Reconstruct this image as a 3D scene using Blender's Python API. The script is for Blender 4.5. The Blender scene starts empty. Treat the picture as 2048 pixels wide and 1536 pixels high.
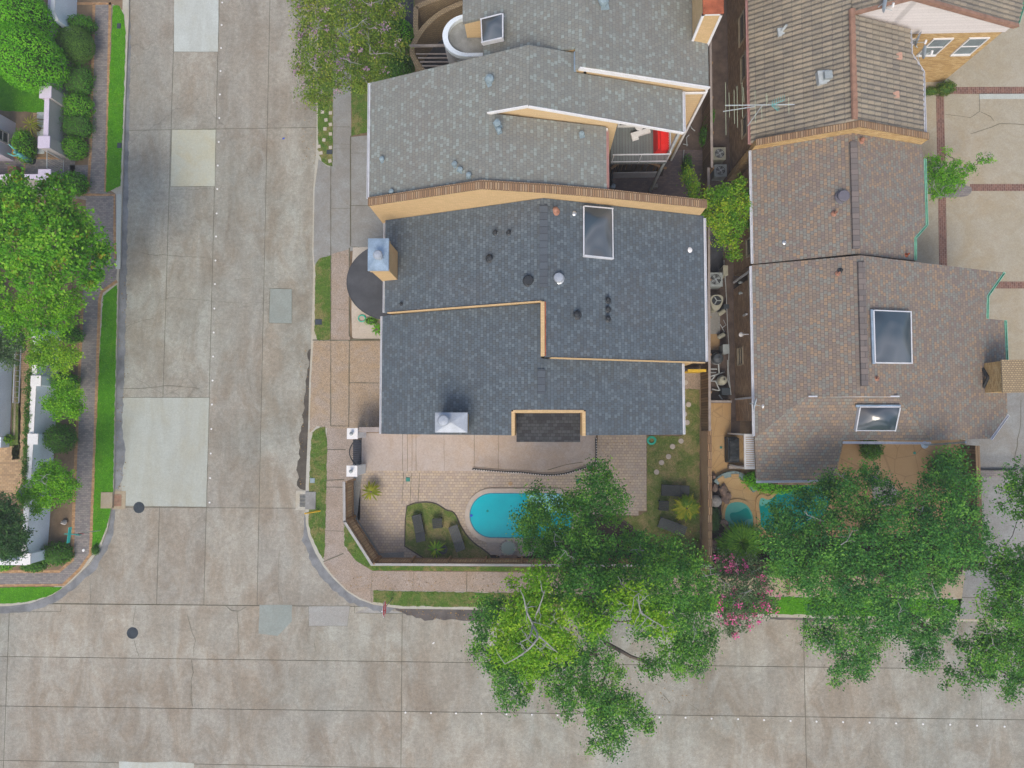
import bpy, math, random
import numpy as np
from mathutils import Matrix, Vector
random.seed(7); RNG = np.random.default_rng(11)
SC = bpy.context.scene; COL = SC.collection

# ---------------------------------------------------------------- camera, world, sun, exposure
H = 37.0; FPX = 1369.0
def _basis(nx, ny):
    n = np.array([(nx-1024)/FPX, -(ny-768)/FPX, -1.0]); n /= np.linalg.norm(n)
    Z = -n; X = np.array([1, 0, 0])-Z[0]*Z; X /= np.linalg.norm(X)
    return np.array([X, np.cross(Z, X), Z])
CM = _basis(1075, 840)
cam_d = bpy.data.cameras.new('camera'); cam = bpy.data.objects.new('camera', cam_d); COL.objects.link(cam)
cam_d.sensor_width = 36; cam_d.lens = 36*FPX/2048; cam_d.clip_end = 1200; cam_d.clip_start = .5
cam.matrix_world = Matrix.Translation((0, 0, H)) @ Matrix(CM.tolist()).to_4x4()
SC.camera = cam
SUN_EL, SUN_AZ = math.radians(52), math.radians(186)       # azimuth clockwise from north
wd = bpy.data.worlds.new('World'); SC.world = wd; wd.use_nodes = True
wn = wd.node_tree; wn.nodes.clear()
sk = wn.nodes.new('ShaderNodeTexSky'); sk.sky_type = 'NISHITA'; sk.sun_disc = False
sk.sun_elevation = SUN_EL; sk.sun_rotation = SUN_AZ; sk.air_density = 1.0; sk.dust_density = 3.5; sk.ozone_density = 1.0
bg = wn.nodes.new('ShaderNodeBackground'); bg.inputs[1].default_value = 0.15
wo = wn.nodes.new('ShaderNodeOutputWorld')
wn.links.new(sk.outputs[0], bg.inputs[0]); wn.links.new(bg.outputs[0], wo.inputs[0])
sd = bpy.data.lights.new('sun', 'SUN'); sd.energy = 1.2; sd.angle = math.radians(24); sd.color = (1.0, .90, .74)
sun = bpy.data.objects.new('sun', sd); COL.objects.link(sun)
sv = Vector((math.sin(SUN_AZ)*math.cos(SUN_EL), math.cos(SUN_AZ)*math.cos(SUN_EL), math.sin(SUN_EL)))
sun.rotation_euler = sv.to_track_quat('Z', 'Y').to_euler(); sun.location = (0, -60, 60)
SC.view_settings.view_transform = 'Standard'; SC.view_settings.look = 'None'
SC.view_settings.exposure = 0.44; SC.view_settings.gamma = 1

# survey: where a direction of sight meets height z, or a sloping plane (a, bx, by)
def W(px, py, z=0.0):
    r = CM@np.array([(px-1024)/FPX, (768-py)/FPX, -1.0]); t = (z-H)/r[2]
    return (float(r[0]*t), float(r[1]*t), float(z))
def WS(pts, z=0.0): return [W(p[0], p[1], z) for p in pts]

# ---------------------------------------------------------------- materials
def nodes(name):
    m = bpy.data.materials.new(name); m.use_nodes = True; nt = m.node_tree; nt.nodes.clear()
    out = nt.nodes.new('ShaderNodeOutputMaterial'); b = nt.nodes.new('ShaderNodeBsdfPrincipled')
    nt.links.new(b.outputs[0], out.inputs[0])
    return m, nt, b, out
def N(nt, t, **kw):
    n = nt.nodes.new(t)
    for k, v in kw.items():
        if hasattr(n, k): setattr(n, k, v)
        else: n.inputs[k.replace('_', ' ')].default_value = v
    return n
def pos(nt): return N(nt, 'ShaderNodeNewGeometry').outputs['Position']
def mapv(nt, v, sc=(1, 1, 1), rot=(0, 0, 0)):
    m = N(nt, 'ShaderNodeMapping'); m.inputs['Scale'].default_value = sc; m.inputs['Rotation'].default_value = rot
    nt.links.new(v, m.inputs[0]); return m.outputs[0]
def noise(nt, v, scale, detail=4, rough=.6, dist=0):
    n = N(nt, 'ShaderNodeTexNoise'); n.inputs['Scale'].default_value = scale; n.inputs['Detail'].default_value = detail
    n.inputs['Roughness'].default_value = rough; n.inputs['Distortion'].default_value = dist
    nt.links.new(v, n.inputs['Vector']); return n.outputs[0]
def ramp(nt, v, stops, interp='LINEAR'):
    r = N(nt, 'ShaderNodeValToRGB'); cr = r.color_ramp; cr.interpolation = interp
    while len(cr.elements) < len(stops): cr.elements.new(.5)
    for e, (p, c) in zip(cr.elements, stops):
        e.position = p; e.color = (c, c, c, 1) if isinstance(c, (int, float)) else (*c, 1)
    nt.links.new(v, r.inputs[0]); return r.outputs[0]
def mix(nt, f, a, b, bt='MIX'):
    m = N(nt, 'ShaderNodeMix', data_type='RGBA', blend_type=bt)
    for s, x in ((m.inputs[0], f), (m.inputs[6], a), (m.inputs[7], b)):
        if hasattr(x, 'links') or hasattr(x, 'is_linked'): nt.links.new(x, s)
        elif isinstance(x, (int, float)): s.default_value = x
        else: s.default_value = (*x, 1)
    return m.outputs[2]
def math_(nt, op, a, b=0.0, c=None):
    m = N(nt, 'ShaderNodeMath', operation=op)
    for i, x in enumerate((a, b) if c is None else (a, b, c)):
        if isinstance(x, (int, float)): m.inputs[i].default_value = x
        else: nt.links.new(x, m.inputs[i])
    return m.outputs[0]
def bump(nt, b, hgt, dist=.02, st=.6):
    n = N(nt, 'ShaderNodeBump'); n.inputs['Strength'].default_value = st; n.inputs['Distance'].default_value = dist
    nt.links.new(hgt, n.inputs['Height']); nt.links.new(n.outputs[0], b.inputs['Normal'])
def mul(c, k): return tuple(min(1, x*k) for x in c)
SPEC = 'Specular IOR Level'

def m_plain(name, c, rough=.7, var=.18, scale=2.5, metal=0, fine=30, bmp=.004, c2=None, spec=.3):
    m, nt, b, o = nodes(name); p = pos(nt)
    f = ramp(nt, noise(nt, p, scale, 5), [(.3, 0), (.7, 1)])
    col = mix(nt, f, mul(c, 1-var), c2 or mul(c, 1+var))
    g = ramp(nt, noise(nt, p, fine, 3), [(.25, .82), (.75, 1.14)])
    col = mix(nt, 1.0, col, g, 'MULTIPLY'); nt.links.new(col, b.inputs['Base Color'])
    b.inputs['Roughness'].default_value = rough; b.inputs['Metallic'].default_value = metal; b.inputs[SPEC].default_value = spec
    if bmp: bump(nt, b, noise(nt, p, fine, 3), bmp)
    return m

def m_concrete(name, base, warm, pale, tone=False, streak=(1, 1, 1), grain=.3, contrast=1.0):
    m, nt, b, o = nodes(name); p = pos(nt); q = mapv(nt, p, streak)
    big = ramp(nt, noise(nt, p, .16, 5, .65, .6), [(.42, 0), (.58, 1)])
    med = ramp(nt, noise(nt, q, .8, 6, .7, .8), [(.42, 0), (.62, 1)])
    blot = ramp(nt, noise(nt, p, 2.2, 6, .75, .4), [(.42, 0), (.62, 1)])
    col = mix(nt, math_(nt, 'MULTIPLY', big, .75*contrast), base, warm)
    col = mix(nt, math_(nt, 'MULTIPLY', med, .65*contrast), col, pale)
    col = mix(nt, math_(nt, 'MULTIPLY', blot, .2*contrast), col, mul(base, .78))
    fleck = ramp(nt, noise(nt, p, 34, 2, .8), [(.3, 1-grain), (.7, 1+grain)])
    fleck2 = ramp(nt, noise(nt, p, 9, 4, .8), [(.3, .9), (.7, 1.1)])
    col = mix(nt, 1.0, col, fleck, 'MULTIPLY'); col = mix(nt, 1.0, col, fleck2, 'MULTIPLY')
    st = N(nt, 'ShaderNodeTexVoronoi'); st.feature = 'DISTANCE_TO_EDGE'; st.inputs['Scale'].default_value = .16
    pj = N(nt, 'ShaderNodeVectorMath', operation='ADD'); nz = N(nt, 'ShaderNodeTexNoise'); nz.inputs['Scale'].default_value = .7
    nt.links.new(p, nz.inputs['Vector']); nt.links.new(p, pj.inputs[0]); nt.links.new(nz.outputs['Color'], pj.inputs[1])
    nt.links.new(pj.outputs[0], st.inputs['Vector'])
    crack = ramp(nt, st.outputs['Distance'], [(.0, 1), (.003, .0)])
    gate = ramp(nt, noise(nt, p, .11, 2), [(.52, 0), (.56, 1)])
    col = mix(nt, math_(nt, 'MULTIPLY', math_(nt, 'MULTIPLY', crack, gate), .4 if tone else 0.0), col, mul(base, .45))
    if tone:
        bl2 = ramp(nt, noise(nt, p, .07, 4, .6, .5), [(.44, 0), (.6, 1)]); col = mix(nt, math_(nt, 'MULTIPLY', bl2, .55), col, mix(nt, 1.0, col, (.86, .97, 1.02), 'MULTIPLY'))
        bs = ramp(nt, noise(nt, p, .33, 5, .7, 1.2), [(.38, .90), (.62, 1.05)]); col = mix(nt, 1.0, col, bs, 'MULTIPLY'); wt = ramp(nt, noise(nt, mapv(nt, p, (.9, .12, 1)), 1.0, 3, .6), [(.42, .93), (.6, 1.04)]); col = mix(nt, 1.0, col, wt, 'MULTIPLY')
        sp = ramp(nt, noise(nt, p, 5, 6, .85), [(.40, .84), (.62, 1.12)]); col = mix(nt, 1.0, col, sp, 'MULTIPLY')
        a = N(nt, 'ShaderNodeAttribute', attribute_name='tone')
        tn = ramp(nt, a.outputs['Fac'], [(0, (.84, .84, .86)), (.5, (1, 1, 1)), (1, (1.14, 1.15, 1.14))])
        col = mix(nt, 1.0, col, tn, 'MULTIPLY')
    nt.links.new(col, b.inputs['Base Color']); b.inputs['Roughness'].default_value = .88; b.inputs[SPEC].default_value = .25
    bump(nt, b, noise(nt, p, 34, 3), .006)
    return m

def m_grass(name, deep, fresh, dry, dryness=.5, edge=.5):
    m, nt, b, o = nodes(name); p = pos(nt)
    f = ramp(nt, noise(nt, p, 3.0, 6, .7), [(.33, 0), (.68, 1)])
    d = ramp(nt, noise(nt, p, 1.1, 6, .75, .5), [(.62-.25*dryness, 0), (.78-.25*dryness, 1)])
    col = mix(nt, f, deep, fresh); col = mix(nt, math_(nt, 'MULTIPLY', d, min(1, dryness*1.4)), col, dry)
    g = ramp(nt, noise(nt, p, 40, 3, .8), [(.25, .5), (.75, 1.5)]); g2 = ramp(nt, noise(nt, p, 14, 4, .8), [(.3, .72), (.7, 1.28)])
    col = mix(nt, 1.0, col, g, 'MULTIPLY'); col = mix(nt, 1.0, col, g2, 'MULTIPLY')
    nt.links.new(col, b.inputs['Base Color']); b.inputs['Roughness'].default_value = .9; b.inputs[SPEC].default_value = .1
    bump(nt, b, noise(nt, p, 40, 3, .8), .05, .8)
    return m

def m_tiles(name, pal, along='Y', bw=.24, rh=.135, mort=.010, mcol=(.03, .03, .035), wear=(.2, .17, .15), rough=.92, off=.5, blotch=.35):
    """courses of random-toned tabs; 'along' is the axis the courses run along"""
    m, nt, b, o = nodes(name); p = pos(nt); s = N(nt, 'ShaderNodeSeparateXYZ'); nt.links.new(p, s.inputs[0])
    c = N(nt, 'ShaderNodeCombineXYZ'); a0, a1 = (('Y', 'X') if along == 'Y' else ('X', 'Y'))
    jit = noise(nt, p, 1.3, 2)
    nt.links.new(s.outputs[a0], c.inputs[0]); nt.links.new(s.outputs[a1], c.inputs[1])
    br = N(nt, 'ShaderNodeTexBrick', offset=off, offset_frequency=2)
    nt.links.new(c.outputs[0], br.inputs['Vector'])
    for k, v in (('Color1', (0, 0, 0, 1)), ('Color2', (1, 1, 1, 1)), ('Mortar', (.5, .5, .5, 1)), ('Scale', 1.0), ('Mortar Size', mort), ('Mortar Smooth', .3), ('Bias', 0.0), ('Brick Width', bw), ('Row Height', rh)):
        br.inputs[k].default_value = v
    n = len(pal); col = ramp(nt, br.outputs['Color'], [(i/n, x) for i, x in enumerate(pal)], 'CONSTANT')
    col = mix(nt, math_(nt, 'MULTIPLY', br.outputs['Fac'], .75), col, mcol)
    bl = ramp(nt, noise(nt, p, .5, 5, .7), [(.5, 0), (.75, 1)])
    col = mix(nt, math_(nt, 'MULTIPLY', bl, blotch), col, wear)
    g = ramp(nt, noise(nt, p, 45, 2, .8), [(.25, .78), (.75, 1.22)]); col = mix(nt, 1.0, col, g, 'MULTIPLY')
    nt.links.new(col, b.inputs['Base Color']); b.inputs['Roughness'].default_value = rough; b.inputs[SPEC].default_value = .18
    bump(nt, b, math_(nt, 'SUBTRACT', 1.0, br.outputs['Fac']), .012, .7)
    return m

def m_brick(name, pal, mortc, bw=.22, rh=.075, mort=.008, blotch=(.2, .15, .1), bl=.3):
    m, nt, b, o = nodes(name); g = N(nt, 'ShaderNodeNewGeometry'); p = g.outputs['Position']
    s = N(nt, 'ShaderNodeSeparateXYZ'); nt.links.new(p, s.inputs[0]); s2 = N(nt, 'ShaderNodeSeparateXYZ'); nt.links.new(g.outputs['True Normal'], s2.inputs[0])
    ax = math_(nt, 'ABSOLUTE', s2.outputs[0]); ay = math_(nt, 'ABSOLUTE', s2.outputs[1]); az = math_(nt, 'ABSOLUTE', s2.outputs[2])
    zf = math_(nt, 'GREATER_THAN', az, .6); xf = math_(nt, 'MULTIPLY', math_(nt, 'GREATER_THAN', ax, ay), math_(nt, 'SUBTRACT', 1.0, zf))
    u = math_(nt, 'ADD', math_(nt, 'MULTIPLY', s.outputs[1], xf), math_(nt, 'MULTIPLY', s.outputs[0], math_(nt, 'SUBTRACT', 1.0, xf)))
    v = math_(nt, 'ADD', math_(nt, 'MULTIPLY', s.outputs[2], math_(nt, 'SUBTRACT', 1.0, zf)), math_(nt, 'MULTIPLY', s.outputs[1], zf))
    c = N(nt, 'ShaderNodeCombineXYZ'); nt.links.new(u, c.inputs[0]); nt.links.new(v, c.inputs[1])
    br = N(nt, 'ShaderNodeTexBrick', offset=.5)
    nt.links.new(c.outputs[0], br.inputs['Vector'])
    for k, q in (('Color1', (0, 0, 0, 1)), ('Color2', (1, 1, 1, 1)), ('Mortar', (.5, .5, .5, 1)), ('Scale', 1.0), ('Mortar Size', mort), ('Bias', 0.0), ('Brick Width', bw), ('Row Height', rh)):
        br.inputs[k].default_value = q
    n = len(pal); col = ramp(nt, br.outputs['Color'], [(i/n, x) for i, x in enumerate(pal)], 'CONSTANT')
    col = mix(nt, br.outputs['Fac'], col, mortc)
    f = ramp(nt, noise(nt, p, .9, 5, .7), [(.45, 0), (.8, 1)]); col = mix(nt, math_(nt, 'MULTIPLY', f, bl), col, blotch)
    gg = ramp(nt, noise(nt, p, 25, 2), [(.25, .88), (.75, 1.12)]); col = mix(nt, 1.0, col, gg, 'MULTIPLY')
    nt.links.new(col, b.inputs['Base Color']); b.inputs['Roughness'].default_value = .9; b.inputs[SPEC].default_value = .2
    bump(nt, b, math_(nt, 'SUBTRACT', 1.0, br.outputs['Fac']), .008, .6)
    return m

def m_leaf(name, dark, mid, light, rough=.6, trans=.35, spec=.25):
    m, nt, b, o = nodes(name)
    a = N(nt, 'ShaderNodeAttribute', attribute_name='tone')
    col = ramp(nt, a.outputs['Fac'], [(0, dark), (.5, mid), (1, light)])
    nt.links.new(col, b.inputs['Base Color']); b.inputs['Roughness'].default_value = rough; b.inputs[SPEC].default_value = spec
    tr = N(nt, 'ShaderNodeBsdfTranslucent'); nt.links.new(mix(nt, 1.0, col, (1.0, 1.15, .6), 'MULTIPLY'), tr.inputs[0])
    ms = N(nt, 'ShaderNodeMixShader'); ms.inputs[0].default_value = trans
    nt.links.new(b.outputs[0], ms.inputs[1]); nt.links.new(tr.outputs[0], ms.inputs[2]); nt.links.new(ms.outputs[0], o.inputs[0])
    return m

def m_water(name, deep, pale, scale=1.5, rough=.06):
    m, nt, b, o = nodes(name); p = pos(nt)
    f = ramp(nt, noise(nt, p, scale, 3), [(.3, 0), (.7, 1)])
    nt.links.new(mix(nt, f, deep, pale), b.inputs['Base Color']); b.inputs['Roughness'].default_value = rough
    b.inputs[SPEC].default_value = .5; b.inputs['IOR'].default_value = 1.33
    bump(nt, b, noise(nt, p, 5, 2), .01, .25)
    return m

def m_stamped(name, base, line, pale, scale=1.6):
    m, nt, b, o = nodes(name); p = pos(nt)
    v = N(nt, 'ShaderNodeTexVoronoi'); v.feature = 'DISTANCE_TO_EDGE'; v.inputs['Scale'].default_value = scale
    nt.links.new(p, v.inputs['Vector'])
    e = ramp(nt, v.outputs['Distance'], [(.0, 1), (.03, 0)])
    f = ramp(nt, noise(nt, p, .9, 5), [(.35, 0), (.7, 1)])
    col = mix(nt, f, base, pale); col = mix(nt, math_(nt, 'MULTIPLY', e, .5), col, line)
    g = ramp(nt, noise(nt, p, 30, 3), [(.25, .85), (.75, 1.15)]); col = mix(nt, 1.0, col, g, 'MULTIPLY')
    nt.links.new(col, b.inputs['Base Color']); b.inputs['Roughness'].default_value = .75
    bump(nt, b, noise(nt, p, 12, 3), .01)
    return m

M = {}
M['road'] = m_concrete('road_concrete', (.325, .30, .248), (.272, .226, .17), (.405, .40, .352), tone=True, streak=(1, .45, 1))
M['patch_pale'] = m_concrete('patch_concrete', (.43, .46, .43), (.42, .42, .34), (.50, .55, .53), streak=(1, .2, 1), grain=.14, contrast=1.0)
M['patch_cream'] = m_concrete('cream_concrete', (.44, .44, .34), (.44, .41, .29), (.44, .48, .43), grain=.14, contrast=1.0)
M['patch_grey'] = m_concrete('grey_patch', (.25, .29, .27), (.25, .265, .235), (.29, .33, .31), grain=.15, contrast=1.0)
M['joint'] = m_plain('joint_dirt', (.12, .115, .08), .95, .3, 1.5)
M['gutter_dirt'] = m_plain('gutter_dirt', (.085, .075, .062), .9, .35, 1.8)
M['gutter_blue'] = m_plain('gutter_stain', (.195, .205, .215), .9, .35, 1.2)
M['kerb'] = m_concrete('kerb_concrete', (.40, .39, .33), (.42, .37, .28), (.46, .46, .42), grain=.15)
M['walk_grey'] = m_concrete('grey_walk', (.235, .235, .225), (.25, .235, .205), (.30, .32, .32), grain=.2)
M['walk_tan'] = m_concrete('aggregate_walk', (0.317, 0.251, 0.182), (0.350, 0.262, 0.170), (0.328, 0.284, 0.246), grain=.6)
M['walk_cream'] = m_concrete('cream_walk', (.36, .30, .21), (.36, .29, .19), (.40, .36, .28), grain=.2)
M['pad_pale'] = m_concrete('pale_pad', (.45, .41, .35), (.44, .38, .31), (.50, .47, .43), grain=.15)
M['drive_pink'] = m_concrete('pinkish_slab', (0.400, 0.343, 0.300), (0.409, 0.333, 0.270), (0.456, 0.421, 0.410), grain=.15)
M['drive_east'] = m_concrete('east_court', (.35, .315, .235), (.36, .30, .205), (.40, .375, .31), grain=.15)
M['soil'] = m_plain('soil', (0.184, 0.132, 0.083), .95, .35, 1.2, fine=20, bmp=.02)
M['mulch'] = m_plain('mulch', (.035, .026, .022), .95, .4, 3, fine=25, bmp=.03)
M['ground'] = m_grass('ground_cover', (.06, .09, .03), (.09, .13, .04), (.16, .13, .08), .6)
M['grass'] = m_grass('verge_grass', (.065, .14, .022), (.115, .20, .035), (.25, .215, .09), .65)
M['grass_lush'] = m_grass('lush_grass', (.055, .22, .006), (.10, .32, .010), (.17, .30, .03), .3)
M['grass_dry'] = m_grass('dry_grass', (.09, .155, .03), (.165, .215, .055), (.31, .26, .12), .7)
M['paver_grey'] = m_tiles('grey_paver', [(0.195, 0.182, 0.183), (0.247, 0.234, 0.220), (0.221, 0.208, 0.207), (0.273, 0.247, 0.232)], 'X', .2, .1, .007, (0.117, 0.111, 0.104), (0.195, 0.169, 0.159), .85)
M['paver_orange'] = m_tiles('orange_paver', [(.36, .21, .10), (.42, .26, .13), (.33, .20, .11), (.45, .28, .15)], 'X', .2, .1, .006, (.22, .16, .10), (.3, .2, .14), .85)
M['paver_tan'] = m_tiles('tan_paver', [(0.391, 0.270, 0.161), (0.460, 0.322, 0.190), (0.333, 0.230, 0.138), (0.425, 0.287, 0.161)], 'X', .22, .11, .009, (0.172, 0.132, 0.081), (0.253, 0.196, 0.115), .85)
M['paver_yard'] = m_tiles('yard_paver', [(0.426, 0.355, 0.287), (0.471, 0.392, 0.306), (0.391, 0.324, 0.268), (0.449, 0.367, 0.274)], 'X', .19, .15, .011, (0.230, 0.202, 0.185), (0.357, 0.331, 0.318), .85, blotch=.75)
M['paver_red'] = m_tiles('red_brick_band', [(0.180, 0.094, 0.075), (0.225, 0.121, 0.092), (0.153, 0.083, 0.069)], 'Y', .22, .11, .012, (.33, .25, .2), (.17, .1, .08), .85)
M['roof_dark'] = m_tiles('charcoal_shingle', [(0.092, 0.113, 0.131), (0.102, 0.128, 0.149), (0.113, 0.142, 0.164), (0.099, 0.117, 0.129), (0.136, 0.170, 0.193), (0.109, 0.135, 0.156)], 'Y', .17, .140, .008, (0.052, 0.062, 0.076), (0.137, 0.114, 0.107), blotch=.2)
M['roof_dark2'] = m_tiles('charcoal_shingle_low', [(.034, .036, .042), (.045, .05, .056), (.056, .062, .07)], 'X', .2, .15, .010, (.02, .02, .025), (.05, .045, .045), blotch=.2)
M['roof_grey'] = m_tiles('grey_shingle', [(0.210, 0.217, 0.198), (0.222, 0.231, 0.210), (0.239, 0.256, 0.235), (0.215, 0.216, 0.191), (0.271, 0.307, 0.285), (0.233, 0.238, 0.213), (0.205, 0.214, 0.198)], 'Y', .17, .140, .008, (0.144, 0.158, 0.156), (0.196, 0.168, 0.153), blotch=.3)
_bp = [(.225, .182, .148), (.25, .20, .155), (.215, .21, .188), (.24, .235, .205), (.31, .225, .155), (.215, .175, .155), (.26, .21, .17)]
M['roof_brown'] = m_tiles('brown_shingle', _bp, 'Y', .17, .138, .008, (0.096, 0.085, 0.080), (0.192, 0.160, 0.140), blotch=.25)
M['roof_brown_s'] = m_tiles('brown_shingle_south', _bp, 'X', .17, .138, .008, (0.096, 0.085, 0.080), (0.211, 0.175, 0.150), blotch=.25)
M['roof_flat'] = m_plain('flat_roof_felt', (.07, .075, .085), .9, .2, 1.5)
M['roof_felt2'] = m_plain('weathered_felt', (.24, .25, .24), .9, .3, 2)
M['ridge_dark'] = m_tiles('ridge_cap_dark', [(.085, .10, .118), (.094, .112, .132)], 'X', .9, .3, .012, (0.034, 0.039, 0.048), (0.092, 0.092, 0.092))
M['ridge_brown'] = m_tiles('ridge_cap_brown', [(.17, .15, .14), (.20, .17, .155), (.15, .135, .13)], 'X', .9, .25, .012, (.06, .05, .05), (.2, .16, .14))
M['stucco'] = m_brick('tan_painted_brick', [(.60, .42, .22), (.64, .45, .24), (.58, .41, .21)], (.50, .35, .18), .22, .07, .006, (.54, .39, .22), .35)
M['siding'] = m_brick('tan_siding', [(.62, .46, .26), (.64, .475, .27)], (.50, .36, .20), 6, .2, .006, (.48, .33, .17), .3)
M['cop_brick'] = m_brick('coping_brick', [(0.323, 0.200, 0.112), (0.399, 0.270, 0.157), (0.247, 0.155, 0.095), (0.361, 0.260, 0.168)], (.16, .105, .06), .10, .4, .02, (.19, .12, .08), .55)
M['brick_brown'] = m_brick('brown_brick', [(0.325, 0.208, 0.117), (0.403, 0.260, 0.150), (0.260, 0.169, 0.104), (0.468, 0.319, 0.189)], (0.260, 0.202, 0.150), .22, .07, .008, (0.286, 0.215, 0.156), .5)
M['brick_gold'] = m_brick('golden_brick', [(.50, .33, .13), (.56, .38, .17), (.42, .27, .11), (.60, .43, .21)], (.36, .25, .13), .22, .07, .008, (.42, .29, .14), .3)
M['brick_edge'] = m_brick('garden_wall_brick', [(.38, .29, .17), (.44, .34, .20), (.33, .25, .15)], (.22, .17, .11), .12, .09, .02, (.3, .24, .16), .3)
M['white'] = m_plain('white_paint', (.74, .74, .74), .55, .05, 2)
M['white_blue'] = m_plain('pale_white_wall', (0.713, 0.798, 0.874), .7, .05, 1.2)
M['lavender'] = m_plain('lavender_render', (.62, .58, .70), .7, .05, 1.2)
M['greywall'] = m_plain('taupe_render', (.42, .40, .39), .8, .1, 1.2)
M['siding_white'] = m_brick('white_siding', [(.66, .62, .60), (.69, .65, .63)], (.53, .50, .49), 8, .22, .008, (.6, .57, .55), .2)
M['gutter_metal'] = m_plain('gutter_white', (.60, .62, .66), .5, .1, 3)
M['gutter_red'] = m_plain('gutter_copper_paint', (.42, .24, .22), .5, .1, 3)
M['gutter_green'] = m_plain('gutter_verdigris', (.22, .50, .36), .5, .25, 4)
M['metal_cap'] = m_plain('galvanised_sheet', (.30, .40, .50), .42, .25, 2.2, .3, spec=.5)
M['metal_cap2'] = m_plain('galvanised_sheet_pale', (.36, .40, .45), .42, .15, 2.2, .25, spec=.5)
M['metal'] = m_plain('bare_metal', (.55, .58, .6), .35, .12, 6, .7)
M['dark_metal'] = m_plain('dark_metal', (.04, .045, .05), .45, .2, 6, .3)
M['iron'] = m_plain('black_iron', (.025, .03, .035), .5, .2, 6)
M['rust'] = m_plain('rust', (.33, .095, .045), .85, .4, 3)
M['copper'] = m_plain('brown_pipe', (.30, .15, .10), .6, .3, 6)
M['glass'] = m_plain('window_glass', (.05, .065, .07), .08, .15, 1.5, spec=.7, bmp=0)
M['glass_pale'] = m_plain('window_glass_pale', (.16, .21, .23), .1, .2, 1.5, spec=.7, bmp=0)
def m_dome():
    m, nt, b, o = nodes('skylight_dome'); p = pos(nt); n = noise(nt, p, .33, 2, .4, .4)
    nt.links.new(ramp(nt, n, [(.3, (.03, .045, .062)), (.48, (.05, .075, .095)), (.55, (.12, .135, .15)), (.6, (.06, .075, .09)), (.75, (.10, .07, .045))]), b.inputs['Base Color'])  # streaks of reflected sky are painted into the dome colour
    b.inputs['Roughness'].default_value = .08; b.inputs[SPEC].default_value = .8; return m
M['dome'] = m_dome()
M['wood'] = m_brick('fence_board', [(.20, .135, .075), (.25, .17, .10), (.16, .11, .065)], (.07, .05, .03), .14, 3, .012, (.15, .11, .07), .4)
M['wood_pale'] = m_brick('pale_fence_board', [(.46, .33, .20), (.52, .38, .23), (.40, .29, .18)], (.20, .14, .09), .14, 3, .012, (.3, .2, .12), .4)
M['wood_plain'] = m_plain('weathered_timber', (.30, .19, .10), .85, .25, 3)
M['wood_grey'] = m_plain('grey_timber', (.33, .29, .27), .85, .2, 3)
M['wicker'] = m_brick('dark_wicker', [(.075, .088, .09), (.10, .112, .115)], (.018, .02, .02), .06, .06, .01, (.05, .05, .05), .2)
M['slat_dark'] = m_plain('dark_slats', (.085, .095, .10), .6, .25, 8)
M['yellow'] = m_plain('yellow_paint', (.66, .42, .03), .6, .15, 5)
M['red'] = m_plain('red_fabric', (.72, .02, .015), .7, .08, 2)
M['sign_red'] = m_plain('sign_red', (.80, .05, .09), .5, .05, 2, bmp=0)
M['sign_green'] = m_plain('sign_turquoise', (.02, .48, .42), .5, .1, 3, bmp=0)
M['hose'] = m_plain('green_hose', (.03, .42, .30), .5, .1, 6, bmp=0)
M['deck'] = m_tiles('grey_deck', [(.17, .195, .20), (.19, .215, .22)], 'Y', 4, .14, .012, (.09, .10, .10), (.18, .2, .2), .8)
M['ac_beige'] = m_plain('beige_enamel', (.36, .36, .29), .5, .1, 5)
M['ac_grey'] = m_plain('grey_enamel', (.30, .34, .35), .5, .1, 5)
M['pipe'] = m_plain('grey_pipe', (.42, .46, .47), .5, .15, 6)
M['rock'] = m_plain('boulder', (.23, .165, .135), .9, .3, 3, fine=14, bmp=.03)
M['rock_grey'] = m_plain('grey_boulder', (.36, .34, .32), .9, .25, 5, fine=20, bmp=.02)
M['blue_tile'] = m_stamped('blue_grey_bench', (.17, .25, .27), (.10, .15, .17), (.24, .33, .34), 3)
M['stamped'] = m_stamped('stamped_tan', (.44, .28, .12), (.24, .15, .07), (.50, .34, .17), 1.3)
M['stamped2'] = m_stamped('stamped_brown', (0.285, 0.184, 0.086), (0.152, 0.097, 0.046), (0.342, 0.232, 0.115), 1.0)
M['brick_court'] = m_tiles('court_brick', [(.15, .12, .12), (.18, .14, .135), (.13, .11, .115)], 'X', .2, .1, .01, (.09, .08, .08), (.14, .12, .13), .9)
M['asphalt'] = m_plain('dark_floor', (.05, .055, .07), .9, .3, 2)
M['water'] = m_water('pool_water', (.0, .40, .50), (.0, .45, .54))
M['water_pale'] = m_water('shallow_water', (.22, .58, .62), (.30, .62, .66))
M['water_teal'] = m_water('teal_water', (.0, .23, .215), (.0, .29, .26))
M['water_teal_pale'] = m_water('teal_shallow', (.10, .40, .35), (.14, .44, .38))
M['coping'] = m_plain('pool_coping', (.45, .40, .35), .8, .12, 3)
M['terracotta'] = m_plain('terracotta', (.42, .17, .06), .8, .2, 5)
M['statue'] = m_plain('verdigris', (.12, .42, .40), .6, .3, 5)
M['bark'] = m_plain('bark', (.13, .105, .085), .95, .3, 5, fine=14, bmp=.03)
M['twig'] = m_plain('bare_twig', (.30, .30, .28), .95, .2, 5)
M['leaf_oak'] = m_leaf('oak_leaf', (.032, .135, .026), (.080, .265, .036), (.22, .46, .05))
M['leaf_oak2'] = m_leaf('oak_leaf_cool', (.030, .135, .036), (.072, .255, .046), (.19, .43, .06))
M['leaf_lime'] = m_leaf('lime_leaf', (.085, .25, .008), (.19, .42, .014), (.37, .56, .03))
M['leaf_bright'] = m_leaf('bright_leaf', (.05, .20, .010), (.125, .39, .014), (.29, .55, .04))
M['leaf_deep'] = m_leaf('deep_leaf', (.035, .16, .010), (.075, .27, .014), (.16, .40, .025))
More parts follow.
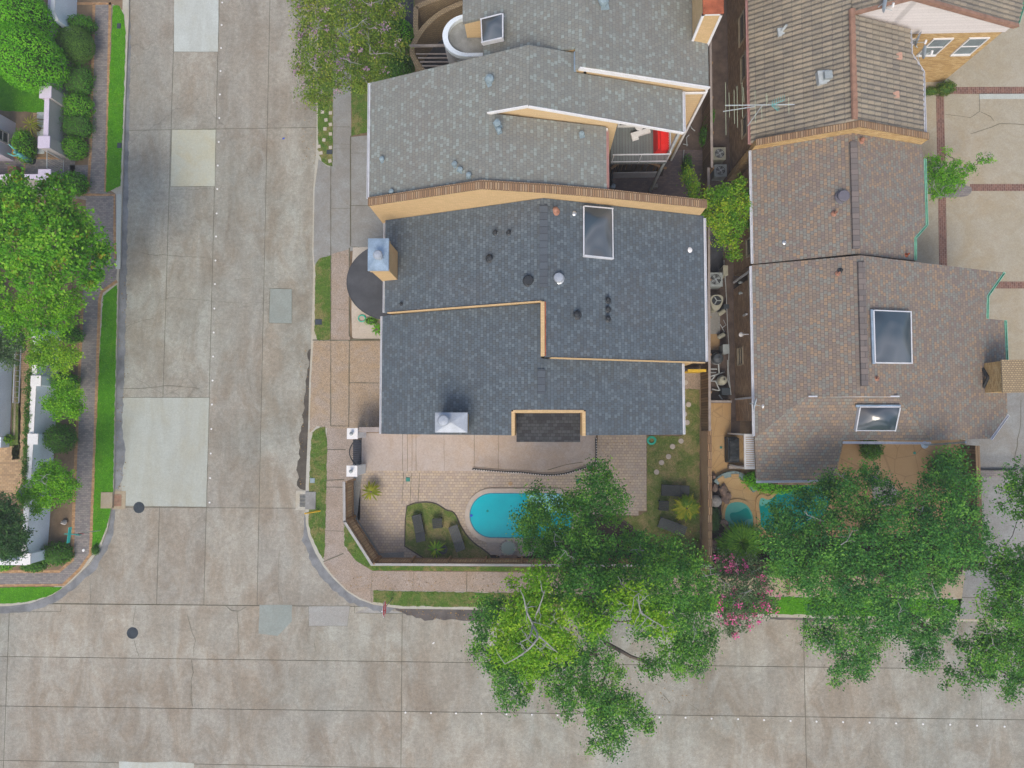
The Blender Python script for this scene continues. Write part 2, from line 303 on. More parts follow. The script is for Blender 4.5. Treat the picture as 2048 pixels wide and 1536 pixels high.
M['leaf_clip'] = m_leaf('clipped_leaf', (.08, .33, .008), (.16, .52, .012), (.28, .66, .03))
M['leaf_ball'] = m_leaf('ball_leaf', (.06, .16, .02), (.115, .25, .035), (.18, .34, .055))
M['leaf_olive'] = m_leaf('olive_leaf', (.075, .15, .020), (.17, .29, .03), (.36, .40, .06))
M['leaf_grey'] = m_leaf('greygreen_leaf', (.05, .115, .045), (.10, .19, .075), (.20, .28, .14))
M['leaf_yel'] = m_leaf('yellow_leaf', (.14, .20, .012), (.26, .30, .02), (.40, .36, .03))
M['leaf_ygreen'] = m_leaf('yellowgreen_leaf', (.055, .19, .012), (.16, .37, .018), (.40, .50, .03))
M['bloom_pink'] = m_leaf('pink_bloom', (.70, .06, .32), (.86, .12, .45), (.90, .34, .60))
M['bloom_mauve'] = m_leaf('mauve_bloom', (.34, .20, .34), (.48, .30, .46), (.62, .46, .56))

# ---------------------------------------------------------------- mesh helpers
def tag(o, label=None, cat=None, group=None, kind=None):
    if label: o['label'] = label
    if cat: o['category'] = cat
    if group: o['group'] = group
    if kind: o['kind'] = kind
    return o
def worg(o):
    v = Vector((0, 0, 0))
    while o is not None: v += Vector(o.location); o = o.parent
    return v
class MB:
    def __init__(s): s.v = []; s.f = []; s.mi = []; s.tone = None; s.smooth = False
    def add(s, vs, fs, mi=0):
        n = len(s.v); s.v += [tuple(map(float, q)) for q in vs]; s.f += [tuple(i+n for i in q) for q in fs]; s.mi += [mi]*len(fs); return s
    def box(s, x0, y0, z0, x1, y1, z1, mi=0):
        return s.add([(x0, y0, z0), (x1, y0, z0), (x1, y1, z0), (x0, y1, z0), (x0, y0, z1), (x1, y0, z1), (x1, y1, z1), (x0, y1, z1)],
                     [(0, 3, 2, 1), (4, 5, 6, 7), (0, 1, 5, 4), (1, 2, 6, 5), (2, 3, 7, 6), (3, 0, 4, 7)], mi)
    def obox(s, c, ang, lx, ly, z0, z1, mi=0):
        ca, sa = math.cos(ang), math.sin(ang); q = []
        for z in (z0, z1):
            for dx, dy in ((-lx/2, -ly/2), (lx/2, -ly/2), (lx/2, ly/2), (-lx/2, ly/2)):
                q.append((c[0]+dx*ca-dy*sa, c[1]+dx*sa+dy*ca, z))
        return s.add(q, [(0, 3, 2, 1), (4, 5, 6, 7), (0, 1, 5, 4), (1, 2, 6, 5), (2, 3, 7, 6), (3, 0, 4, 7)], mi)
    def prism(s, pts, z0, z1=None, mi=0, bottom=False):
        """pts: xy or xyz; side faces from z0 up to z1 (or to each point's own z)"""
        pts = ccw(pts); n = len(pts); top = [(p[0], p[1], z1 if z1 is not None else p[2]) for p in pts]
        bot = [(p[0], p[1], z0(p) if callable(z0) else z0) for p in pts]
        f = [tuple(range(n))]+[(i+n, (i+1) % n+n, (i+1) % n, i) for i in range(n)]
        if bottom: f.append(tuple(range(2*n-1, n-1, -1)))
        return s.add(top+bot, f, mi)
    def bar(s, a, b, w, h, mi=0):
        a = Vector(a); b = Vector(b); d = (b-a).normalized(); up = Vector((0, 0, 1)) if abs(d.z) < .95 else Vector((1, 0, 0))
        x = d.cross(up).normalized()*w/2; y = x.cross(d).normalized()*h/2
        return s.add([a-x-y, a+x-y, a+x+y, a-x+y, b-x-y, b+x-y, b+x+y, b-x+y], [(0, 1, 2, 3), (7, 6, 5, 4), (0, 4, 5, 1), (1, 5, 6, 2), (2, 6, 7, 3), (3, 7, 4, 0)], mi)
    def tube(s, pts, rad, n=7, mi=0, closed=False):
        pts = [Vector(p) for p in pts]; k = len(pts); rad = rad if hasattr(rad, '__len__') else [rad]*k; vs = []; fs = []; px = None
        for i, p in enumerate(pts):
            d = ((pts[(i+1) % k]-pts[i-1]) if closed else (pts[min(i+1, k-1)]-pts[max(i-1, 0)])).normalized()
            if px is None: px = d.cross(Vector((0, 0, 1)) if abs(d.z) < .9 else Vector((1, 0, 0))).normalized()
            else: px = (px-d*px.dot(d)).normalized()
            py = d.cross(px)
            for j in range(n):
                a = 2*math.pi*j/n; vs.append(p+(px*math.cos(a)+py*math.sin(a))*rad[i])
        for i in range(k if closed else k-1):
            for j in range(n): a = i*n+j; b_ = i*n+(j+1) % n; i2 = (i+1) % k; fs.append((a, b_, i2*n+(j+1) % n, i2*n+j))
        if not closed: fs += [tuple(range(n-1, -1, -1)), tuple(range((k-1)*n, k*n))]
        return s.add(vs, fs, mi)
    def lathe(s, c, prof, n=20, mi=0):
        vs = []; fs = []
        for r, z in prof:
            for j in range(n): a = 2*math.pi*j/n; vs.append((c[0]+r*math.cos(a), c[1]+r*math.sin(a), c[2]+z))
        for i in range(len(prof)-1):
            for j in range(n): fs.append((i*n+j, i*n+(j+1) % n, (i+1)*n+(j+1) % n, (i+1)*n+j))
        fs.append(tuple(range((len(prof)-1)*n, len(prof)*n)))
        return s.add(vs, fs, mi)
    def blob(s, c, rx, ry, rz, n=10, jit=.15, mi=0, ang=0):
        vs = []; fs = []; m = n//2; ca, sa = math.cos(ang), math.sin(ang)
        for i in range(m+1):
            t = math.pi*i/m
            for j in range(n):
                a = 2*math.pi*j/n; k = 1+random.uniform(-jit, jit); x = rx*math.sin(t)*math.cos(a)*k; y = ry*math.sin(t)*math.sin(a)*k
                vs.append((c[0]+x*ca-y*sa, c[1]+x*sa+y*ca, c[2]+rz*math.cos(t)*(k if 0 < i < m else 1)))
        for i in range(m):
            for j in range(n): fs.append((i*n+j, (i+1)*n+j, (i+1)*n+(j+1) % n, i*n+(j+1) % n))
        return s.add(vs, fs, mi)
    def build(s, name, mats, parent=None, loc=None, local=False):
        mats = mats if isinstance(mats, (list, tuple)) else [mats]
        v = np.array(s.v, dtype=float).reshape(-1, 3)
        if parent is not None: org = np.array(worg(parent))
        elif loc is not None: org = np.array(loc, dtype=float)
        else: org = np.array([v[:, 0].mean(), v[:, 1].mean(), v[:, 2].min()])
        if local: org = np.zeros(3)
        me = bpy.data.meshes.new(name); me.from_pydata((v-org).tolist(), [], s.f)
        for m in mats: me.materials.append(M[m] if isinstance(m, str) else m)
        if len(mats) > 1: me.polygons.foreach_set('material_index', s.mi)
        if s.tone is not None:
            a = me.attributes.new('tone', 'FLOAT', 'FACE'); a.data.foreach_set('value', s.tone)
        if s.smooth: me.shade_smooth()
        me.update(); o = bpy.data.objects.new(name, me); COL.objects.link(o)
        if parent is not None: o.parent = parent
        elif loc is not None: o.location = loc
        else: o.location = org
        return o
def ccw(p):
    a = sum(p[i][0]*p[(i+1) % len(p)][1]-p[(i+1) % len(p)][0]*p[i][1] for i in range(len(p)))
    return list(p) if a > 0 else list(reversed(p))
def empty(name, loc, label, cat, group=None, rz=0):
    o = bpy.data.objects.new(name, None); COL.objects.link(o); o.location = loc; o.rotation_euler = (0, 0, rz); o.empty_display_size = .3
    return tag(o, label, cat, group)
def dup(root, loc, rz=None, label=None, scale=None):
    r = root.copy(); COL.objects.link(r); r.location = loc
    if rz is not None: r.rotation_euler = (0, 0, rz)
    if scale: r.scale = (scale,)*3
    if label: r['label'] = label
    for ch in list(root.children):
        c = ch.copy(); COL.objects.link(c); c.parent = r
        for g in list(ch.children): d = g.copy(); COL.objects.link(d); d.parent = c
    return r
GRASS = []
def sheet(name, pts, z, mat, kind='structure', world=False):
    P = pts if world else WS(pts, z); P = ccw([(p[0], p[1], z) for p in P])
    if mat.startswith('grass') and max(abs(p[0]) for p in P) < 119: GRASS.append((mat, z, [(p[0], p[1]) for p in P])); P = [(x, y, z) for x, y in ragged([(p[0], p[1]) for p in P], .028, .16, len(GRASS))]
    mb = MB(); mb.add(P, [tuple(range(len(P)))]); o = mb.build(name, mat)
    if kind: o['kind'] = kind
    return o
def ragged(pts, amp=.12, step=.25, seed=1):
    """world polygon with a wandering edge"""
    rr = random.Random(seed); out = []
    for i in range(len(pts)):
        a = Vector(pts[i][:2]); b = Vector(pts[(i+1) % len(pts)][:2]); n = max(1, int((b-a).length/step)); d = (b-a); nn = Vector((-d.y, d.x)).normalized() if d.length else Vector((0, 0))
        for k in range(n): q = a+d*k/n+nn*rr.uniform(-amp, amp); out.append((q.x, q.y))
    return out
def smooth_poly(pts, it=2, closed=True):
    for _ in range(it):
        q = []; n = len(pts)
        rng = range(n) if closed else range(n-1)
        if not closed: q.append(pts[0])
        for i in rng:
            a = pts[i]; b = pts[(i+1) % n]; q.append(tuple(a[k]*.75+b[k]*.25 for k in range(len(a)))); q.append(tuple(a[k]*.25+b[k]*.75 for k in range(len(a))))
        if not closed: q.append(pts[-1])
        pts = q
    return pts
def offset_poly(pts, d):
    pts = ccw(pts); n = len(pts); out = []
    for i in range(n):
        a, b, c = Vector(pts[i-1][:2]), Vector(pts[i][:2]), Vector(pts[(i+1) % n][:2])
        e1 = (b-a).normalized(); e2 = (c-b).normalized(); n1 = Vector((-e1.y, e1.x)); n2 = Vector((-e2.y, e2.x))
        k = n1+n2; k = k/max(.3, k.dot(n1)) if k.length > 1e-6 else n1
        q = b+k*d; out.append((q.x, q.y))
    return out
# ---------------------------------------------------------------- ground and roads
sheet('ground', [(-500, -500), (500, -500), (500, 500), (-500, 500)], -.06, 'ground', world=True)
sheet('road_bed', [(-120, -30), (120, -30), (120, 60), (-120, 60)], -.012, 'joint', world=True)
ns_x = [lambda y: 120-.0305*y, lambda y: 350-.0305*y, lambda y: 438.5-.0255*y, lambda y: 540-.0215*y, lambda y: 800-.03*y]
def ns_line(i):
    f = ns_x[i]; a = W(f(100), 100); b = W(f(1100), 1100); k = (b[0]-a[0])/(b[1]-a[1])
    return lambda Y: a[0]+k*(Y-a[1])
NSL = [ns_line(i) for i in range(5)]
YT = [W(435, 1210)[1], W(425, 1015.5)[1], W(432, 258)[1]]
YT += [YT[-1]+20, YT[-1]+40]
slabs = []
for j in range(4):
    for i in range(4):
        y0, y1 = YT[j], YT[j+1]; slabs.append([(NSL[i](y0), y0), (NSL[i+1](y0), y0), (NSL[i+1](y1), y1), (NSL[i](y1), y1)])
rows = [[(-1500, 1204), (0, 1209), (700, 1211), (1100, 1214), (2048, 1226), (3500, 1240)],
        [(-1500, 1305), (0, 1315), (800, 1319.6), (1600, 1334), (2048, 1341), (3500, 1365)],
        [(-1500, 1400), (0, 1413), (400, 1417), (1000, 1423), (1500, 1434), (2048, 1447), (3500, 1480)],
        [(-1500, 1510), (0, 1523), (800, 1532), (1600, 1550), (2048, 1562), (3500, 1600)],
        [(-1500, 1612), (0, 1630), (800, 1640), (1600, 1662), (2048, 1675), (3500, 1720)]]
rw = [[W(*p)[:2] for p in r] for r in rows]
ROWY = []
for r in rw:
    A = np.array(r); k, c = np.polyfit(A[1:5, 0], A[1:5, 1], 1) if len(A) > 5 else np.polyfit(A[1:, 0], A[1:, 1], 1); ROWY.append((k, c))
def rowy(j, X): return ROWY[j][0]*X+ROWY[j][1]
ex = [W(17, 1260)[0]+0.0]; xs = [ex[0]-20*k for k in range(5, 0, -1)]+[W(12, 1400)[0], W(803, 1400)[0], W(1610, 1400)[0]]+[W(1610, 1400)[0]+20*k for k in (1, 2, 3, 4, 5)]
for i in range(len(xs)-1):
    for j in range(4):
        xa, xb = xs[i], xs[i+1]; slabs.append([(xa, rowy(j, xa)), (xb, rowy(j, xb)), (xb, rowy(j+1, xb)), (xa, rowy(j+1, xa))])
mb = MB(); mb.tone = []
for k, q in enumerate(slabs):
    q = offset_poly(q, .016 if k >= 16 else .014); mb.add([(x, y, 0) for x, y in ccw(q)], [(0, 1, 2, 3)]); mb.tone.append(random.uniform(.25, .8))
tag(mb.build('road', 'road'), kind='structure')
for nm, pts, mt in (('road_patch', [(349, -40), (438, -40), (436, 104), (348, 104)], 'patch_pale'), ('road_patch', [(344, 259), (432, 259), (430, 373), (341, 373)], 'patch_cream'),
                    ('road_patch', [(240, 795), (419, 795), (413, 1014), (246, 1012), (238, 900)], 'patch_pale2'), ('road_patch', [(541, 577), (584, 578), (584, 647), (538, 646)], 'patch_grey'),
                    ('road_patch', [(519, 1210), (584, 1210), (584, 1242), (555, 1272), (517, 1267)], 'patch_grey'), ('road_patch', [(238, 1523), (300, 1525), (345, 1523), (388, 1527), (388, 1560), (238, 1560)], 'patch_pale'),
                    ('road_patch', [(617, 1212), (700, 1212), (695, 1252), (618, 1252)], 'patch_dull'), ('road_patch', [(745, 1212), (808, 1227), (709, 1226)], 'patch_dull')):
    if mt not in M:
        M[mt] = m_concrete(mt, (.37, .39, .35), (.36, .35, .27), (.42, .46, .43), streak=(1, .18, 1), grain=.16, contrast=1.1) if mt == 'patch_pale2' else m_concrete(mt, (.31, .31, .29), (.30, .28, .25), (.36, .37, .36), grain=.25)
    sheet(nm, ragged([W(*p)[:2] for p in pts], .012, .3, len(pts)), .005, mt, world=True)
# thin saw cuts and cracks
def crack(pts, w=.02, z=.0095, wob=.05, seed=0, mat='joint', world=False, step=.35):
    rr = random.Random(seed); P = [p if world else W(p[0], p[1])[:2] for p in pts]; Q = []
    for a, b in zip(P[:-1], P[1:]):
        a = Vector(a[:2]); b = Vector(b[:2]); n = max(1, int((b-a).length/step)); d = (b-a).normalized(); nn = Vector((-d.y, d.x))
        for k in range(n): Q.append(a+(b-a)*k/n+nn*rr.uniform(-wob, wob))
    Q.append(Vector(P[-1][:2])); L = []; R = []
    for i, q in enumerate(Q):
        d = (Q[min(i+1, len(Q)-1)]-Q[max(i-1, 0)]).normalized(); nn = Vector((-d.y, d.x))*w/2*rr.uniform(.7, 1.3); L.append(q+nn); R.append(q-nn)
    return [(L[i], L[i+1], R[i+1], R[i]) for i in range(len(Q)-1)]
def cracks(name, lst, mat='joint', z=.0095):
    mb = MB()
    for kw in lst:
        for q in crack(**kw): mb.add([(p.x, p.y, z) for p in q], [(3, 2, 1, 0)])
    return tag(mb.build(name, mat), kind='structure')
cracks('road_cracks', [dict(pts=[(240, 779), (300, 775), (345, 771), (400, 778)], w=.018), dict(pts=[(270, 505), (340, 512), (430, 516)], w=.015, seed=2), dict(pts=[(250, 654), (280, 642), (308, 637)], w=.015, seed=3),
    dict(pts=[(315, 600), (345, 594), (420, 603), (520, 606)], w=.009, seed=4), dict(pts=[(240, 795), (419, 795), (413, 1014), (240, 1012)], w=.02, wob=.006, seed=5), dict(pts=[(270, 1212), (266, 1252)], w=.015, seed=6),
    dict(pts=[(269, 1280), (278, 1312)], w=.018, seed=7), dict(pts=[(384, 1320), (385, 1345), (382, 1375), (385, 1412)], w=.025, seed=8), dict(pts=[(375, 1230), (390, 1280), (388, 1312)], w=.015, seed=9),
    dict(pts=[(452, 1212), (463, 1221), (478, 1222), (492, 1214)], w=.02, wob=.015, seed=10), dict(pts=[(474, 1222), (476, 1265), (478, 1315)], w=.018, seed=11), dict(pts=[(122, 1224), (122, 1210)], w=.02, wob=0, seed=1),
    dict(pts=[(20, 1224), (122, 1223), (123, 1211)], w=.018, wob=.005, seed=12), dict(pts=[(182, 1210), (180, 1160)], w=.015, wob=.01, seed=13), dict(pts=[(709, 1211), (709, 1226), (810, 1227)], w=.025, wob=.005, seed=14),
    dict(pts=[(634, 1303), (628, 1285)], w=.02, seed=15), dict(pts=[(617, 1212), (700, 1212), (695, 1252), (618, 1252), (617, 1212)], w=.012, wob=.01, seed=16), dict(pts=[(345, 380), (430, 378)], w=.012, seed=17),
    dict(pts=[(540, 577), (584, 578), (584, 647), (538, 646), (540, 577)], w=.02, wob=.01, seed=18), dict(pts=[(344, 259), (432, 259), (430, 373), (341, 373), (344, 259)], w=.018, wob=.008, seed=19),
    dict(pts=[(348, 104), (436, 104)], w=.018, wob=.01, seed=20), dict(pts=[(560, 1208), (556, 1160), (560, 1100)], w=.01, seed=21), dict(pts=[(1960, 1350), (1965, 1440)], w=.012, seed=22), dict(pts=[(1325, 1390), (1340, 1405)], w=.02, seed=23),
    dict(pts=[(1378, 1408), (1400, 1422)], w=.015, seed=24), dict(pts=[(470, 560), (500, 557)], w=.01, seed=25)])
# dirt and damp that lies in the gutters
def stain(name, pts, mat, z=.004, amp=.1, seed=1):
    return sheet(name, ragged([W(*p)[:2] for p in pts], amp, .2, seed), z, mat, world=True)
stain('gutter_dirt', [(632, 690), (628, 770), (624, 850), (618, 900), (616, 980), (598, 978), (594, 940), (600, 915), (599, 885), (606, 830), (612, 770), (618, 700)], 'gutter_dirt', .009, .09)
M['gutter_dirt2'] = m_plain('gutter_leaf_litter', (.105, .095, .09), .9, .35, 1.5)
stain('gutter_dirt', [(775, 1206), (810, 1214), (950, 1215), (1130, 1220), (1130, 1243), (1000, 1241), (945, 1242), (880, 1238), (850, 1240), (815, 1230), (800, 1224)], 'gutter_dirt2', .013, .06, 2)
stain('gutter_dirt', [(258, 20), (262, 60), (258, 250), (256, 370), (252, 640), (247, 780), (245, 860), (251, 900), (246, 950), (238, 978), (226, 978), (228, 800), (236, 560), (244, 380), (250, 200)], 'gutter_blue', .009, .05, 3)
stain('gutter_dirt', [(232, 1020), (228, 1060), (215, 1100), (190, 1140), (150, 1175), (112, 1205), (60, 1222), (0, 1228), (-200, 1230), (-200, 1208), (0, 1208), (70, 1200), (130, 1165), (170, 1130), (200, 1090), (215, 1050), (220, 1020)], 'gutter_blue', .009, .05, 4)
stain('gutter_dirt', [(608, 1030), (605, 1080), (625, 1130), (660, 1175), (700, 1205), (770, 1228), (800, 1215), (740, 1190), (680, 1150), (640, 1100), (620, 1040)], 'gutter_blue', .009, .06, 5)
stain('gutter_dirt', [(1540, 1228), (1620, 1230), (1700, 1236), (1700, 1246), (1600, 1240), (1540, 1238)], 'gutter_dirt2', .013, .03, 6)

# ---------------------------------------------------------------- raised blocks with their kerbs
def block(name, pts, z=.12, mat='kerb'):
    mb = MB(); mb.prism([W(*p)[:2] for p in pts], -.3, z); return tag(mb.build(name, mat), kind='structure')
west_k = [(262, -900), (260, 10), (260, 40), (257, 100), (251, 250), (247, 375), (243, 520), (240, 545), (236, 700), (232, 850), (230, 980), (224, 1022), (218, 1055), (205, 1090), (180, 1128), (143, 1164), (105, 1190), (65, 1205), (20, 1211), (-60, 1213), (-1500, 1204), (-1500, -900)]
block('west_kerb', west_k)
east_k = [(642, -900), (636, 100), (634, 300), (628, 380), (626, 500), (628, 540), (626, 620), (624, 680), (620, 760), (618, 850), (614, 940), (612, 1000), (613, 1045), (618, 1072), (632, 1105), (648, 1132), (668, 1156), (695, 1182), (720, 1198), (748, 1208), (800, 1216), (940, 1218), (1200, 1222), (1540, 1233), (1915, 1241), (2048, 1243), (3600, 1262), (3600, -900)]
block('east_kerb', east_k)
mb = MB(); mb.prism([(-120, rowy(4, -120)), (120, rowy(4, 120)), (120, -70), (-120, -70)], -.3, .12); tag(mb.build('south_kerb', 'kerb'), kind='structure')
sheet('grass', [(-120, rowy(4, -120)-.2), (120, rowy(4, 120)-.2), (120, -70), (-120, -70)], .13, 'grass', world=True)
mb = MB(); mb.prism([(-120, rowy(4, -120)-1.8), (120, rowy(4, 120)-1.8), (120, rowy(4, 120)-3.2), (-120, rowy(4, -120)-3.2)], .1, .14); tag(mb.build('sidewalk', 'walk_grey'), kind='structure')
Z1, Z2, Z3, Z4 = .124, .129, .134, .140
# west block
sheet('west_bed', [(-1500, -900), (252, -900), (245, 20), (225, 8), (225, 300), (220, 380), (232, 388), (232, 540), (200, 590), (196, 900), (184, 1110), (150, 1150), (100, 1178), (-1500, 1190)], Z1, 'soil')
path = [(186, 4), (224, 4), (214, 386), (232, 388), (234, 540), (232, 562), (206, 583), (201, 600), (193, 850), (187, 1000), (184, 1095), (183, 1108), (160, 1140), (128, 1172), (0, 1173), (-1500, 1165), (-1500, 1140), (0, 1142), (120, 1144), (146, 1120), (147, 1000), (158, 700), (166, 580), (172, 400), (140, 395), (140, 330), (176, 330), (184, 100)]
sheet('west_path', path, Z2, 'paver_grey')
def band(name, pts, w, z, mat, closed=False):
    P = [W(*p, z)[:2] for p in pts]; mb = MB(); n = len(P); L = []; R = []
    for i, q in enumerate(P):
        q = Vector(q); a = Vector(P[max(i-1, 0)]); b = Vector(P[min(i+1, n-1)]); d = (b-a).normalized(); e = Vector((-d.y, d.x))*w/2; L.append(q+e); R.append(q-e)
    for i in range(n-1): mb.add([(L[i].x, L[i].y, z), (L[i+1].x, L[i+1].y, z), (R[i+1].x, R[i+1].y, z), (R[i].x, R[i].y, z)], [(3, 2, 1, 0)])
    return tag(mb.build(name, mat), kind='structure')
band('path_border', [(220, 4), (216, 200), (211, 383)], .16, Z3, 'paver_orange')
band('path_border', [(188, 8), (186, 100), (181, 300), (176, 384)], .16, Z3, 'paver_orange')
band('path_border', [(140, 7), (224, 7)], .14, Z3, 'paver_orange'); band('path_border', [(145, 389), (229, 390), (229, 460), (231, 520)], .14, Z3, 'paver_orange')
band('path_border', [(234, 562), (204, 583), (199, 600), (191, 850), (185, 1000), (181, 1108), (158, 1140), (126, 1170)], .17, Z3, 'paver_orange')
band('path_border', [(165, 600), (157, 780), (150, 950), (146, 1060), (145, 1120), (118, 1143), (40, 1143), (-300, 1142)], .17, Z3, 'paver_orange')
band('path_border', [(126, 1170), (0, 1171), (-300, 1172)], .12, Z3, 'paver_orange')
band('west_drive_apron', [(238, 388), (236, 538)], .26, Z3, 'patch_pale')
sheet('grass', [(226, 10), (238, 12), (248, 30), (251, 60), (250, 120), (245, 260), (241, 372), (226, 378), (212, 385), (217, 200)], Z4, 'grass_lush')
sheet('grass', [(206, 592), (234, 570), (232, 700), (228, 850), (226, 985), (221, 1024), (213, 1055), (200, 1086), (186, 1106), (184, 1098), (187, 1000), (193, 850), (198, 740)], Z4, 'grass_lush')
sheet('grass', [(-1500, 1176), (0, 1175), (125, 1174), (118, 1181), (92, 1194), (60, 1203), (20, 1207), (-60, 1209), (-1500, 1200)], Z4, 'grass_lush')
sheet('lawn', [(-500, 60), (90, 60), (96, 150), (90, 225), (20, 222), (-500, 180)], Z3, 'grass_lush')
sheet('patio', [(-500, 885), (36, 890), (38, 640), (64, 640), (62, 900), (60, 990), (-500, 1000)], Z2, 'paver_tan')
sheet('grass', [(24, 640), (44, 640), (40, 918), (24, 920)], Z2, 'grass_dry')
sheet('grass', [(-40, 868), (26, 868), (26, 892), (-40, 892)], Z3, 'grass')
sheet('gate_path', [(-300, 318), (150, 318), (150, 392), (-300, 392)], Z2, 'paver_grey')
band('path_border', [(60, 316), (140, 318)], .1, Z3, 'paver_orange'); band('path_border', [(50, 318), (48, 350)], .1, Z3, 'paver_orange')
band('gravel_strip', [(33, 640), (28, 870)], .12, Z3, 'walk_cream')
sheet('bed_edge_path', [(66, 226), (76, 226), (74, 314), (66, 314)], Z3, 'paver_tan')
mb = MB()
for y0, y1 in ((226, 241), (242, 258), (259, 275), (276, 292), (293, 310)):
    a = W(78, y0); b = W(92, y1); mb.box(a[0], b[1]+.02, .12, b[0], a[1]-.02, .15)
tag(mb.build('slab_walk', 'pipe'), kind='structure')
# east block
sheet('east_bed', [(700, -900), (3600, -900), (3600, 1190), (700, 1160), (690, 1050), (700, 500)], Z1, 'soil')
sheet('grass', [(637, -900), (667, -900), (666, 200), (665, 333), (655, 330), (643, 322), (636, 300), (636, 190)], Z4, 'grass')
sheet('sidewalk', [(667, -900), (702, -900), (702, 497), (663, 508), (665, 333)], Z2, 'walk_grey')
sheet('grass', [(702, -900), (820, -900), (830, 150), (750, 260), (722, 267), (703, 272)], Z3, 'grass')
sheet('driveway', [(637, 318), (655, 333), (667, 333), (703, 274), (800, 264), (800, 505), (720, 498), (660, 512), (640, 516), (629, 530), (627, 505), (629, 380)], Z2+.002, 'walk_grey')
sheet('grass', [(631, 528), (640, 517), (662, 510), (662, 678), (648, 681), (634, 680), (629, 660), (630, 600)], Z4, 'grass')
M['walk_brown'] = m_concrete('brown_aggregate', (.30, .245, .20), (.32, .245, .18), (.34, .30, .27), grain=.5)
sheet('sidewalk', [(663, 508), (700, 498), (700, 681), (662, 681)], Z3, 'walk_brown')
sheet('entry_pad', smooth_poly([(703, 496), (715, 494), (810, 494), (810, 678), (708, 678), (703, 672)], 1), Z3, 'pad_pale')
sheet('driveway', [(627, 682), (800, 682), (800, 862), (652, 856), (634, 852), (619, 866), (622, 760)], Z2+.002, 'walk_tan')
sheet('sidewalk', [(654, 854), (700, 856), (722, 940), (720, 1040), (694, 1046), (688, 1050), (688, 1092), (712, 1122), (745, 1142), (1100, 1145), (1420, 1150), (3600, 1155), (3600, 1212), (1540, 1192), (1100, 1187), (746, 1180), (746, 1206), (720, 1196), (694, 1180), (668, 1154), (648, 1128), (650, 1000)], Z2, 'walk_brown')
sheet('sidewalk', [(1440, 1151), (3600, 1155), (3600, 1205), (1940, 1196), (1440, 1190)], Z2+.003, 'walk_cream')
sheet('grass', smooth_poly([(634, 856), (655, 852), (652, 1000), (649, 1122), (640, 1108), (622, 1072), (617, 1045), (617, 1000), (620, 920), (623, 868)], 1), Z4, 'grass')
sheet('grass', [(746, 1181), (1100, 1188), (1300, 1190), (1300, 1219), (1100, 1216), (940, 1214), (800, 1212), (746, 1204)], Z4, 'grass')
sheet('grass', smooth_poly([(1300, 1190), (1915, 1199), (1917, 1205), (1908, 1236), (1540, 1228), (1300, 1220)], 0), Z4, 'grass_lush')
sheet('grass', [(688, 1048), (745, 1131), (1080, 1134), (1420, 1140), (1420, 1149), (1100, 1143), (745, 1141), (712, 1121), (689, 1091)], Z4, 'grass')
sheet('sidewalk', [(657, 1158), (680, 1178), (700, 1190), (690, 1150), (652, 1130)], Z2+.002, 'walk_tan') if 0 else None
cracks('pavement_joints', [dict(pts=[(663, 333), (663, 852)], w=.035, wob=.01), dict(pts=[(702, 274), (702, 494)], w=.03, wob=.01), dict(pts=[(700, 682), (699, 854)], w=.04, wob=.01), dict(pts=[(627, 681), (760, 681)], w=.04, wob=.01),
    dict(pts=[(663, 852), (700, 852)], w=.03, wob=.01), dict(pts=[(660, 619), (700, 621)], w=.015), dict(pts=[(702, 413), (780, 413)], w=.03, wob=.005), dict(pts=[(700, 766), (760, 766)], w=.03, wob=.01), dict(pts=[(663, 420), (702, 418)], w=.015),
    dict(pts=[(655, 899), (693, 899)], w=.03, wob=.01), dict(pts=[(652, 961), (690, 959)], w=.04, wob=.02), dict(pts=[(652, 974), (690, 974)], w=.03, wob=.01), dict(pts=[(650, 1062), (688, 1062)], w=.02), dict(pts=[(648, 1123), (688, 1106)], w=.045, wob=.01),
    dict(pts=[(744, 1142), (744, 1204)], w=.015), dict(pts=[(934, 1142), (934, 1184)], w=.035, wob=.01), dict(pts=[(827, 1141), (827, 1182)], w=.012), dict(pts=[(666, 256), (702, 256)], w=.02, wob=.01), dict(pts=[(666, 300), (702, 300)], w=.012, wob=.01),
    dict(pts=[(666, 290), (702, 291), (702, 308), (740, 308)], w=.012, wob=.02), dict(pts=[(703, 273), (703, 494), (720, 496)], w=.02, wob=.01), dict(pts=[(700, 497), (700, 672), (704, 679), (760, 679)], w=.05, wob=.01),
    dict(pts=[(1600, 1152), (1600, 1190)], w=.015), dict(pts=[(1630, 1152), (1632, 1190)], w=.015), dict(pts=[(1450, 1151), (1640, 1151)], w=.03, wob=.01), dict(pts=[(1920, 1194), (1960, 1194)], w=.03, wob=.005)], z=Z4+.004)
tag(band('brick_band', [(1576, 1150), (1577, 1190)], .19, Z4, 'paver_red'), kind='structure')
band('kerb_ramp', [(1915, 1215), (2048, 1218), (2500, 1224)], .9, Z2, 'walk_cream')
# stepping squares in the northern verge
STP = [(645, 224), (661, 226), (652, 240), (661, 249), (650, 258), (661, 268), (648, 280), (638, 293), (661, 295), (660, 322), (642, 306)]
proto = None
for i, p in enumerate(STP):
    c = W(*p, .14)
    if proto is None:
        mb = MB(); mb.box(-.09, -.09, -.01, .09, .09, .02); proto = mb.build('paving_square', 'pad_pale', local=True); proto.location = c
        tag(proto, 'small pinkish paving square set in the grass verge below the mauve crepe myrtle', 'paving stone', 'paving squares in the northern verge'); o = proto
    else: o = proto.copy(); COL.objects.link(o); o.location = c
    o.rotation_euler = (0, 0, random.uniform(-.2, .2))
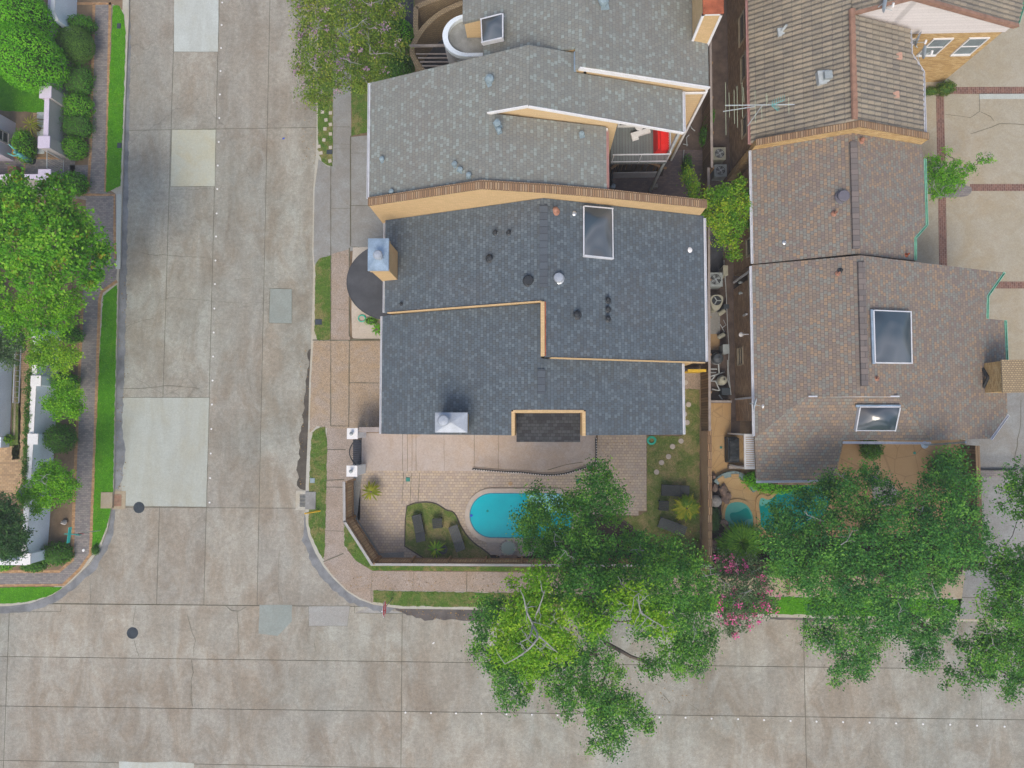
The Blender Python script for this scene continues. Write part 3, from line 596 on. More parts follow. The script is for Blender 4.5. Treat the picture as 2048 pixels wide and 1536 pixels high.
# east court
sheet('east_court', [(1790, -200), (3600, -200), (3600, 1260), (1915, 1240), (1900, 960), (1950, 950), (1950, 880), (1850, 880)], Z2, 'drive_east')
sheet('east_court_lower', [(1925, 780), (3600, 780), (3600, 1240), (1918, 1238), (1930, 1150), (1935, 960)], Z3, 'walk_grey')
sheet('brick_band', [(1872, 190), (1888, 190), (1895, 560), (1879, 560)], Z3, 'paver_red')
sheet('brick_band', [(1900, 174), (2500, 172), (2500, 186), (1900, 188)], Z3, 'paver_red')
sheet('brick_band', [(1940, 368), (2500, 367), (2500, 382), (1940, 382)], Z3, 'paver_red')
sheet('brick_band', [(1980, 563), (2500, 563), (2500, 577), (1980, 577)], Z3, 'paver_red')
sheet('court_patch', [(1958, 187), (2500, 187), (2500, 198), (1958, 198)], Z3, 'patch_pale')
sheet('tree_island', smooth_poly([(1850, 300), (1930, 370), (1946, 375), (1940, 390), (1925, 394), (1900, 395), (1850, 396)], 1), Z3+.002, 'paver_grey')
sheet('brick_band', [(1950, 938), (2500, 938), (2500, 955), (1950, 955)], Z4, 'paver_grey')
cracks('court_cracks', [dict(pts=[(1888, 230), (1915, 234), (1938, 238), (1955, 225), (1955, 190)], w=.02, wob=.03, seed=31), dict(pts=[(1958, 225), (1978, 235), (1985, 245)], w=.02, wob=.03, seed=32), dict(pts=[(1938, 270), (1965, 262), (1995, 250), (2048, 252)], w=.025, wob=.03, seed=33),
    dict(pts=[(2038, 800), (2036, 850), (2025, 920)], w=.03, wob=.04, seed=34), dict(pts=[(1940, 1100), (1990, 1110), (2048, 1105)], w=.02, seed=35)], z=Z4+.004)
M['drum_grey'] = m_plain('drum_grey', (.14, .135, .16), .6, .1, 4); M['vent_dull'] = m_plain('dull_vent', (.22, .29, .32), .6, .2, 5)
# ---------------------------------------------------------------- houses
def plane(kind, x0, z0, k): return (z0-k*x0, k, 0) if kind == 'x' else (z0-k*x0, 0, k)
def pz(pl, x, y): return pl[0]+pl[1]*x+pl[2]*y
def on(pl, px, py):
    r = CM@np.array([(px-1024)/FPX, (768-py)/FPX, -1.0]); t = (pl[0]-H)/(r[2]-pl[1]*r[0]-pl[2]*r[1]); return (float(r[0]*t), float(r[1]*t), float(H+r[2]*t))
def house(name, loc, label): return empty(name, loc, label, 'house')
def roof(parent, facets, mats, wall=None, eave=.12, thick=.16, ground=.1, wallskip=()):
    """facets: (plane, [(x,y)..], material index)"""
    mb = MB(); wb = MB()
    for i, (pl, poly, mi) in enumerate(facets):
        P = [(x, y, pz(pl, x, y)) for x, y in poly]; P = ccw(P); n = len(P)
        mb.add(P+[(x, y, z-thick) for x, y, z in P], [tuple(range(n)), tuple(range(2*n-1, n-1, -1))]+[(k+n, (k+1) % n+n, (k+1) % n, k) for k in range(n)], mi)
        if wall and i not in wallskip:
            Q = offset_poly([(p[0], p[1]) for p in P], eave); wb.prism([(x, y, pz(pl, x, y)-thick*.5) for x, y in Q], ground)
    mb.build('roof', mats, parent)
    if wall and wb.v: wb.build('wall', wall, parent)
def gutter(parent, pts, mat='gutter_metal', w=.09, name='gutter'):
    mb = MB()
    for a, b in zip(pts[:-1], pts[1:]):
        a = Vector(a); b = Vector(b); d = (b-a).normalized(); s = Vector((-d.y, d.x, 0))*w/2
        for k in (-1, 1): mb.bar(a+s*k, b+s*k, .022, .09)
        mb.bar(a-Vector((0, 0, .045)), b-Vector((0, 0, .045)), w, .012)
        n = max(1, int((b-a).length/.9))
        for i in range(n+1): q = a+(b-a)*i/n; mb.bar(q-s*1.15+Vector((0, 0, .047)), q+s*1.15+Vector((0, 0, .047)), .025, .01)
    return mb.build(name, mat, parent)
def capwall(parent, pts, th, zbot, mat, capmat=None, name='parapet', capw=.06, caph=.09):
    """pts: (x,y,ztop) along the wall's centre line"""
    mb = MB(); cb = MB()
    for a, b in zip(pts[:-1], pts[1:]):
        a = Vector(a); b = Vector(b); d = Vector((b.x-a.x, b.y-a.y, 0)).normalized(); s = Vector((-d.y, d.x, 0))*th/2
        q = [a-s, b-s, b+s, a+s]; mb.add([(v.x, v.y, zbot) for v in q]+[(v.x, v.y, v.z) for v in q], [(0, 3, 2, 1), (4, 5, 6, 7), (0, 1, 5, 4), (1, 2, 6, 5), (2, 3, 7, 6), (3, 0, 4, 7)])
        if capmat:
            s2 = s*(1+capw/th*2); q = [a-s2, b-s2, b+s2, a+s2]; cb.add([(v.x, v.y, v.z+.003) for v in q]+[(v.x, v.y, v.z+caph) for v in q], [(0, 3, 2, 1), (4, 5, 6, 7), (0, 1, 5, 4), (1, 2, 6, 5), (2, 3, 7, 6), (3, 0, 4, 7)])
    p = mb.build(name, mat, parent)
    if capmat: cb.build('coping', capmat, p if parent is not None else p)
    return p
def skylight(parent, corners, rise=.22, frame='gutter_metal', dome='dome', fw=.05):
    c = [Vector(p) for p in corners]; ctr = sum(c, Vector())/4; fb = MB()
    for i in range(4): fb.bar(c[i]+Vector((0, 0, .1)), c[(i+1) % 4]+Vector((0, 0, .1)), fw, .24)
    f = fb.build('skylight', frame, parent); db = MB(); n = 8; vs = []
    for i in range(n+1):
        for j in range(n+1):
            u, v = i/n, j/n; p = (c[0]*(1-u)+c[1]*u)*(1-v)+(c[3]*(1-u)+c[2]*u)*v
            e = min(u, 1-u, v, 1-v)*2; hh = rise*(1-(1-e)**1.7); vs.append((p.x, p.y, p.z+.2+hh))
    db.add(vs, [(i*(n+1)+j, (i+1)*(n+1)+j, (i+1)*(n+1)+j+1, i*(n+1)+j+1) for i in range(n) for j in range(n)]); db.smooth = True; db.build('dome', dome, f)
def vent(parent, p, r=.12, h=.35, mat='dark_metal', kind='cap', name='roof_vent'):
    mb = MB(); x, y, z = p; mb.lathe((x, y, z-.15), [(r*1.9, .12), (r*1.8, .16), (r*.75, .2), (r*.7, h)], 12)
    if kind == 'cap': mb.lathe((x, y, z-.15), [(r*.4, h-.02), (r*1.25, h), (r*1.2, h+.07), (r*.6, h+.13), (.01, h+.14)], 14)
    elif kind == 'drum': mb.lathe((x, y, z-.15), [(r*.8, h-.02), (r*1.5, h-.02), (r*1.55, h+.1), (r*1.35, h+.14), (.01, h+.15)], 18)
    else: mb.lathe((x, y, z-.15), [(r*.7, h), (r*.72, h+.02), (r*.5, h+.02), (r*.48, h-.05)], 12)
    mb.smooth = False; return mb.build(name, mat, parent)
def hood(parent, p, ang=0, mat='metal', k=1.0):
    mb = MB(); x, y, z = p; mb.obox((x, y), ang, .28*k, .34*k, z-.05, z+.03); mb.lathe((x, y, z-.02), [(.11*k, 0), (.1*k, .16*k), (.15*k, .2*k), (.13*k, .27*k), (.01, .3*k)], 12)
    return mb.build('roof_vent', mat, parent)
def ridge_vent(parent, x, y0, y1, z, mat, w=.34):
    mb = MB(); n = 1
    for i in range(n): mb.box(x-w/2, y0, z-.10, x+w/2, y1, z+.05)
    mb.build('ridge_vent', mat, parent)
def window(parent, axis, c, u0, u1, z0, z1, out, frame='white', glass='glass', bars=(0, 1)):
    """axis 'x': wall plane X=c, u is Y; axis 'y': wall plane Y=c, u is X. out: +-1 outward side"""
    fb = MB(); gb = MB(); t = .07; e = .06*out
    def bx(m, a, b, p, q, d0, d1):
        lo, hi = sorted((c+d0, c+d1))
        m.box(lo, a, p, hi, b, q) if axis == 'x' else m.box(a, lo, p, b, hi, q)
    bx(fb, u0-t, u1+t, z1, z1+t, 0, e); bx(fb, u0-t, u1+t, z0-t*1.3, z0, 0, e*1.5); bx(fb, u0-t, u0, z0, z1, 0, e); bx(fb, u1, u1+t, z0, z1, 0, e)
    for i in range(bars[1]): zz = z0+(z1-z0)*(i+1)/(bars[1]+1); bx(fb, u0, u1, zz-.025, zz+.025, .005*out, e*.8)
    for i in range(bars[0]): uu = u0+(u1-u0)*(i+1)/(bars[0]+1); bx(fb, uu-.02, uu+.02, z0, z1, .005*out, e*.8)
    f = fb.build('window', frame, parent); bx(gb, u0, u1, z0, z1, -.02*out, .018*out); gb.build('pane', glass, f)
def chimney(parent, x0, y0, x1, y1, zb, zt, wall, cap, pot=None, potr=.24, lip=.06, name='chimney', pot_mat='metal_cap2', hip=.07):
    mb = MB(); mb.box(x0+lip, y0+lip, zb, x1-lip, y1-lip, zt-.06); mb.box(x0+lip-.035, y0+lip-.035, zt-.42, x1-lip+.035, y1-lip+.035, zt-.30); c = mb.build(name, wall, parent)
    cb = MB(); z = zt; cb.box(x0, y0, z-.12, x1, y1, z); d = min(x1-x0, y1-y0)*.33; xm, ym = (x0+x1)/2, (y0+y1)/2
    cb.add([(x0, y0, z+.002), (x1, y0, z+.002), (x1, y1, z+.002), (x0, y1, z+.002), (xm, ym, z+hip)], [(0, 1, 4), (1, 2, 4), (2, 3, 4), (3, 0, 4)]); cb.build('chimney_cap', cap, c)
    if pot:
        xm, ym = pot; pb = MB(); pb.lathe((xm, ym, z+hip*.6), [(potr*.75, -.05), (potr*.7, .28)], 18); pb.lathe((xm, ym, z+hip*.6), [(potr*.5, .30), (potr, .32), (potr*1.02, .40), (potr*.8, .46), (.01, .48)], 20); pb.build('flue', pot_mat, c)
    return c
def downpipe(parent, x, y, z1, mat='gutter_metal', z0=.15, name='downpipe'):
    mb = MB(); mb.box(x-.045, y-.04, z0, x+.045, y+.04, z1); return mb.build(name, mat, parent)

# --- main house: charcoal roof, tan walls
h = house('townhouse', (0, 4, .12), 'tan corner townhouse with stepped charcoal shingle roofs beside the oval pool yard')
m1w = plane('x', .27, 8.6, .4); m1e = plane('x', .27, 8.6, -.38); m2w = plane('x', .17, 8.0, .4); m2s = plane('x', -6.05, pz(m2w, -6.05, 0), .62); m2e = plane('x', .17, 8.0, -.37)
roof(h, [(m1w, [(-7.1, 4.98), (.27, 4.98), (.27, 9.33), (-7.1, 9.33)], 0), (m1e, [(.27, 2.62), (7.62, 2.62), (7.62, 9.33), (.27, 9.33)], 0)], ['roof_dark'], 'stucco')
roof(h, [(m2w, [(-6.05, -.66), (-1.12, -.66), (-1.12, 4.97), (-6.05, 4.97)], 0), (m2w, [(-1.12, .43), (.17, .43), (.17, 4.97), (-1.12, 4.97)], 0), (m2s, [(-7.42, -.66), (-6.05, -.66), (-6.05, 4.97), (-7.42, 4.97)], 0),
         (m2e, [(.17, .43), (2.07, .43), (2.07, 2.61), (.17, 2.61)], 0), (m2e, [(2.07, -.66), (6.6, -.66), (6.6, 2.61), (2.07, 2.61)], 0)], ['roof_dark'], 'stucco')
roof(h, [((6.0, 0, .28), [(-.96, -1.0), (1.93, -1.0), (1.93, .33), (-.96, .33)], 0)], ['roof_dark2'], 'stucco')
for pts in ([(-1.05, -.68), (-1.05, .37), (2.0, .37), (2.0, -.68)],):
    q = [(x, y, (pz(m2w, x, y) if x < .17 else pz(m2e, x, y))+.04) for x, y in pts]
    capwall(h, [q[0], q[1]], .14, 5.6, 'stucco'); capwall(h, [q[1], (.17, .37, 8.0), q[2]], .12, 5.6, 'stucco'); capwall(h, [q[2], q[3]], .14, 5.6, 'stucco')
# trim along the steps between the two roofs
mb = MB()
for a, b in (((-6.9, 4.955), (.22, 4.955)),): mb.bar((a[0], a[1], pz(m1w, a[0], 0)-.05), (b[0], b[1], pz(m1w, b[0], 0)-.05), .05, .22)
mb.bar((.55, 2.59, pz(m1e, .55, 0)-.06), (7.55, 2.59, pz(m1e, 7.55, 0)-.06), .05, .2)
mb.bar((.22, 2.66, 8.52), (.22, 4.93, 8.52), .16, .32); mb.build('rake_trim', 'stucco', h)
mb = MB(); mb.bar((.335, 2.66, 8.60), (.335, 4.93, 8.60), .045, .1); mb.build('flashing', 'rust', h)
# party wall with brick coping
PY = 9.47
capwall(h, [(-7.34, PY, 7.9), (-2.24, PY, 9.9), (.33, PY, 9.35), (2.95, PY, 8.6), (7.45, PY, 7.05)], .24, .1, 'stucco', 'cop_brick', name='party_wall', caph=.1)
gutter(h, [(-7.13, 5.0, 5.6), (-7.13, 9.2, 5.6)]); gutter(h, [(-7.46, -.64, 4.6), (-7.46, 4.95, 4.6)]); gutter(h, [(7.66, 2.65, 5.8), (7.66, 9.2, 5.8)]); gutter(h, [(6.64, -.64, 5.6), (6.64, 2.55, 5.6)])
ridge_vent(h, .27, 5.55, 9.0, 8.6, 'ridge_dark'); ridge_vent(h, .17, 1.1, 2.15, 8.0, 'ridge_dark', .32)
a = W(736, 477, 8.1); b = W(777, 541, 8.1)
chimney(h, a[0], b[1], b[0], a[1], .1, 8.1, 'stucco', 'metal_cap', pot=W(757, 511, 8.4)[:2], potr=.2)
a = W(870, 825, 7.75); b = W(934, 865, 7.75)
chimney(h, a[0], b[1], b[0]+.02, a[1], 4.5, 7.75, 'stucco', 'metal_cap2', pot=W(888, 841, 8)[:2], potr=.25)
skylight(h, [on(m1e, 1167, 415), on(m1e, 1224, 420), on(m1e, 1225, 519), on(m1e, 1167, 513)], .32)
for px, py, r, hh, mt, kd in ((1057, 562, .135, .24, 'dark_metal', 'drum'), (1117, 557, .14, .24, 'metal', 'drum'), (1153, 630, .12, .3, 'dark_metal', 'cap'), (1215, 601, .085, .34, 'dark_metal', 'cap'), (1215, 619, .085, .34, 'dark_metal', 'cap'), (1215, 638, .085, .34, 'dark_metal', 'cap'),
                              (1111, 423, .1, .38, 'copper', 'cap'), (1148, 427, .06, .26, 'metal', 'pipe'), (1379, 500, .07, .2, 'white', 'pipe')):
    vent(h, on(m1e, px, py) if px > 1080 else on(m1w, px, py), r, hh, mt, kd)
for px, py, r in ((980, 517, .11), (991, 466, .07), (1018, 466, .07), (803, 608, .05)): vent(h, on(m1w, px, py), r, .26, 'dark_metal', 'cap')
# the half-round entrance roof
mb = MB(); c = (-7.3, 6.95); P = [(c[0], c[1]+1.96)]+[(c[0]-2.28*math.sin(t)*1.0, c[1]+1.96*math.cos(t)) for t in np.linspace(.0, math.pi, 28)[1:-1]]+[(c[0], c[1]-1.96)]
mb.prism([(x, y) for x, y in P], 3.05, 3.2); mb.build('entry_roof', 'roof_flat', h)
mb = MB(); Q = [(c[0]+(x-c[0])*.95, c[1]+(y-c[1])*.95) for x, y in P]; mb.prism(Q, .1, 3.045); mb.build('entry_wall', 'stucco', h)
mb = MB(); mb.tube([(x, y, 3.2) for x, y in P], .02, 5); mb.build('roof_edge', 'roof_flat', h)
# west front: garage door, south windows
mb = MB(); mb.box(-7.34, .3, .12, -7.29, 4.2, 2.5)
for z in (.7, 1.2, 1.7, 2.2): mb.box(-7.36, .3, z, -7.335, 4.2, z+.03)
mb.build('garage_door', 'white', h)
for x0, x1 in ((-6.6, -5.4), (-4.4, -3.2), (3.2, 4.4), (5.0, 6.0)):
    window(h, 'y', -.54, x0, x1, 3.4, 4.6, -1); 
for x0, x1 in ((-6.4, -5.2), (3.2, 4.8)): window(h, 'y', -.54, x0, x1, .9, 2.2, -1)
mb = MB(); mb.box(-.3, -.9, .16, 1.2, -.86, 2.3); d = mb.build('patio_door', 'white', h); mb = MB(); mb.box(-.22, -.925, .3, .42, -.9, 2.2); mb.box(.5, -.925, .3, 1.12, -.9, 2.2); mb.build('pane', 'glass', d)
mb = MB()
x, y = W(768, 462, 3.0)[:2]; mb.add([(-8.1, 8.75, 2.6), (-7.05, 8.75, 2.6), (-7.05, 9.3, 2.6), (-7.6, 9.3, 2.6), (-8.1, 8.75, 2.66), (-7.05, 8.75, 2.66), (-7.05, 9.3, 2.66), (-7.6, 9.3, 2.66)], [(3, 2, 1, 0), (4, 5, 6, 7), (0, 1, 5, 4), (1, 2, 6, 5), (2, 3, 7, 6), (3, 0, 4, 7)]); mb.build('awning', 'sign_green', h)

# --- north house: grey roof, two ridges
h = house('townhouse', (0, 12, .12), 'tan townhouse with the big weathered grey shingle roof north of the brick party wall')
n1w = plane('x', -2.11, 9.8, .4); n1e = plane('x', -2.11, 9.8, -.25); n2w = n1w; zr = pz(n1w, -.33, 0); n2e = plane('x', -.33, zr, -.36)
roof(h, [(n1w, [(-7.36, 9.6), (-2.11, 9.6), (-2.11, 14.9), (-7.36, 14.9)], 0), (n1e, [(-2.11, 9.6), (2.93, 9.6), (2.93, 12.38), (-2.11, 12.5)], 0), (n2w, [(-2.11, 12.5), (-.33, 12.46), (-.33, 14.9), (-2.11, 14.9)], 0)], ['roof_grey'], 'siding')
roof(h, [(n2e, [(-.33, 12.42), (3.5, 12.3), (3.5, 14.1), (1.6, 14.1), (1.6, 14.9), (-.33, 14.9)], 0)], ['roof_grey'], 'siding')
roof(h, [(n2e, [(3.5, 12.3), (6.24, 12.25), (6.24, 14.1), (3.5, 14.1)], 0)], ['roof_grey'])
mb = MB(); mb.bar((-2.0, 12.48, 9.76), (-.33, 12.42, pz(n2e, -.33, 0)-.04), .05, .16); mb.bar((-.33, 12.40, zr-.04), (6.26, 12.23, pz(n2e, 6.26, 0)-.04), .05, .16); mb.bar((2.95, 12.28, .2), (2.95, 12.28, 8.5), .12, .1); mb.build('rake_trim', 'white', h)
gutter(h, [(-7.41, 9.7, 7.7), (-7.41, 14.85, 7.7)]); gutter(h, [(2.98, 9.65, 8.48), (2.98, 12.2, 8.48)], 'gutter_red'); gutter(h, [(6.28, 12.3, 8.15), (6.28, 14.0, 8.15)])
mb = MB(); mb.box(1.5, 14.12, 9.6, 1.6, 14.9, 9.95); mb.build('flashing', 'metal_cap', h)
for px, py, k in ((980, 163, 1.2), (995, 250, 1.0), (998, 262, .7)): hood(h, on(n1w if px < 1040 and py < 215 else n1w, px, py), .4, 'vent_dull', k)
for px, py in ((765, 320), (910, 330), (921, 341), (938, 352), (784, 385)): hood(h, on(n1w, px, py), random.uniform(0, 1.5), 'vent_dull', .75)
hood(h, on(n1e, 1163, 270), .3, 'vent_dull', .8); hood(h, on(n1e, 1115, 374), .3, 'vent_dull', .65)
mb = MB(); mb.box(-.7, 12.56, 5, .1, 14.7, zr-.32); mb.box(1.2, 14.15, 5, 1.62, 14.8, 9.2); mb.build('wall', 'siding', h)
# recessed balcony
mb = MB(); mb.box(3.5, 12.2, 4.75, 6.15, 14.0, 4.9); mb.box(3.55, 14.0, .12, 6.1, 14.08, 7.9, 1); mb.build('balcony', ['deck', 'siding'], h)
mb = MB(); mb.bar((3.5, 12.22, 5.85), (6.14, 12.22, 5.85), .05, .04); mb.bar((3.5, 12.22, 5.0), (6.14, 12.22, 5.0), .04, .04); mb.bar((6.14, 12.22, 5.85), (6.14, 14.0, 5.85), .05, .04)
for i in range(3): x = 3.55+i*1.28; mb.bar((x, 12.22, 4.9), (x, 12.22, 5.85), .04, .04)
for i in range(14): y = 12.35+i*.12; mb.bar((6.14, y, 4.9), (6.14, y, 5.85), .015, .015)
mb.build('railing', 'gutter_metal', h)
mb = MB(); mb.box(6.08, 12.36, .12, 6.2, 12.48, 8.0); mb.build('post', 'pipe', h)
window(h, 'y', 14.0, 3.9, 5.6, 5.0, 7.0, -1, bars=(1, 0)); window(h, 'x', -7.24, 10.3, 11.6, 4.6, 6.2, -1); window(h, 'x', -7.24, 12.8, 14.0, 4.6, 6.2, -1)
mb = MB(); mb.box(-7.30, 10.2, .12, -7.23, 13.8, 2.5); mb.build('garage_door', 'white', h)

# --- far north house with chimney and the round stair tower
h = house('townhouse', (2, 18, .12), 'grey roofed townhouse at the top edge with a white rimmed round tower')
n3e = plane('x', 1.97, 10.25, -.36); n3w = plane('x', 1.97, 10.25, .36); YN = 27.0
roof(h, [(n3w, [(-3.2, 17.15), (-2.3, 17.15), (-2.3, 15.0), (1.55, 15.0), (1.55, 14.12), (1.97, 14.12), (1.97, YN), (-3.2, YN)], 0), (n3e, [(1.97, 14.12), (7.3, 14.12), (7.3, YN), (1.97, YN)], 0)], ['roof_grey'], 'siding', eave=.06)
mb = MB(); mb.bar((1.7, 14.09, 10.14), (7.32, 14.09, pz(n3e, 7.32, 0)-.03), .06, .2); mb.bar((7.27, 14.1, .2), (7.27, 14.1, 8.1), .1, .1); mb.bar((6.3, 14.06, 7.95), (7.3, 14.06, 7.95), .06, .1); mb.build('rake_trim', 'white', h)
a = W(1408, 0, 10.6); b = W(1445, 24, 10.6)
mb = MB(); mb.box(a[0], b[1], 6.5, b[0], b[1]+2.6, 10.55); c = mb.build('chimney', 'stucco', h)
mb = MB(); mb.box(a[0]-.05, b[1]-.05, 10.55, b[0]+.05, b[1]+2.65, 10.62); mb.build('chimney_cap', 'rust', c)
mb = MB()
for x in (a[0], b[0]): mb.box(x-.05, b[1]-.03, 6.6, x+.05, b[1]+.04, 10.55)
mb.box(a[0]-.05, b[1]-.03, 10.42, b[0]+.05, b[1]+.03, 10.55); mb.build('chimney_trim', 'white', c)
skylight(h, [W(963, 44, 9.0), W(1006, 33, 9.4), W(1006, 81, 9.4), W(965, 90, 9.0)], .2)
hood(h, on(n3e, 1206, 8), .2, 'vent_dull', 1.5)
tz = 7.3; tc = W(935, 71, tz); tr = .98
P = [(tc[0]+.75, tc[1]+tr), (tc[0], tc[1]+tr)]+[(tc[0]-tr*1.15*math.sin(t), tc[1]+tr*math.cos(t)) for t in np.linspace(0, math.pi, 22)[1:-1]]+[(tc[0], tc[1]-tr), (tc[0]+.75, tc[1]-tr)]
mb = MB(); mb.prism(P+[], .1, tz-.25); t_ = mb.build('tower', 'greywall', h); mb = MB(); mb.prism([(x, y) for x, y in offset_poly(P, .1)], tz-.3, tz-.2); mb.build('tower_roof', 'roof_felt2', t_)
mb = MB()
for i in range(len(P)-1):
    q0, q1 = Vector(P[i]), Vector(P[i+1]); cc = Vector((tc[0]+.3, tc[1])); o0, o1 = (cc-q0)*.17, (cc-q1)*.17
    mb.prism([(q0.x, q0.y), (q1.x, q1.y), (q1.x+o1.x, q1.y+o1.y), (q0.x+o0.x, q0.y+o0.y)], tz-.6, tz+.02)
mb.build('tower_parapet', 'white_blue', t_)
# curved garden wall and pergola west of the tower
g = empty('garden_wall', (-6, 17, .12), 'curved tan brick garden wall with a flat coping wrapping the round tower', 'wall')
arc = smooth_poly([W(*p, 2.2)[:2] for p in [(925, 5), (885, 22), (852, 48), (830, 80), (822, 102), (830, 122), (850, 145), (866, 170)]], 2, False)
capwall(g, [(x, y, 2.1) for x, y in arc], .2, .1, 'brick_edge', 'brick_edge', name='wall', capw=.03, caph=.1)
capwall(g, [(*W(940, -22, 2.2)[:2], 2.12), (*W(866, 0, 2.2)[:2], 2.12), (*W(832, 14, 2.2)[:2], 2.12), (*W(831, 50, 2.2)[:2], 2.12), (*W(833, 72, 2.2)[:2], 2.12)], .2, .1, 'brick_edge', 'brick_edge', name='wall', capw=.03, caph=.1)
sheet('dark_court', [W(*p)[:2] for p in [(850, 30), (980, 30), (980, 170), (845, 170), (835, 100)]], Z3, 'asphalt', world=True)  # dark floor sheet inside the curved wall
g = empty('pergola', (*W(865, 115)[:2], .12), 'pale pergola of parallel bars between the curved garden wall and round tower', 'pergola')
mb = MB(); a = W(818, 92, 2.5); b = W(890, 91, 2.5); mb.bar(a, b, .12, .1); mb.build('beam', 'wood_grey', g)
for y0 in (108, 116, 124, 132, 140): a = W(832+(y0-108)*.5, y0, 2.3); b = W(898, y0, 2.3); mb = MB(); mb.bar(a, b, .05, .08); mb.build('bar', 'wood_grey', g)
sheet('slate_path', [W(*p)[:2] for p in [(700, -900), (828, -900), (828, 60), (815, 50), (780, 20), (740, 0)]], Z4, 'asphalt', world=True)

# --- east houses
def tile_roof(parent, pl, poly, name='roof', per=.235, amp=.07, course=.36, mat=None):
    """clay tiles as real waves running down the slope"""
    P = ccw(poly); ys = [p[1] for p in P]; y = min(ys)+.001; mb = MB(); prev = None; k = 0
    def span(y):
        xs = []
        for i in range(len(P)):
            a, b = P[i], P[(i+1) % len(P)]
            if (a[1] <= y < b[1]) or (b[1] <= y < a[1]): xs.append(a[0]+(b[0]-a[0])*(y-a[1])/(b[1]-a[1]))
        return (min(xs), max(xs)) if len(xs) > 1 else None
    x_hi = max(p[0] for p in P); x_lo = min(p[0] for p in P); nx = int((x_hi-x_lo)/course)+1; V = []; rows_ = []; ph = [0, .5, .9, 1, .9, .5, 0, -.12]
    while y < max(ys)-.001:
        s = span(y)
        if s:
            row = []
            hgt = ph[k % 8]*amp
            for i in range(nx+1):
                xa = x_lo+i*course
                for xx, st in ((xa, 0), (xa+course*.999, .028)):
                    x = min(max(xx, s[0]), s[1]); d = st if pl[1] > 0 else .028-st
                    row.append((x, y, pz(pl, x, y)+hgt-d+.03))
            rows_.append(row)
        y += per/8; k += 1
    n = len(rows_[0])
    for r in rows_: V += r
    F = [(i*n+j, i*n+j+1, (i+1)*n+j+1, (i+1)*n+j) for i in range(len(rows_)-1) for j in range(n-1)]
    mb.add(V, F); return mb.build(name, mat or 'tile', parent)
def m_claytile():
    m, nt, b, o = nodes('clay_tile'); p = pos(nt); s = N(nt, 'ShaderNodeSeparateXYZ'); nt.links.new(p, s.inputs[0]); c = N(nt, 'ShaderNodeCombineXYZ')
    nt.links.new(s.outputs[0], c.inputs[0]); nt.links.new(s.outputs[1], c.inputs[1]); br = N(nt, 'ShaderNodeTexBrick', offset=0)
    nt.links.new(c.outputs[0], br.inputs['Vector'])
    for k, v in (('Color1', (0, 0, 0, 1)), ('Color2', (1, 1, 1, 1)), ('Mortar', (.3, .3, .3, 1)), ('Scale', 1.0), ('Mortar Size', .016), ('Mortar Smooth', .5), ('Brick Width', .36), ('Row Height', .235)): br.inputs[k].default_value = v
    col = ramp(nt, br.outputs['Color'], [(0, (.21, .185, .145)), (.25, (.255, .22, .17)), (.5, (.19, .17, .14)), (.75, (.235, .21, .165))], 'CONSTANT'); col = mix(nt, math_(nt, 'MULTIPLY', br.outputs['Fac'], .8), col, (.05, .05, .05))
    f = ramp(nt, noise(nt, p, .8, 5, .7), [(.4, 0), (.75, 1)]); col = mix(nt, math_(nt, 'MULTIPLY', f, .5), col, (.36, .31, .22))
    gg = ramp(nt, noise(nt, p, 20, 3), [(.25, .8), (.75, 1.2)]); col = mix(nt, 1.0, col, gg, 'MULTIPLY')
    nt.links.new(col, b.inputs['Base Color']); b.inputs['Roughness'].default_value = .85; return m
M['tile'] = m_claytile(); M['ridge_tile'] = m_plain('ridge_tile', (.29, .17, .12), .85, .25, 3)
def side_windows(h, x, spec):
    for (y0, y1, z0, z1) in spec: window(h, 'x', x, y0, y1, z0, z1, -1, 'walk_cream', 'glass', (0, 1))
# lower brown house
h = house('brick_house', (16, 3, .12), 'brown brick house whose mottled brown roof has two skylights, beside the teal pool')
ew = plane('x', 14.36, 6.4, .49); ee = plane('x', 14.36, 6.4, -.31); es = (3.32, .133, .386)
P = lambda pl, *q: [on(pl, *p)[:2] for p in q]
A = on(ew, 1610, 795)[:2]; B = on(ee, 1795, 793)[:2]; C = on(ew, 1515, 876)[:2]; D = on(es, 1861, 881)[:2]; Ya = (A[1]+B[1])/2
roof(h, [(ew, [(10.2, 7.36), (14.36, 7.30), (14.36, Ya), (A[0], Ya), (10.2, C[1])], 0),
         (ee, [(14.36, 7.30)]+[on(ee, *p)[:2] for p in [(2007, 545), (1974, 592), (1973, 637), (2008, 641), (2013, 755), (2015, 828), (1980, 877)]]+[(D[0], D[1]), (B[0], Ya), (14.36, Ya)], 0),
         (es, [(A[0], Ya), (B[0], Ya), (D[0], D[1]), on(es, 1685, 880)[:2], on(es, 1672, 958)[:2], on(es, 1513, 960)[:2], (10.2, C[1])], 1)], ['roof_brown', 'roof_brown_s'], 'brick_brown', eave=.34, wallskip=(2,))
for pts in ([(11.2, -.8), (17.5, -.6), (16, .9), (12.4, .9)], [(11.5, -3.1), (13.9, -3.1), (14.2, -.75), (11.5, -.75)]):
    mb = MB(); mb.prism([(x, y, pz(es, x, y)-.1) for x, y in pts], .1); mb.build('wall', 'brick_brown', h)
gutter(h, [(10.15, C[1]+.1, 4.33), (10.15, 7.3, 4.33)]); gl = [on(ee, *p) for p in [(2007, 545), (1974, 592), (1973, 637)]]; gutter(h, [(p[0]+.05, p[1], p[2]-.03) for p in gl], 'gutter_green')
gl = [on(ee, *p) for p in [(2009, 641), (2014, 755)]]; gutter(h, [(p[0]+.05, p[1], p[2]-.03) for p in gl], 'gutter_green')
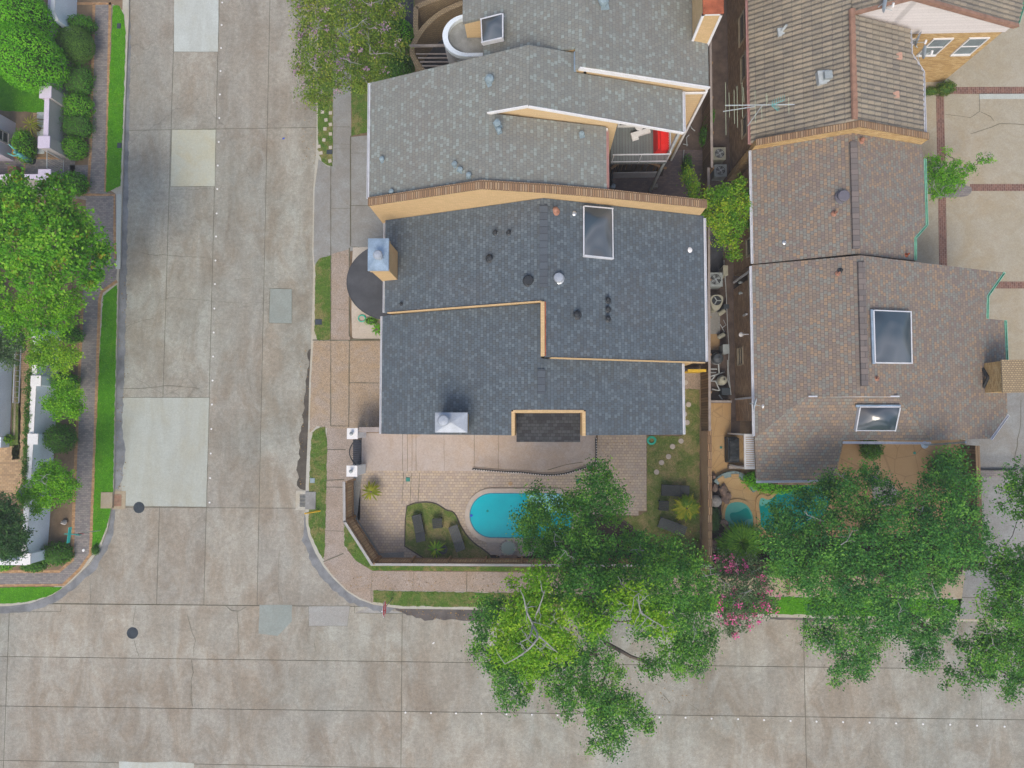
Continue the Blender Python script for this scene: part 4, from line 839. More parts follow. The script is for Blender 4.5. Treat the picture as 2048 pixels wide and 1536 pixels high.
gl = [on(es, *p) for p in [(1513, 962), (1672, 960)]]; gutter(h, [(p[0], p[1]-.04, p[2]-.03) for p in gl]); gl = [on(es, *p) for p in [(1686, 883), (1861, 884)]]; gutter(h, [(p[0], p[1]-.05, p[2]-.03) for p in gl])
gl = [on(ee, *p) for p in [(2015, 829), (1981, 877)]]; gutter(h, [(p[0]+.04, p[1]-.03, p[2]-.03) for p in gl])
ridge_vent(h, 14.36, on(ee, 1720, 772)[1], on(ee, 1720, 524)[1], 6.42, 'ridge_brown', .3)
mb = MB(); a = on(es, 1615, 793); b = on(es, 1795, 793); mb.bar((a[0], a[1], a[2]+.12), (b[0], b[1], b[2]+.16), .06, .05); mb.build('flashing', 'gutter_metal', h)
skylight(h, [on(ee, *p) for p in [(1743, 622), (1817, 625), (1819, 727), (1746, 726)]], .25); skylight(h, [on(es, *p) for p in [(1716, 814), (1796, 814), (1786, 861), (1708, 861)]], .3)
a, b = on(ee, 1741, 620), on(ee, 1745, 728); mb = MB(); mb.bar((a[0], a[1], a[2]+.1), (b[0], b[1], b[2]+.1), .12, .1); mb.build('skylight_flashing', 'metal_cap', h); mb = MB(); a, b = on(es, 1709, 812), on(es, 1798, 812); mb.bar((a[0], a[1], a[2]+.12), (b[0], b[1], b[2]+.12), .1, .1); mb.build('skylight_flashing', 'metal_cap', h)
for px, py, mt in ((1676, 547, 'copper'), (1753, 757, 'copper'), (1681, 541, 'dark_metal')): vent(h, on(ew if px < 1720 else ee, px, py), .07, .3, mt, 'pipe')
a, b = W(2003, 722, 5.6), W(2060, 783, 5.6); mb = MB(); mb.box(a[0], b[1], .1, a[0]+1.3, a[1], 5.6); c = mb.build('chimney', 'brick_gold', h); mb = MB(); mb.box(a[0]-.05, b[1]-.05, 5.6, a[0]+1.35, a[1]+.05, 5.68); mb.build('chimney_cap', 'brick_edge', c)
mb = MB(); mb.bar((a[0]-.08, b[1]-.02, 4.2), (a[0]-.08, (a[1]+b[1])/2, 4.75), .12, .08); mb.bar((a[0]-.08, (a[1]+b[1])/2, 4.75), (a[0]-.08, a[1]+.02, 4.2), .12, .08); mb.build('chimney_flashing', 'dark_metal', c)
side_windows(h, 10.54, [(6.2, 7.2, 3.0, 3.9), (2.9, 3.7, .9, 1.6)])
mb = MB(); a = W(1478, 812, 1.9); b = W(1500, 790, 4.1); mb.bar((10.5, 1.1, .3), (10.5, 1.1, 4.2), .09, .08); mb.build('downpipe', 'gutter_metal', h); mb = MB(); mb.bar((10.5, 7.35, .3), (10.5, 7.35, 4.2), .09, .08); mb.build('downpipe', 'gutter_metal', h)
a = W(1853, 890, .3); mb = MB(); mb.lathe((a[0], a[1], .12), [(.02, 0), (.2, .0), (.19, .03), (.01, .035)], 14); mb.bar((a[0], a[1], .2), (a[0], a[1]+.25, 3.6), .09, .07); mb.build('rain_spout', 'metal_cap', h)
mb = MB()
for i in range(3): y0 = -2.55; mb.box(11.6+i*1.1, y0-1.02, .9, 12.2+i*1.1, y0-1.0, 2.0)
window(h, 'y', on(es, 1600, 958)[1]+.34, 11.2, 12.8, .8, 2.2, -1)
# louvred bay on the south-west corner
g = empty('louvre_screen', (*W(1470, 905)[:2], .12), 'white slatted lattice screen standing against the brown brick house beside the covered grill', 'screen')
zl = 3.0; a = W(1489, 870, zl); b = W(1508, 936, zl); x0, x1 = a[0], b[0]+.05; mb = MB()
for i in range(15): y = b[1]+(a[1]-b[1])*(i+.5)/15; mb.bar((x0+.03, y, zl), (x1-.03, y, zl+.05), .075, .03)
mb.build('slats', 'white', g); mb = MB()
for y in (b[1]-.02, a[1]+.02): mb.bar((x0, y, zl), (x1+.1, y, zl+.05), .07, .08); mb.bar((x0, y, .12), (x0, y, zl), .08, .08)
mb.bar((x0, b[1]-.05, zl+.01), (x0, a[1]+.05, zl+.01), .08, .09); mb.bar((x1+.02, b[1]-.05, zl+.06), (x1+.02, a[1]+.05, zl+.06), .09, .09); mb.build('frame', 'white', g)
# middle brown house
h = house('brick_house', (15, 10, .12), 'narrow brown shingled brick house between the clay tile roof and the skylight roof')
mw = plane('x', 14.25, 6.2, .46); me_ = plane('x', 14.25, 6.2, -.38)
roof(h, [(mw, [(10.27, 7.42), (14.25, 7.42), (14.25, 12.93), (10.27, 12.93)], 0), (me_, [(14.25, 7.42), on(me_, 1828, 521)[:2], on(me_, 1828, 476)[:2], on(me_, 1851, 450)[:2], on(me_, 1847, 318)[:2], (on(me_, 1843, 290)[0], 12.93), (14.25, 12.93)], 0)], ['roof_brown'], 'brick_brown', eave=.3)
capwall(h, [(10.3, 13.06, 4.95), (14.25, 13.06, 6.85), (18.05, 13.06, 5.35)], .26, .1, 'brick_gold', 'cop_brick', name='party_wall', capw=.02)
ridge_vent(h, 14.25, on(mw, 1708, 498)[1], on(mw, 1708, 283)[1], 6.22, 'ridge_brown', .3); gutter(h, [(10.22, 7.45, 4.34), (10.22, 12.9, 4.34)])
gl = [on(me_, *p) for p in [(1829, 520), (1829, 476), (1852, 450), (1848, 318)]]; gutter(h, [(p[0]+.05, p[1], p[2]-.03) for p in gl], 'gutter_green')
vent(h, on(mw, 1684, 394), .17, .26, 'drum_grey', 'drum'); vent(h, on(mw, 1669, 427), .08, .35, 'copper', 'pipe'); vent(h, on(mw, 1569, 485), .06, .25, 'metal', 'pipe'); vent(h, on(me_, 1722, 282), .08, .3, 'copper', 'cap'); vent(h, on(me_, 1812, 510), .06, .4, 'rust', 'pipe')
side_windows(h, 10.57, [(8.2, 9.0, 2.6, 3.6)])
# tiled house and its taller gable
h = house('brick_house', (15, 17, .12), 'brick house at upper right with clay tile roof and white sided gable')
tw = plane('x', 14.0, 6.86, .62); te = plane('x', 14.0, 6.86, -.40)
roof(h, [((tw[0]-.06, tw[1], 0), [(10.2, 13.2), (14.0, 13.2), (14.0, 26), (10.2, 26)], 0), ((te[0]-.06, te[1], 0), [(14.0, 13.2), (17.85, 13.2), (17.9, 16.2), (17.27, 16.9), (17.25, 18.05), (14.0, 18.05)], 0)], ['ridge_tile'], 'brick_brown', eave=.25)
tile_roof(h, tw, [(10.2, 13.2), (14.0, 13.2), (14.0, 26), (10.2, 26)], 'tile_covering'); tile_roof(h, te, [(14.0, 13.2), (17.85, 13.2), (17.92, 16.17), (17.27, 16.88), (17.25, 18.05), (14.0, 18.05)], 'tile_covering')
mb = MB()
for i in range(13): y = 13.25+i*.38; mb.tube([(14.0, y, 6.93), (14.0, y+.4, 6.96)], [.13, .15], 8)
mb.build('ridge_cap', 'ridge_tile', h)
gutter(h, [(10.14, 13.2, 4.5), (10.14, 26, 4.5)], 'gutter_red'); gutter(h, [(17.97, 13.2, 5.26), (17.97, 16.17, 5.26), (17.32, 16.9, 5.5), (17.3, 18.0, 5.5)], 'gutter_metal')
YG = 18.11; gw = plane('x', 16.2, 7.9, .52); ge = plane('x', 16.2, 7.9, -.40)
roof(h, [((gw[0]-.06, gw[1], 0), [(13.9, YG), (16.2, YG), (16.2, 26), (13.9, 26)], 0), ((ge[0]-.06, ge[1], 0), [(16.2, YG), (22.1, YG), (22.1, 26), (16.2, 26)], 0)], ['ridge_tile'], 'siding_white', eave=.1, ground=4.9)
tile_roof(h, ge, [(16.2, YG), (22.1, YG), (22.5, 19.2), (22.5, 26), (16.2, 26)], 'tile_covering'); tile_roof(h, gw, [(13.9, YG), (16.2, YG), (16.2, 26), (13.9, 26)], 'tile_covering')
mb = MB(); mb.box(15.8, YG+.10, 4.93, 16.6, 25.5, 7.6); mb.build('wall', 'siding_white', h); mb = MB(); mb.box(15, YG+.12, .1, 21.9, 25.9, 4.92); mb.build('wall', 'brick_gold', h)
mb = MB(); mb.bar((13.95, YG-.02, 6.76), (16.2, YG-.02, 7.95), .14, .13); mb.bar((16.2, YG-.02, 7.95), (22.1, YG-.02, 5.6), .14, .13); mb.build('rake_tile', 'ridge_tile', h)
gutter(h, [(22.15, YG, 5.45), (22.6, 19.2, 5.3), (22.6, 26, 5.3)], 'gutter_green')
for x0 in (17.35, 18.98, 20.66): window(h, 'y', YG+.12, x0+.04, x0+.86, 3.0, 4.4, -1, 'white', 'glass_pale', (0, 1))
side_windows(h, 10.45, [(14.3, 15.2, 2.6, 3.9), (17.2, 18.4, 2.6, 3.9), (19.2, 20.6, 2.4, 3.9)])
a = on(tw, 1652, 155); mb = MB(); mb.obox(a[:2], .1, .75, .62, a[2]-.2, a[2]+.09); v_ = mb.build('roof_vent', 'pipe', h); mb = MB(); mb.obox(a[:2], .1, .34, .34, a[2], a[2]+.3); mb.build('vent_hood', 'ac_grey', v_)
a = on(tw, 1561, 66); mb = MB(); mb.obox(a[:2], .1, .3, .4, a[2]-.2, a[2]+.1); mb.bar((a[0], a[1], a[2]), (a[0]+.15, a[1]+.15, a[2]+.4), .1, .1); mb.build('roof_vent', 'pipe', h)
M['terracotta2'] = m_plain('new_tile', (.50, .30, .22), .85, .1, 5)
for px, py in ((1797, 113), (1791, 190)): a = on(te, px, py); mb = MB(); mb.obox(a[:2], .05, .26, .3, a[2]-.05, a[2]+.085); mb.build('replaced_tile', 'terracotta2', h)

# --- west house
h = house('stucco_house', (-30, 8, .12), 'pale rendered house whose walls show at the left edge behind the garden')
xw, xl = W(26, 800)[0], W(34, 270)[0]; mb = MB(); mb.box(-40, -.9, .1, xw, 5.6, 4.6); mb.box(-40, 14.6, .1, xl, 16.8, 4.8, 1); mb.box(-40, 5.6, .1, -31, 14.6, 4.7); mb.build('wall', ['white_blue', 'lavender'], h)
mb = MB(); mb.box(-40.2, -1.1, 4.62, xw+.15, 5.8, 4.75); mb.box(-40.2, 14.4, 4.82, xl+.15, 17.0, 4.95); mb.build('roof', 'roof_felt2', h)
window(h, 'x', xl, 15.4, 15.9, .7, 1.4, 1, 'greywall')
mb = MB(); mb.box(xw-1, -1.5, .1, xw, -.92, .75); [mb.box(xw-1, -1.5+.18*i, .75, xw-.03, -1.47+.18*i, .80) for i in range(4)]; mb.build('step', 'white_blue', h)
M['backrest_dark'] = m_plain('backrest_wicker', (.045, .052, .055), .7, .2, 8)
M['pale_dish'] = m_plain('pale_dish', (.58, .68, .74), .5, .05, 4)
M['cap_grey'] = m_plain('grey_cap', (.36, .355, .345), .85, .12, 3)
M['cover_black'] = m_plain('black_cover', (.035, .042, .048), .6, .3, 4, spec=.4)
M['rod'] = m_plain('pale_rod', (.50, .58, .40), .5, .15, 6)
M['tank_dark'] = m_plain('dark_plastic', (.06, .07, .08), .35, .2, 3, spec=.5)
M['court_soil'] = m_plain('alley_floor', (.115, .085, .07), .9, .35, 2)
M['float_blue'] = m_plain('blue_plastic', (.01, .08, .60), .4, .05, 5); M['water_milky'] = m_water('milky_water', (.28, .36, .33), (.34, .42, .38)); M['tan_render'] = m_plain('tan_render', (.42, .28, .17), .85, .08, 1.5); M['lav_wall'] = m_plain('pinkish_wall', (.48, .38, .33), .85, .08, 2)
# ---------------------------------------------------------------- pool yard
sheet('yard_paving', [(722, 941), (1190, 941), (1196, 870), (1293, 870), (1293, 1022), (1277, 1022), (1277, 1031), (1230, 1030), (1190, 1060), (1120, 1110), (1060, 1118), (808, 1119), (808, 1108), (757, 1105), (712, 1036)], Z2, 'paver_yard')
sheet('yard_slab', smooth_poly([(724, 866), (1192, 866), (1192, 925), (1180, 935), (1140, 948), (1100, 952), (1050, 950), (1000, 946), (945, 942), (722, 941)], 0), Z3, 'drive_pink')
sheet('yard_slab_edge', [(708, 950), (724, 950), (714, 1036), (760, 1106), (808, 1104), (808, 1120), (760, 1120), (705, 1040)], Z3, 'walk_grey')
cracks('slab_joints', [dict(pts=[(x, 868), (x, 942)], w=.02, wob=.005, seed=x) for x in (806, 816, 825, 833)]+[dict(pts=[(889, 868), (889, 941)], w=.012, seed=3), dict(pts=[(1095, 940), (1130, 930), (1165, 924)], w=.03, wob=.02, seed=5), dict(pts=[(949, 868), (949, 942)], w=.02, wob=.005, seed=6), dict(pts=[(997, 868), (997, 942)], w=.02, wob=.005, seed=7)]+[dict(pts=[(x, 945), (x+(-3), 1008)], w=.025, wob=.01, seed=x) for x in (808, 824, 840)], z=Z4)
grs = smooth_poly([(811, 1013), (822, 1009), (829, 1006), (850, 1004), (869, 1006), (882, 1013), (893, 1021), (906, 1023), (914, 1034), (920, 1050), (934, 1072), (950, 1088), (966, 1098), (982, 1111), (982, 1119), (809, 1119)], 1)
sheet('lawn', grs, Z4, 'grass_dry')
mb = MB(); mb.tube([W(*p, .14) for p in grs], .035, 5, closed=True); tag(mb.build('lawn_edging', 'gutter_dirt'), kind='structure')
sheet('lawn', [(1294, 872), (1364, 872), (1364, 778), (1399, 778), (1399, 1119), (1300, 1119), (1290, 1080), (1262, 1050), (1225, 1034), (1277, 1032), (1294, 1023)], Z4, 'grass_dry')
sheet('side_path', [(1364, 735), (1400, 735), (1400, 779), (1364, 777)], Z3, 'walk_brown')
sheet('mulch_bed', ragged([W(*p)[:2] for p in [(980, 1108), (1040, 1112), (1110, 1092), (1150, 1050), (1165, 1030), (1230, 1032), (1262, 1050), (1292, 1085), (1300, 1119), (985, 1122)]], .05, .3, 3), Z4+.002, 'mulch', world=True)
mb = MB(); mb.tube([W(*p, .15) for p in smooth_poly([(1165, 1030), (1230, 1032), (1262, 1050), (1292, 1085), (1300, 1119)], 2, False)], .045, 5); tag(mb.build('lawn_edging', 'gutter_dirt'), kind='structure')
def ppoly(pts, it=2): return smooth_poly([W(*p)[:2] for p in pts], it)
pw, pe = W(940, 1030), W(1120, 1030); yt, yb = W(985, 985)[1], W(985, 1075)[1]; yc = (yt+yb)/2; rp = (yt-yb)/2
PP = [(-2.45-rp*1.0*math.sin(t), yc+rp*math.cos(t)) for t in np.linspace(0, math.pi, 22)]+[(1.0+rp*.75*math.sin(t), yc-rp*math.cos(t)) for t in np.linspace(0, math.pi, 18)]
pool = empty('swimming_pool', (-1, yc, .12), 'oval turquoise swimming pool with pale coping, half hidden under the large oak', 'swimming pool')
def ring(parent, name, poly, w, z0, z1, mat):
    out = offset_poly(poly, -w); inn = ccw(poly); out = ccw(out); mb = MB(); n = len(inn)
    vs = [(x, y, z1) for x, y in inn]+[(x, y, z1) for x, y in out]+[(x, y, z0) for x, y in inn]+[(x, y, z0) for x, y in out]
    f = [(i, (i+1) % n, n+(i+1) % n, n+i)[::-1] for i in range(n)]+[(n+i, n+(i+1) % n, 3*n+(i+1) % n, 3*n+i)[::-1] for i in range(n)]+[(i, 2*n+i, 2*n+(i+1) % n, (i+1) % n)[::-1] for i in range(n)]
    mb.add(vs, f); return mb.build(name, mat, parent)
ring(pool, 'coping', PP, .24, .13, .20, 'coping')
mb = MB(); mb.add([(x, y, .165) for x, y in ccw(PP)], [tuple(range(len(PP)))]); mb.build('water', 'water', pool); M['tile_line'] = m_plain('tile_line', (.02, .24, .34), .3, .2, 8); ring(pool, 'tile_line', offset_poly(PP, .055), .05, .13, .172, 'tile_line')
xs_ = W(1056, 1000)[0]; mb = MB(); Q = [(xs_, yt-.03), (1.0, yt-.03)]+[(1.0+rp*.72*math.sin(t), yc+rp*.97*math.cos(t)) for t in np.linspace(.15, 1.4, 8)]+[(xs_+.5, yc+.2), (xs_+.45, yc+.45), (xs_, yc+.5)]
mb.add([(x, y, .169) for x, y in ccw(Q)], [tuple(range(len(Q)))]); mb.build('step', 'water_pale', pool)
mb = MB(); a = W(975, 1022, .17); mb.lathe((a[0], a[1], .167), [(.07, 0), (.01, .004)], 12); mb.build('drain', 'water_teal', pool)
sheet('pool_deck', [(968, 1076), (1060, 1078), (1085, 1080), (1062, 1112), (1000, 1112), (982, 1108)], Z4+.003, 'drive_pink')
f = empty('rock_spa', (*W(1017, 1094)[:2], .12), 'little round stone basin of milky water with stacked flat rocks below the oval pool', 'basin'); c = W(1017, 1094)
mb = MB(); [mb.blob((c[0]+.43*math.cos(t), c[1]+.38*math.sin(t), .22), .085, .075, .06, 6, .2) for t in np.linspace(0, 6.28, 17)[:-1]]; mb.build('stone_ring', 'rock_grey', f)
mb = MB(); [mb.blob((c[0]+x, c[1]-.42-abs(x)*.15+y, .2+z), .17, .1, .05, 7, .25) for x, y, z in ((-.35, 0, 0), (-.1, -.04, .05), (.15, 0, .08), (.38, .02, 0), (0, -.12, 0), (.25, -.13, .02), (-.25, -.12, .02))]; mb.build('stacked_rock', 'rock', f)
# balustrade
b_ = empty('balustrade', (*W(1060, 948)[:2], .12), 'low dark iron railing with white balls curving round the edge of the pinkish slab', 'railing')
line = smooth_poly([W(*p, .7)[:2] for p in [(944, 938), (975, 941), (1010, 944), (1045, 945), (1075, 949), (1105, 951), (1135, 947), (1160, 939), (1185, 932), (1193, 925), (1193, 900), (1192, 876)]], 2, False)
mb = MB(); mb.tube([(x, y, .78) for x, y in line], .028, 6); mb.build('rail', 'iron', b_); mb = MB(); mb.tube([(x, y, .22) for x, y in line], .02, 5); mb.build('rail', 'iron', b_)
mb = MB(); wb = MB(); L = [Vector(q) for q in line]; acc = 0
for a, b in zip(L[:-1], L[1:]):
    d = (b-a).length; t = -acc
    while t+.13 < d: t += .13; q = a+(b-a)*t/d; mb.bar((q.x, q.y, .15), (q.x, q.y, .77), .014, .014); wb.blob((q.x, q.y, .815), .03, .03, .03, 6, 0)
    acc = d-t
mb.build('baluster', 'iron', b_)['kind'] = 'stuff'; wb.build('finial', 'white', b_)['kind'] = 'stuff'
mb = MB(); n_ = len(line)
for i in range(n_-1):
    a, b = Vector(line[i]), Vector(line[i+1]); d = (b-a).normalized(); e = Vector((-d.y, d.x))*.07; mb.prism([tuple(a-e), tuple(b-e), tuple(b+e), tuple(a+e)], .12, .17)
mb.build('kerb', 'coping', b_)
# fences round the yard
def board_fence(name, pts, h, label, mat='wood', cap='wood_grey', inner=1, posts=1.9, z0=.12, group=None, postmat='wood_plain', capw=.12):
    g = empty(name, (*pts[0], z0), label, 'fence', group)
    for k, (a, b) in enumerate(zip(pts[:-1], pts[1:])):
        a = Vector(a); b = Vector(b); d = (b-a).normalized(); e = Vector((-d.y, d.x)); L = (b-a).length; mb = MB(); n = int(L/.15)
        for i in range(n):
            t0 = a+d*(L*i/n+.004); t1 = a+d*(L*(i+1)/n-.004); off = e*random.uniform(-.006, .006); q = [t0-e*.012+off, t1-e*.012+off, t1+e*.012+off, t0+e*.012+off]; mb.prism([tuple(v) for v in q], z0, z0+h-random.uniform(0, .02))
        mb.build('boards', mat, g); mb = MB()
        for zz in (.35, h-.35): mb.bar((*(a+e*.045*inner), z0+zz), (*(b+e*.045*inner), z0+zz), .05, .09)
        mb.build('rail', postmat, g); n = max(1, round(L/posts))
        for i in range(n+(k == len(pts)-2)): q = a+d*L*i/n+e*.09*inner; mb = MB(); mb.box(q.x-.045, q.y-.045, z0, q.x+.045, q.y+.045, z0+h-.05); mb.build('post', postmat, g)
        if cap: mb = MB(); mb.bar((*(a-d*.03), z0+h+.02), (*(b+d*.03), z0+h+.02), capw, .035); mb.build('cap_rail', cap, g)
    return g
F0, F1, F2, F3 = (-9.95, -3.2), (-9.9, -5.2), (-8.45, -7.38), (8.7, -7.32)
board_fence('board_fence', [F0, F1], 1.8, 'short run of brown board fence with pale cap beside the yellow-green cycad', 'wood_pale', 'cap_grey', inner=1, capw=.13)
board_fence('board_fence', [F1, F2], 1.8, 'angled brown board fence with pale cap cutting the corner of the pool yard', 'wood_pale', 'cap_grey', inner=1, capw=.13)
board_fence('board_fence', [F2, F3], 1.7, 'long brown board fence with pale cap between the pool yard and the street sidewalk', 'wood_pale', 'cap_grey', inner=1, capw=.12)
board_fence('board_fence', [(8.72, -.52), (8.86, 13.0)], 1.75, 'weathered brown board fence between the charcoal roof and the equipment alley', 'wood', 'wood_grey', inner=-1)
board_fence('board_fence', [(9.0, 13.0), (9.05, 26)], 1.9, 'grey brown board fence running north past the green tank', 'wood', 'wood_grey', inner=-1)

# gate pillars, gate
for i, (y0, lab) in enumerate(((-.70, 'white gate pillar with a small dark lamp, touching the house wall'), (-2.62, 'white gate pillar with a small dark lamp, at the end of the board fence'))):
    x0 = -9.52; g = empty('gate_pillar', (x0, y0, .12), lab, 'pillar', None)
    mb = MB(); mb.box(x0-.24, y0-.24, .12, x0+.24, y0+.24, 1.95); mb.build('shaft', 'white_blue', g); mb = MB(); mb.box(x0-.28, y0-.28, 1.95, x0+.28, y0+.28, 2.04); mb.build('cap', 'white', g)
    mb = MB(); mb.lathe((x0, y0, 2.04), [(.05, 0), (.03, .08), (.08, .1), (.09, .2), (.1, .21), (.02, .28), (.01, .3)], 10); mb.build('lamp', 'ac_grey', g)
g = empty('driveway_gate', (-9.5, -1.66, .12), 'dark arched iron gate between the two white pillars', 'gate')
mb = MB(); arc = [(-9.5-.25*math.sin(math.pi*t), -.95-1.43*t, 1.25+.45*math.sin(math.pi*t)) for t in np.linspace(0, 1, 15)]; mb.tube(arc, .03, 6); mb.bar((-9.5, -.95, .3), (-9.5, -2.38, .3), .04, .05); mb.bar((-9.5, -.95, .2), (-9.5, -.95, 1.3), .04, .04); mb.bar((-9.5, -2.38, .2), (-9.5, -2.38, 1.3), .04, .04); mb.build('frame', 'iron', g)
mb = MB(); [mb.bar((x, y, z), (-9.5, y, .3), .018, .018) for x, y, z in arc[1:-1]]; mb.build('bars', 'iron', g)
sheet('gate_sill', [(706, 880), (722, 880), (722, 930), (706, 930)], Z4+.006, 'asphalt')
g = empty('garden_wall', (-8.7, -.45, .12), 'short pinkish wall joining the white gate pillar to the charcoal roofed house', 'wall')

mb = MB(); a = W(941, 1031, .17); mb.lathe((a[0]+.05, a[1], .166), [(.07, 0), (.07, .03), (.01, .035)], 12); tag(mb.build('pool_float', 'float_blue'), 'small blue float at the western edge of the turquoise pool', 'float')
mb = MB(); mb.lathe((c[0], c[1], .12), [(.40, 0), (.40, .12), (.01, .121)], 20); mb.build('water', 'water_milky', f)
w_ = empty('garden_wall', (8.69, -4, .12), 'tan rendered wall with brick coping along the lawn with round stepping stones', 'wall'); capwall(w_, [(8.70, -7.2, 1.62), (8.76, -.58, 1.62)], .14, .12, 'tan_render', 'cop_brick', name='wall', capw=.03)
capwall(g, [(-9.2, -.5, 1.9), (-7.6, -.5, 1.9)], .14, .12, 'lav_wall', 'wood_grey', name='wall')
g = empty('side_gate', (*W(1392, 744)[:2], .12), 'yellow timber side gate between the charcoal house and the alley fence', 'gate'); a = W(1374, 742, 1.6); b = W(1411, 744, 1.6); mb = MB()
for i in range(7): x = a[0]+(b[0]-a[0])*i/7; mb.box(x, a[1]-.02, .2, x+(b[0]-a[0])/7-.01, a[1]+.02, 1.7)
mb.build('boards', 'yellow', g); mb = MB(); mb.box(a[0], a[1]-.06, 1.68, b[0], a[1]+.08, 1.76); mb.build('rail', 'yellow', g)
# stepping stones
STN = [((1377, 809), 'nearest the charcoal roof gutter'), ((1369, 828), ''), ((1374, 845), ''), ((1362, 882), ''), ((1345, 893), ''), ((1337, 913), ''), ((1323, 925), ''), ((1313, 944), ''), ((1371, 765), '')]
st0 = None
for i, (p, _) in enumerate(STN):
    c_ = W(*p, .14)
    if st0 is None: mb = MB(); mb.lathe((0, 0, 0), [(.14, -.01), (.14, .03), (.125, .04), (.01, .042)], 16); st0 = mb.build('stepping_stone', 'coping', local=True); o = st0; tag(o, 'round pale stepping stone set in the dry lawn between the house and the tan wall', 'stepping stone', 'round stepping stones across the lawn')
    else: o = st0.copy(); COL.objects.link(o)
    o.location = c_
# loungers and tables
def lounger(name, c, ang, L, w, label, slats=False, up=.35):
    g = empty(name, (*c, .14), label, 'sun lounger', None, ang); mat = 'slat_dark' if slats else 'wicker'
    def part(n, mb, m=mat): o = mb.build(n, m, local=True); o.parent = g; return o
    mb = MB(); hb = L*.68
    if slats:
        for i in range(6): y = -w/2+w*(i+.5)/6; mb.box(-L/2, y-w/15, .3, -L/2+hb, y+w/15, .33)
        for x in (-L/2+.05, -L/2+hb-.1): mb.box(x, -w/2, .26, x+.05, w/2, .297)
    else: mb.box(-L/2, -w/2, .2, -L/2+hb, w/2, .33)
    part('seat', mb); mb = MB(); x0 = -L/2+hb+.01; dx = (L-hb)*math.cos(up*.9); dz = (L-hb)*math.sin(up*.9)+.05
    if slats:
        for i in range(6): y = -w/2+w*(i+.5)/6; mb.add([(x0, y-w/15, .31), (x0+dx, y-w/15, .31+dz), (x0+dx, y+w/15, .31+dz), (x0, y+w/15, .31), (x0, y-w/15, .34), (x0+dx, y-w/15, .34+dz), (x0+dx, y+w/15, .34+dz), (x0, y+w/15, .34)], [(0, 3, 2, 1), (4, 5, 6, 7), (0, 1, 5, 4), (1, 2, 6, 5), (2, 3, 7, 6), (3, 0, 4, 7)])
    else: mb.add([(x0, -w/2, .24), (x0+dx, -w/2, .24+dz), (x0+dx, w/2, .24+dz), (x0, w/2, .24), (x0, -w/2, .33), (x0+dx, -w/2, .33+dz), (x0+dx, w/2, .33+dz), (x0, w/2, .33)], [(0, 3, 2, 1), (4, 5, 6, 7), (0, 1, 5, 4), (1, 2, 6, 5), (2, 3, 7, 6), (3, 0, 4, 7)])
    part('backrest', mb, mat if slats else 'backrest_dark')
    for sx in (-L/2+.06, L/2-.35):
        for sy in (-w/2+.04, w/2-.04): mb = MB(); mb.box(sx-.03, sy-.03, -.02, sx+.03, sy+.03, .2 if not slats else .26); part('leg', mb)
    return g
def side_table(c, ang, s, label):
    g = empty('side_table', (*c, .14), label, 'table', None, ang); mb = MB()
    for i in range(6): y = -s/2+s*(i+.5)/6; mb.box(-s/2, y-s/14, .36, s/2, y+s/14, .39)
    o = mb.build('tabletop', 'wicker', local=True); o.parent = g
    for sx in (-1, 1):
        for sy in (-1, 1): mb = MB(); mb.box(sx*(s/2-.04)-.025, sy*(s/2-.04)-.025, -.02, sx*(s/2-.04)+.025, sy*(s/2-.04)+.025, .357); o = mb.build('leg', 'slat_dark', local=True); o.parent = g
def CP(px, py): return W(px, py, .4)[:2]
lounger('sun_lounger', CP(838, 1056), math.radians(-78), 1.42, .5, 'solid dark wicker lounger on the dry lawn left of the small square table', False)
lounger('sun_lounger', CP(914, 1076), math.radians(-70), 1.35, .52, 'slatted dark lounger on the dry lawn between the small square table and the pool', True)
side_table(CP(875, 1046), .12, .52, 'small square dark table between the two loungers left of the pool')
lounger('sun_lounger', CP(1350, 981), math.radians(-2), 1.42, .58, 'solid dark wicker lounger above the spiky cycad on the right lawn', False)
lounger('sun_lounger', CP(1344, 1053), math.radians(-20), 1.42, .55, 'slatted dark lounger below the square table on the right lawn', True)
side_table(CP(1327, 1011), -.05, .52, 'square dark table between the two loungers on the right lawn')
# hoses, lids, drains
def coil(px, py, r, turns, label, z=.16):
    c_ = W(px, py, z); mb = MB(); pts = []
    for i in range(int(turns*16)): t = i/16*2*math.pi; k = r*(1-.10*(i/16)); pts.append((c_[0]+k*math.cos(t), c_[1]+k*math.sin(t)*.95, z+.02+.006*(i/16)))
    mb.tube(pts, .018, 5); mb.smooth = True; tag(mb.build('garden_hose', 'hose'), label, 'hose')
coil(1303, 881, .25, 4.5, 'coiled blue green garden hose by the corner of the charcoal house and the right lawn'); coil(724, 637, .22, 2.5, 'green garden hose loop lying on the pale pad by the half-round roof')
def lid(px, py, w, d, mat, label, name='meter_lid', ang=0, z=Z4):
    c_ = W(px, py, z); mb = MB(); mb.obox(c_[:2], ang, w, d, z-.02, z+.02); mb.obox(c_[:2], ang, w*.82, d*.82, z+.021, z+.03); return tag(mb.build(name, mat), label, 'utility cover')
M['lid_dark'] = m_plain('dark_lid', (.045, .06, .075), .7, .15, 6); M['lid_green'] = m_plain('green_lid', (.03, .22, .18), .6, .15, 6); M['lid_grey'] = m_plain('grey_lid', (.26, .33, .36), .8, .15, 6)
lid(238, 52, .22, .3, 'lid_dark', 'dark meter lid in the north end of the left verge'); lid(239, 291, .24, .3, 'lid_dark', 'dark meter lid in the left verge against the kerb, near its southern end'); lid(637, 644, .38, .3, 'lid_dark', 'dark meter lid in the verge beside the half-round roof')
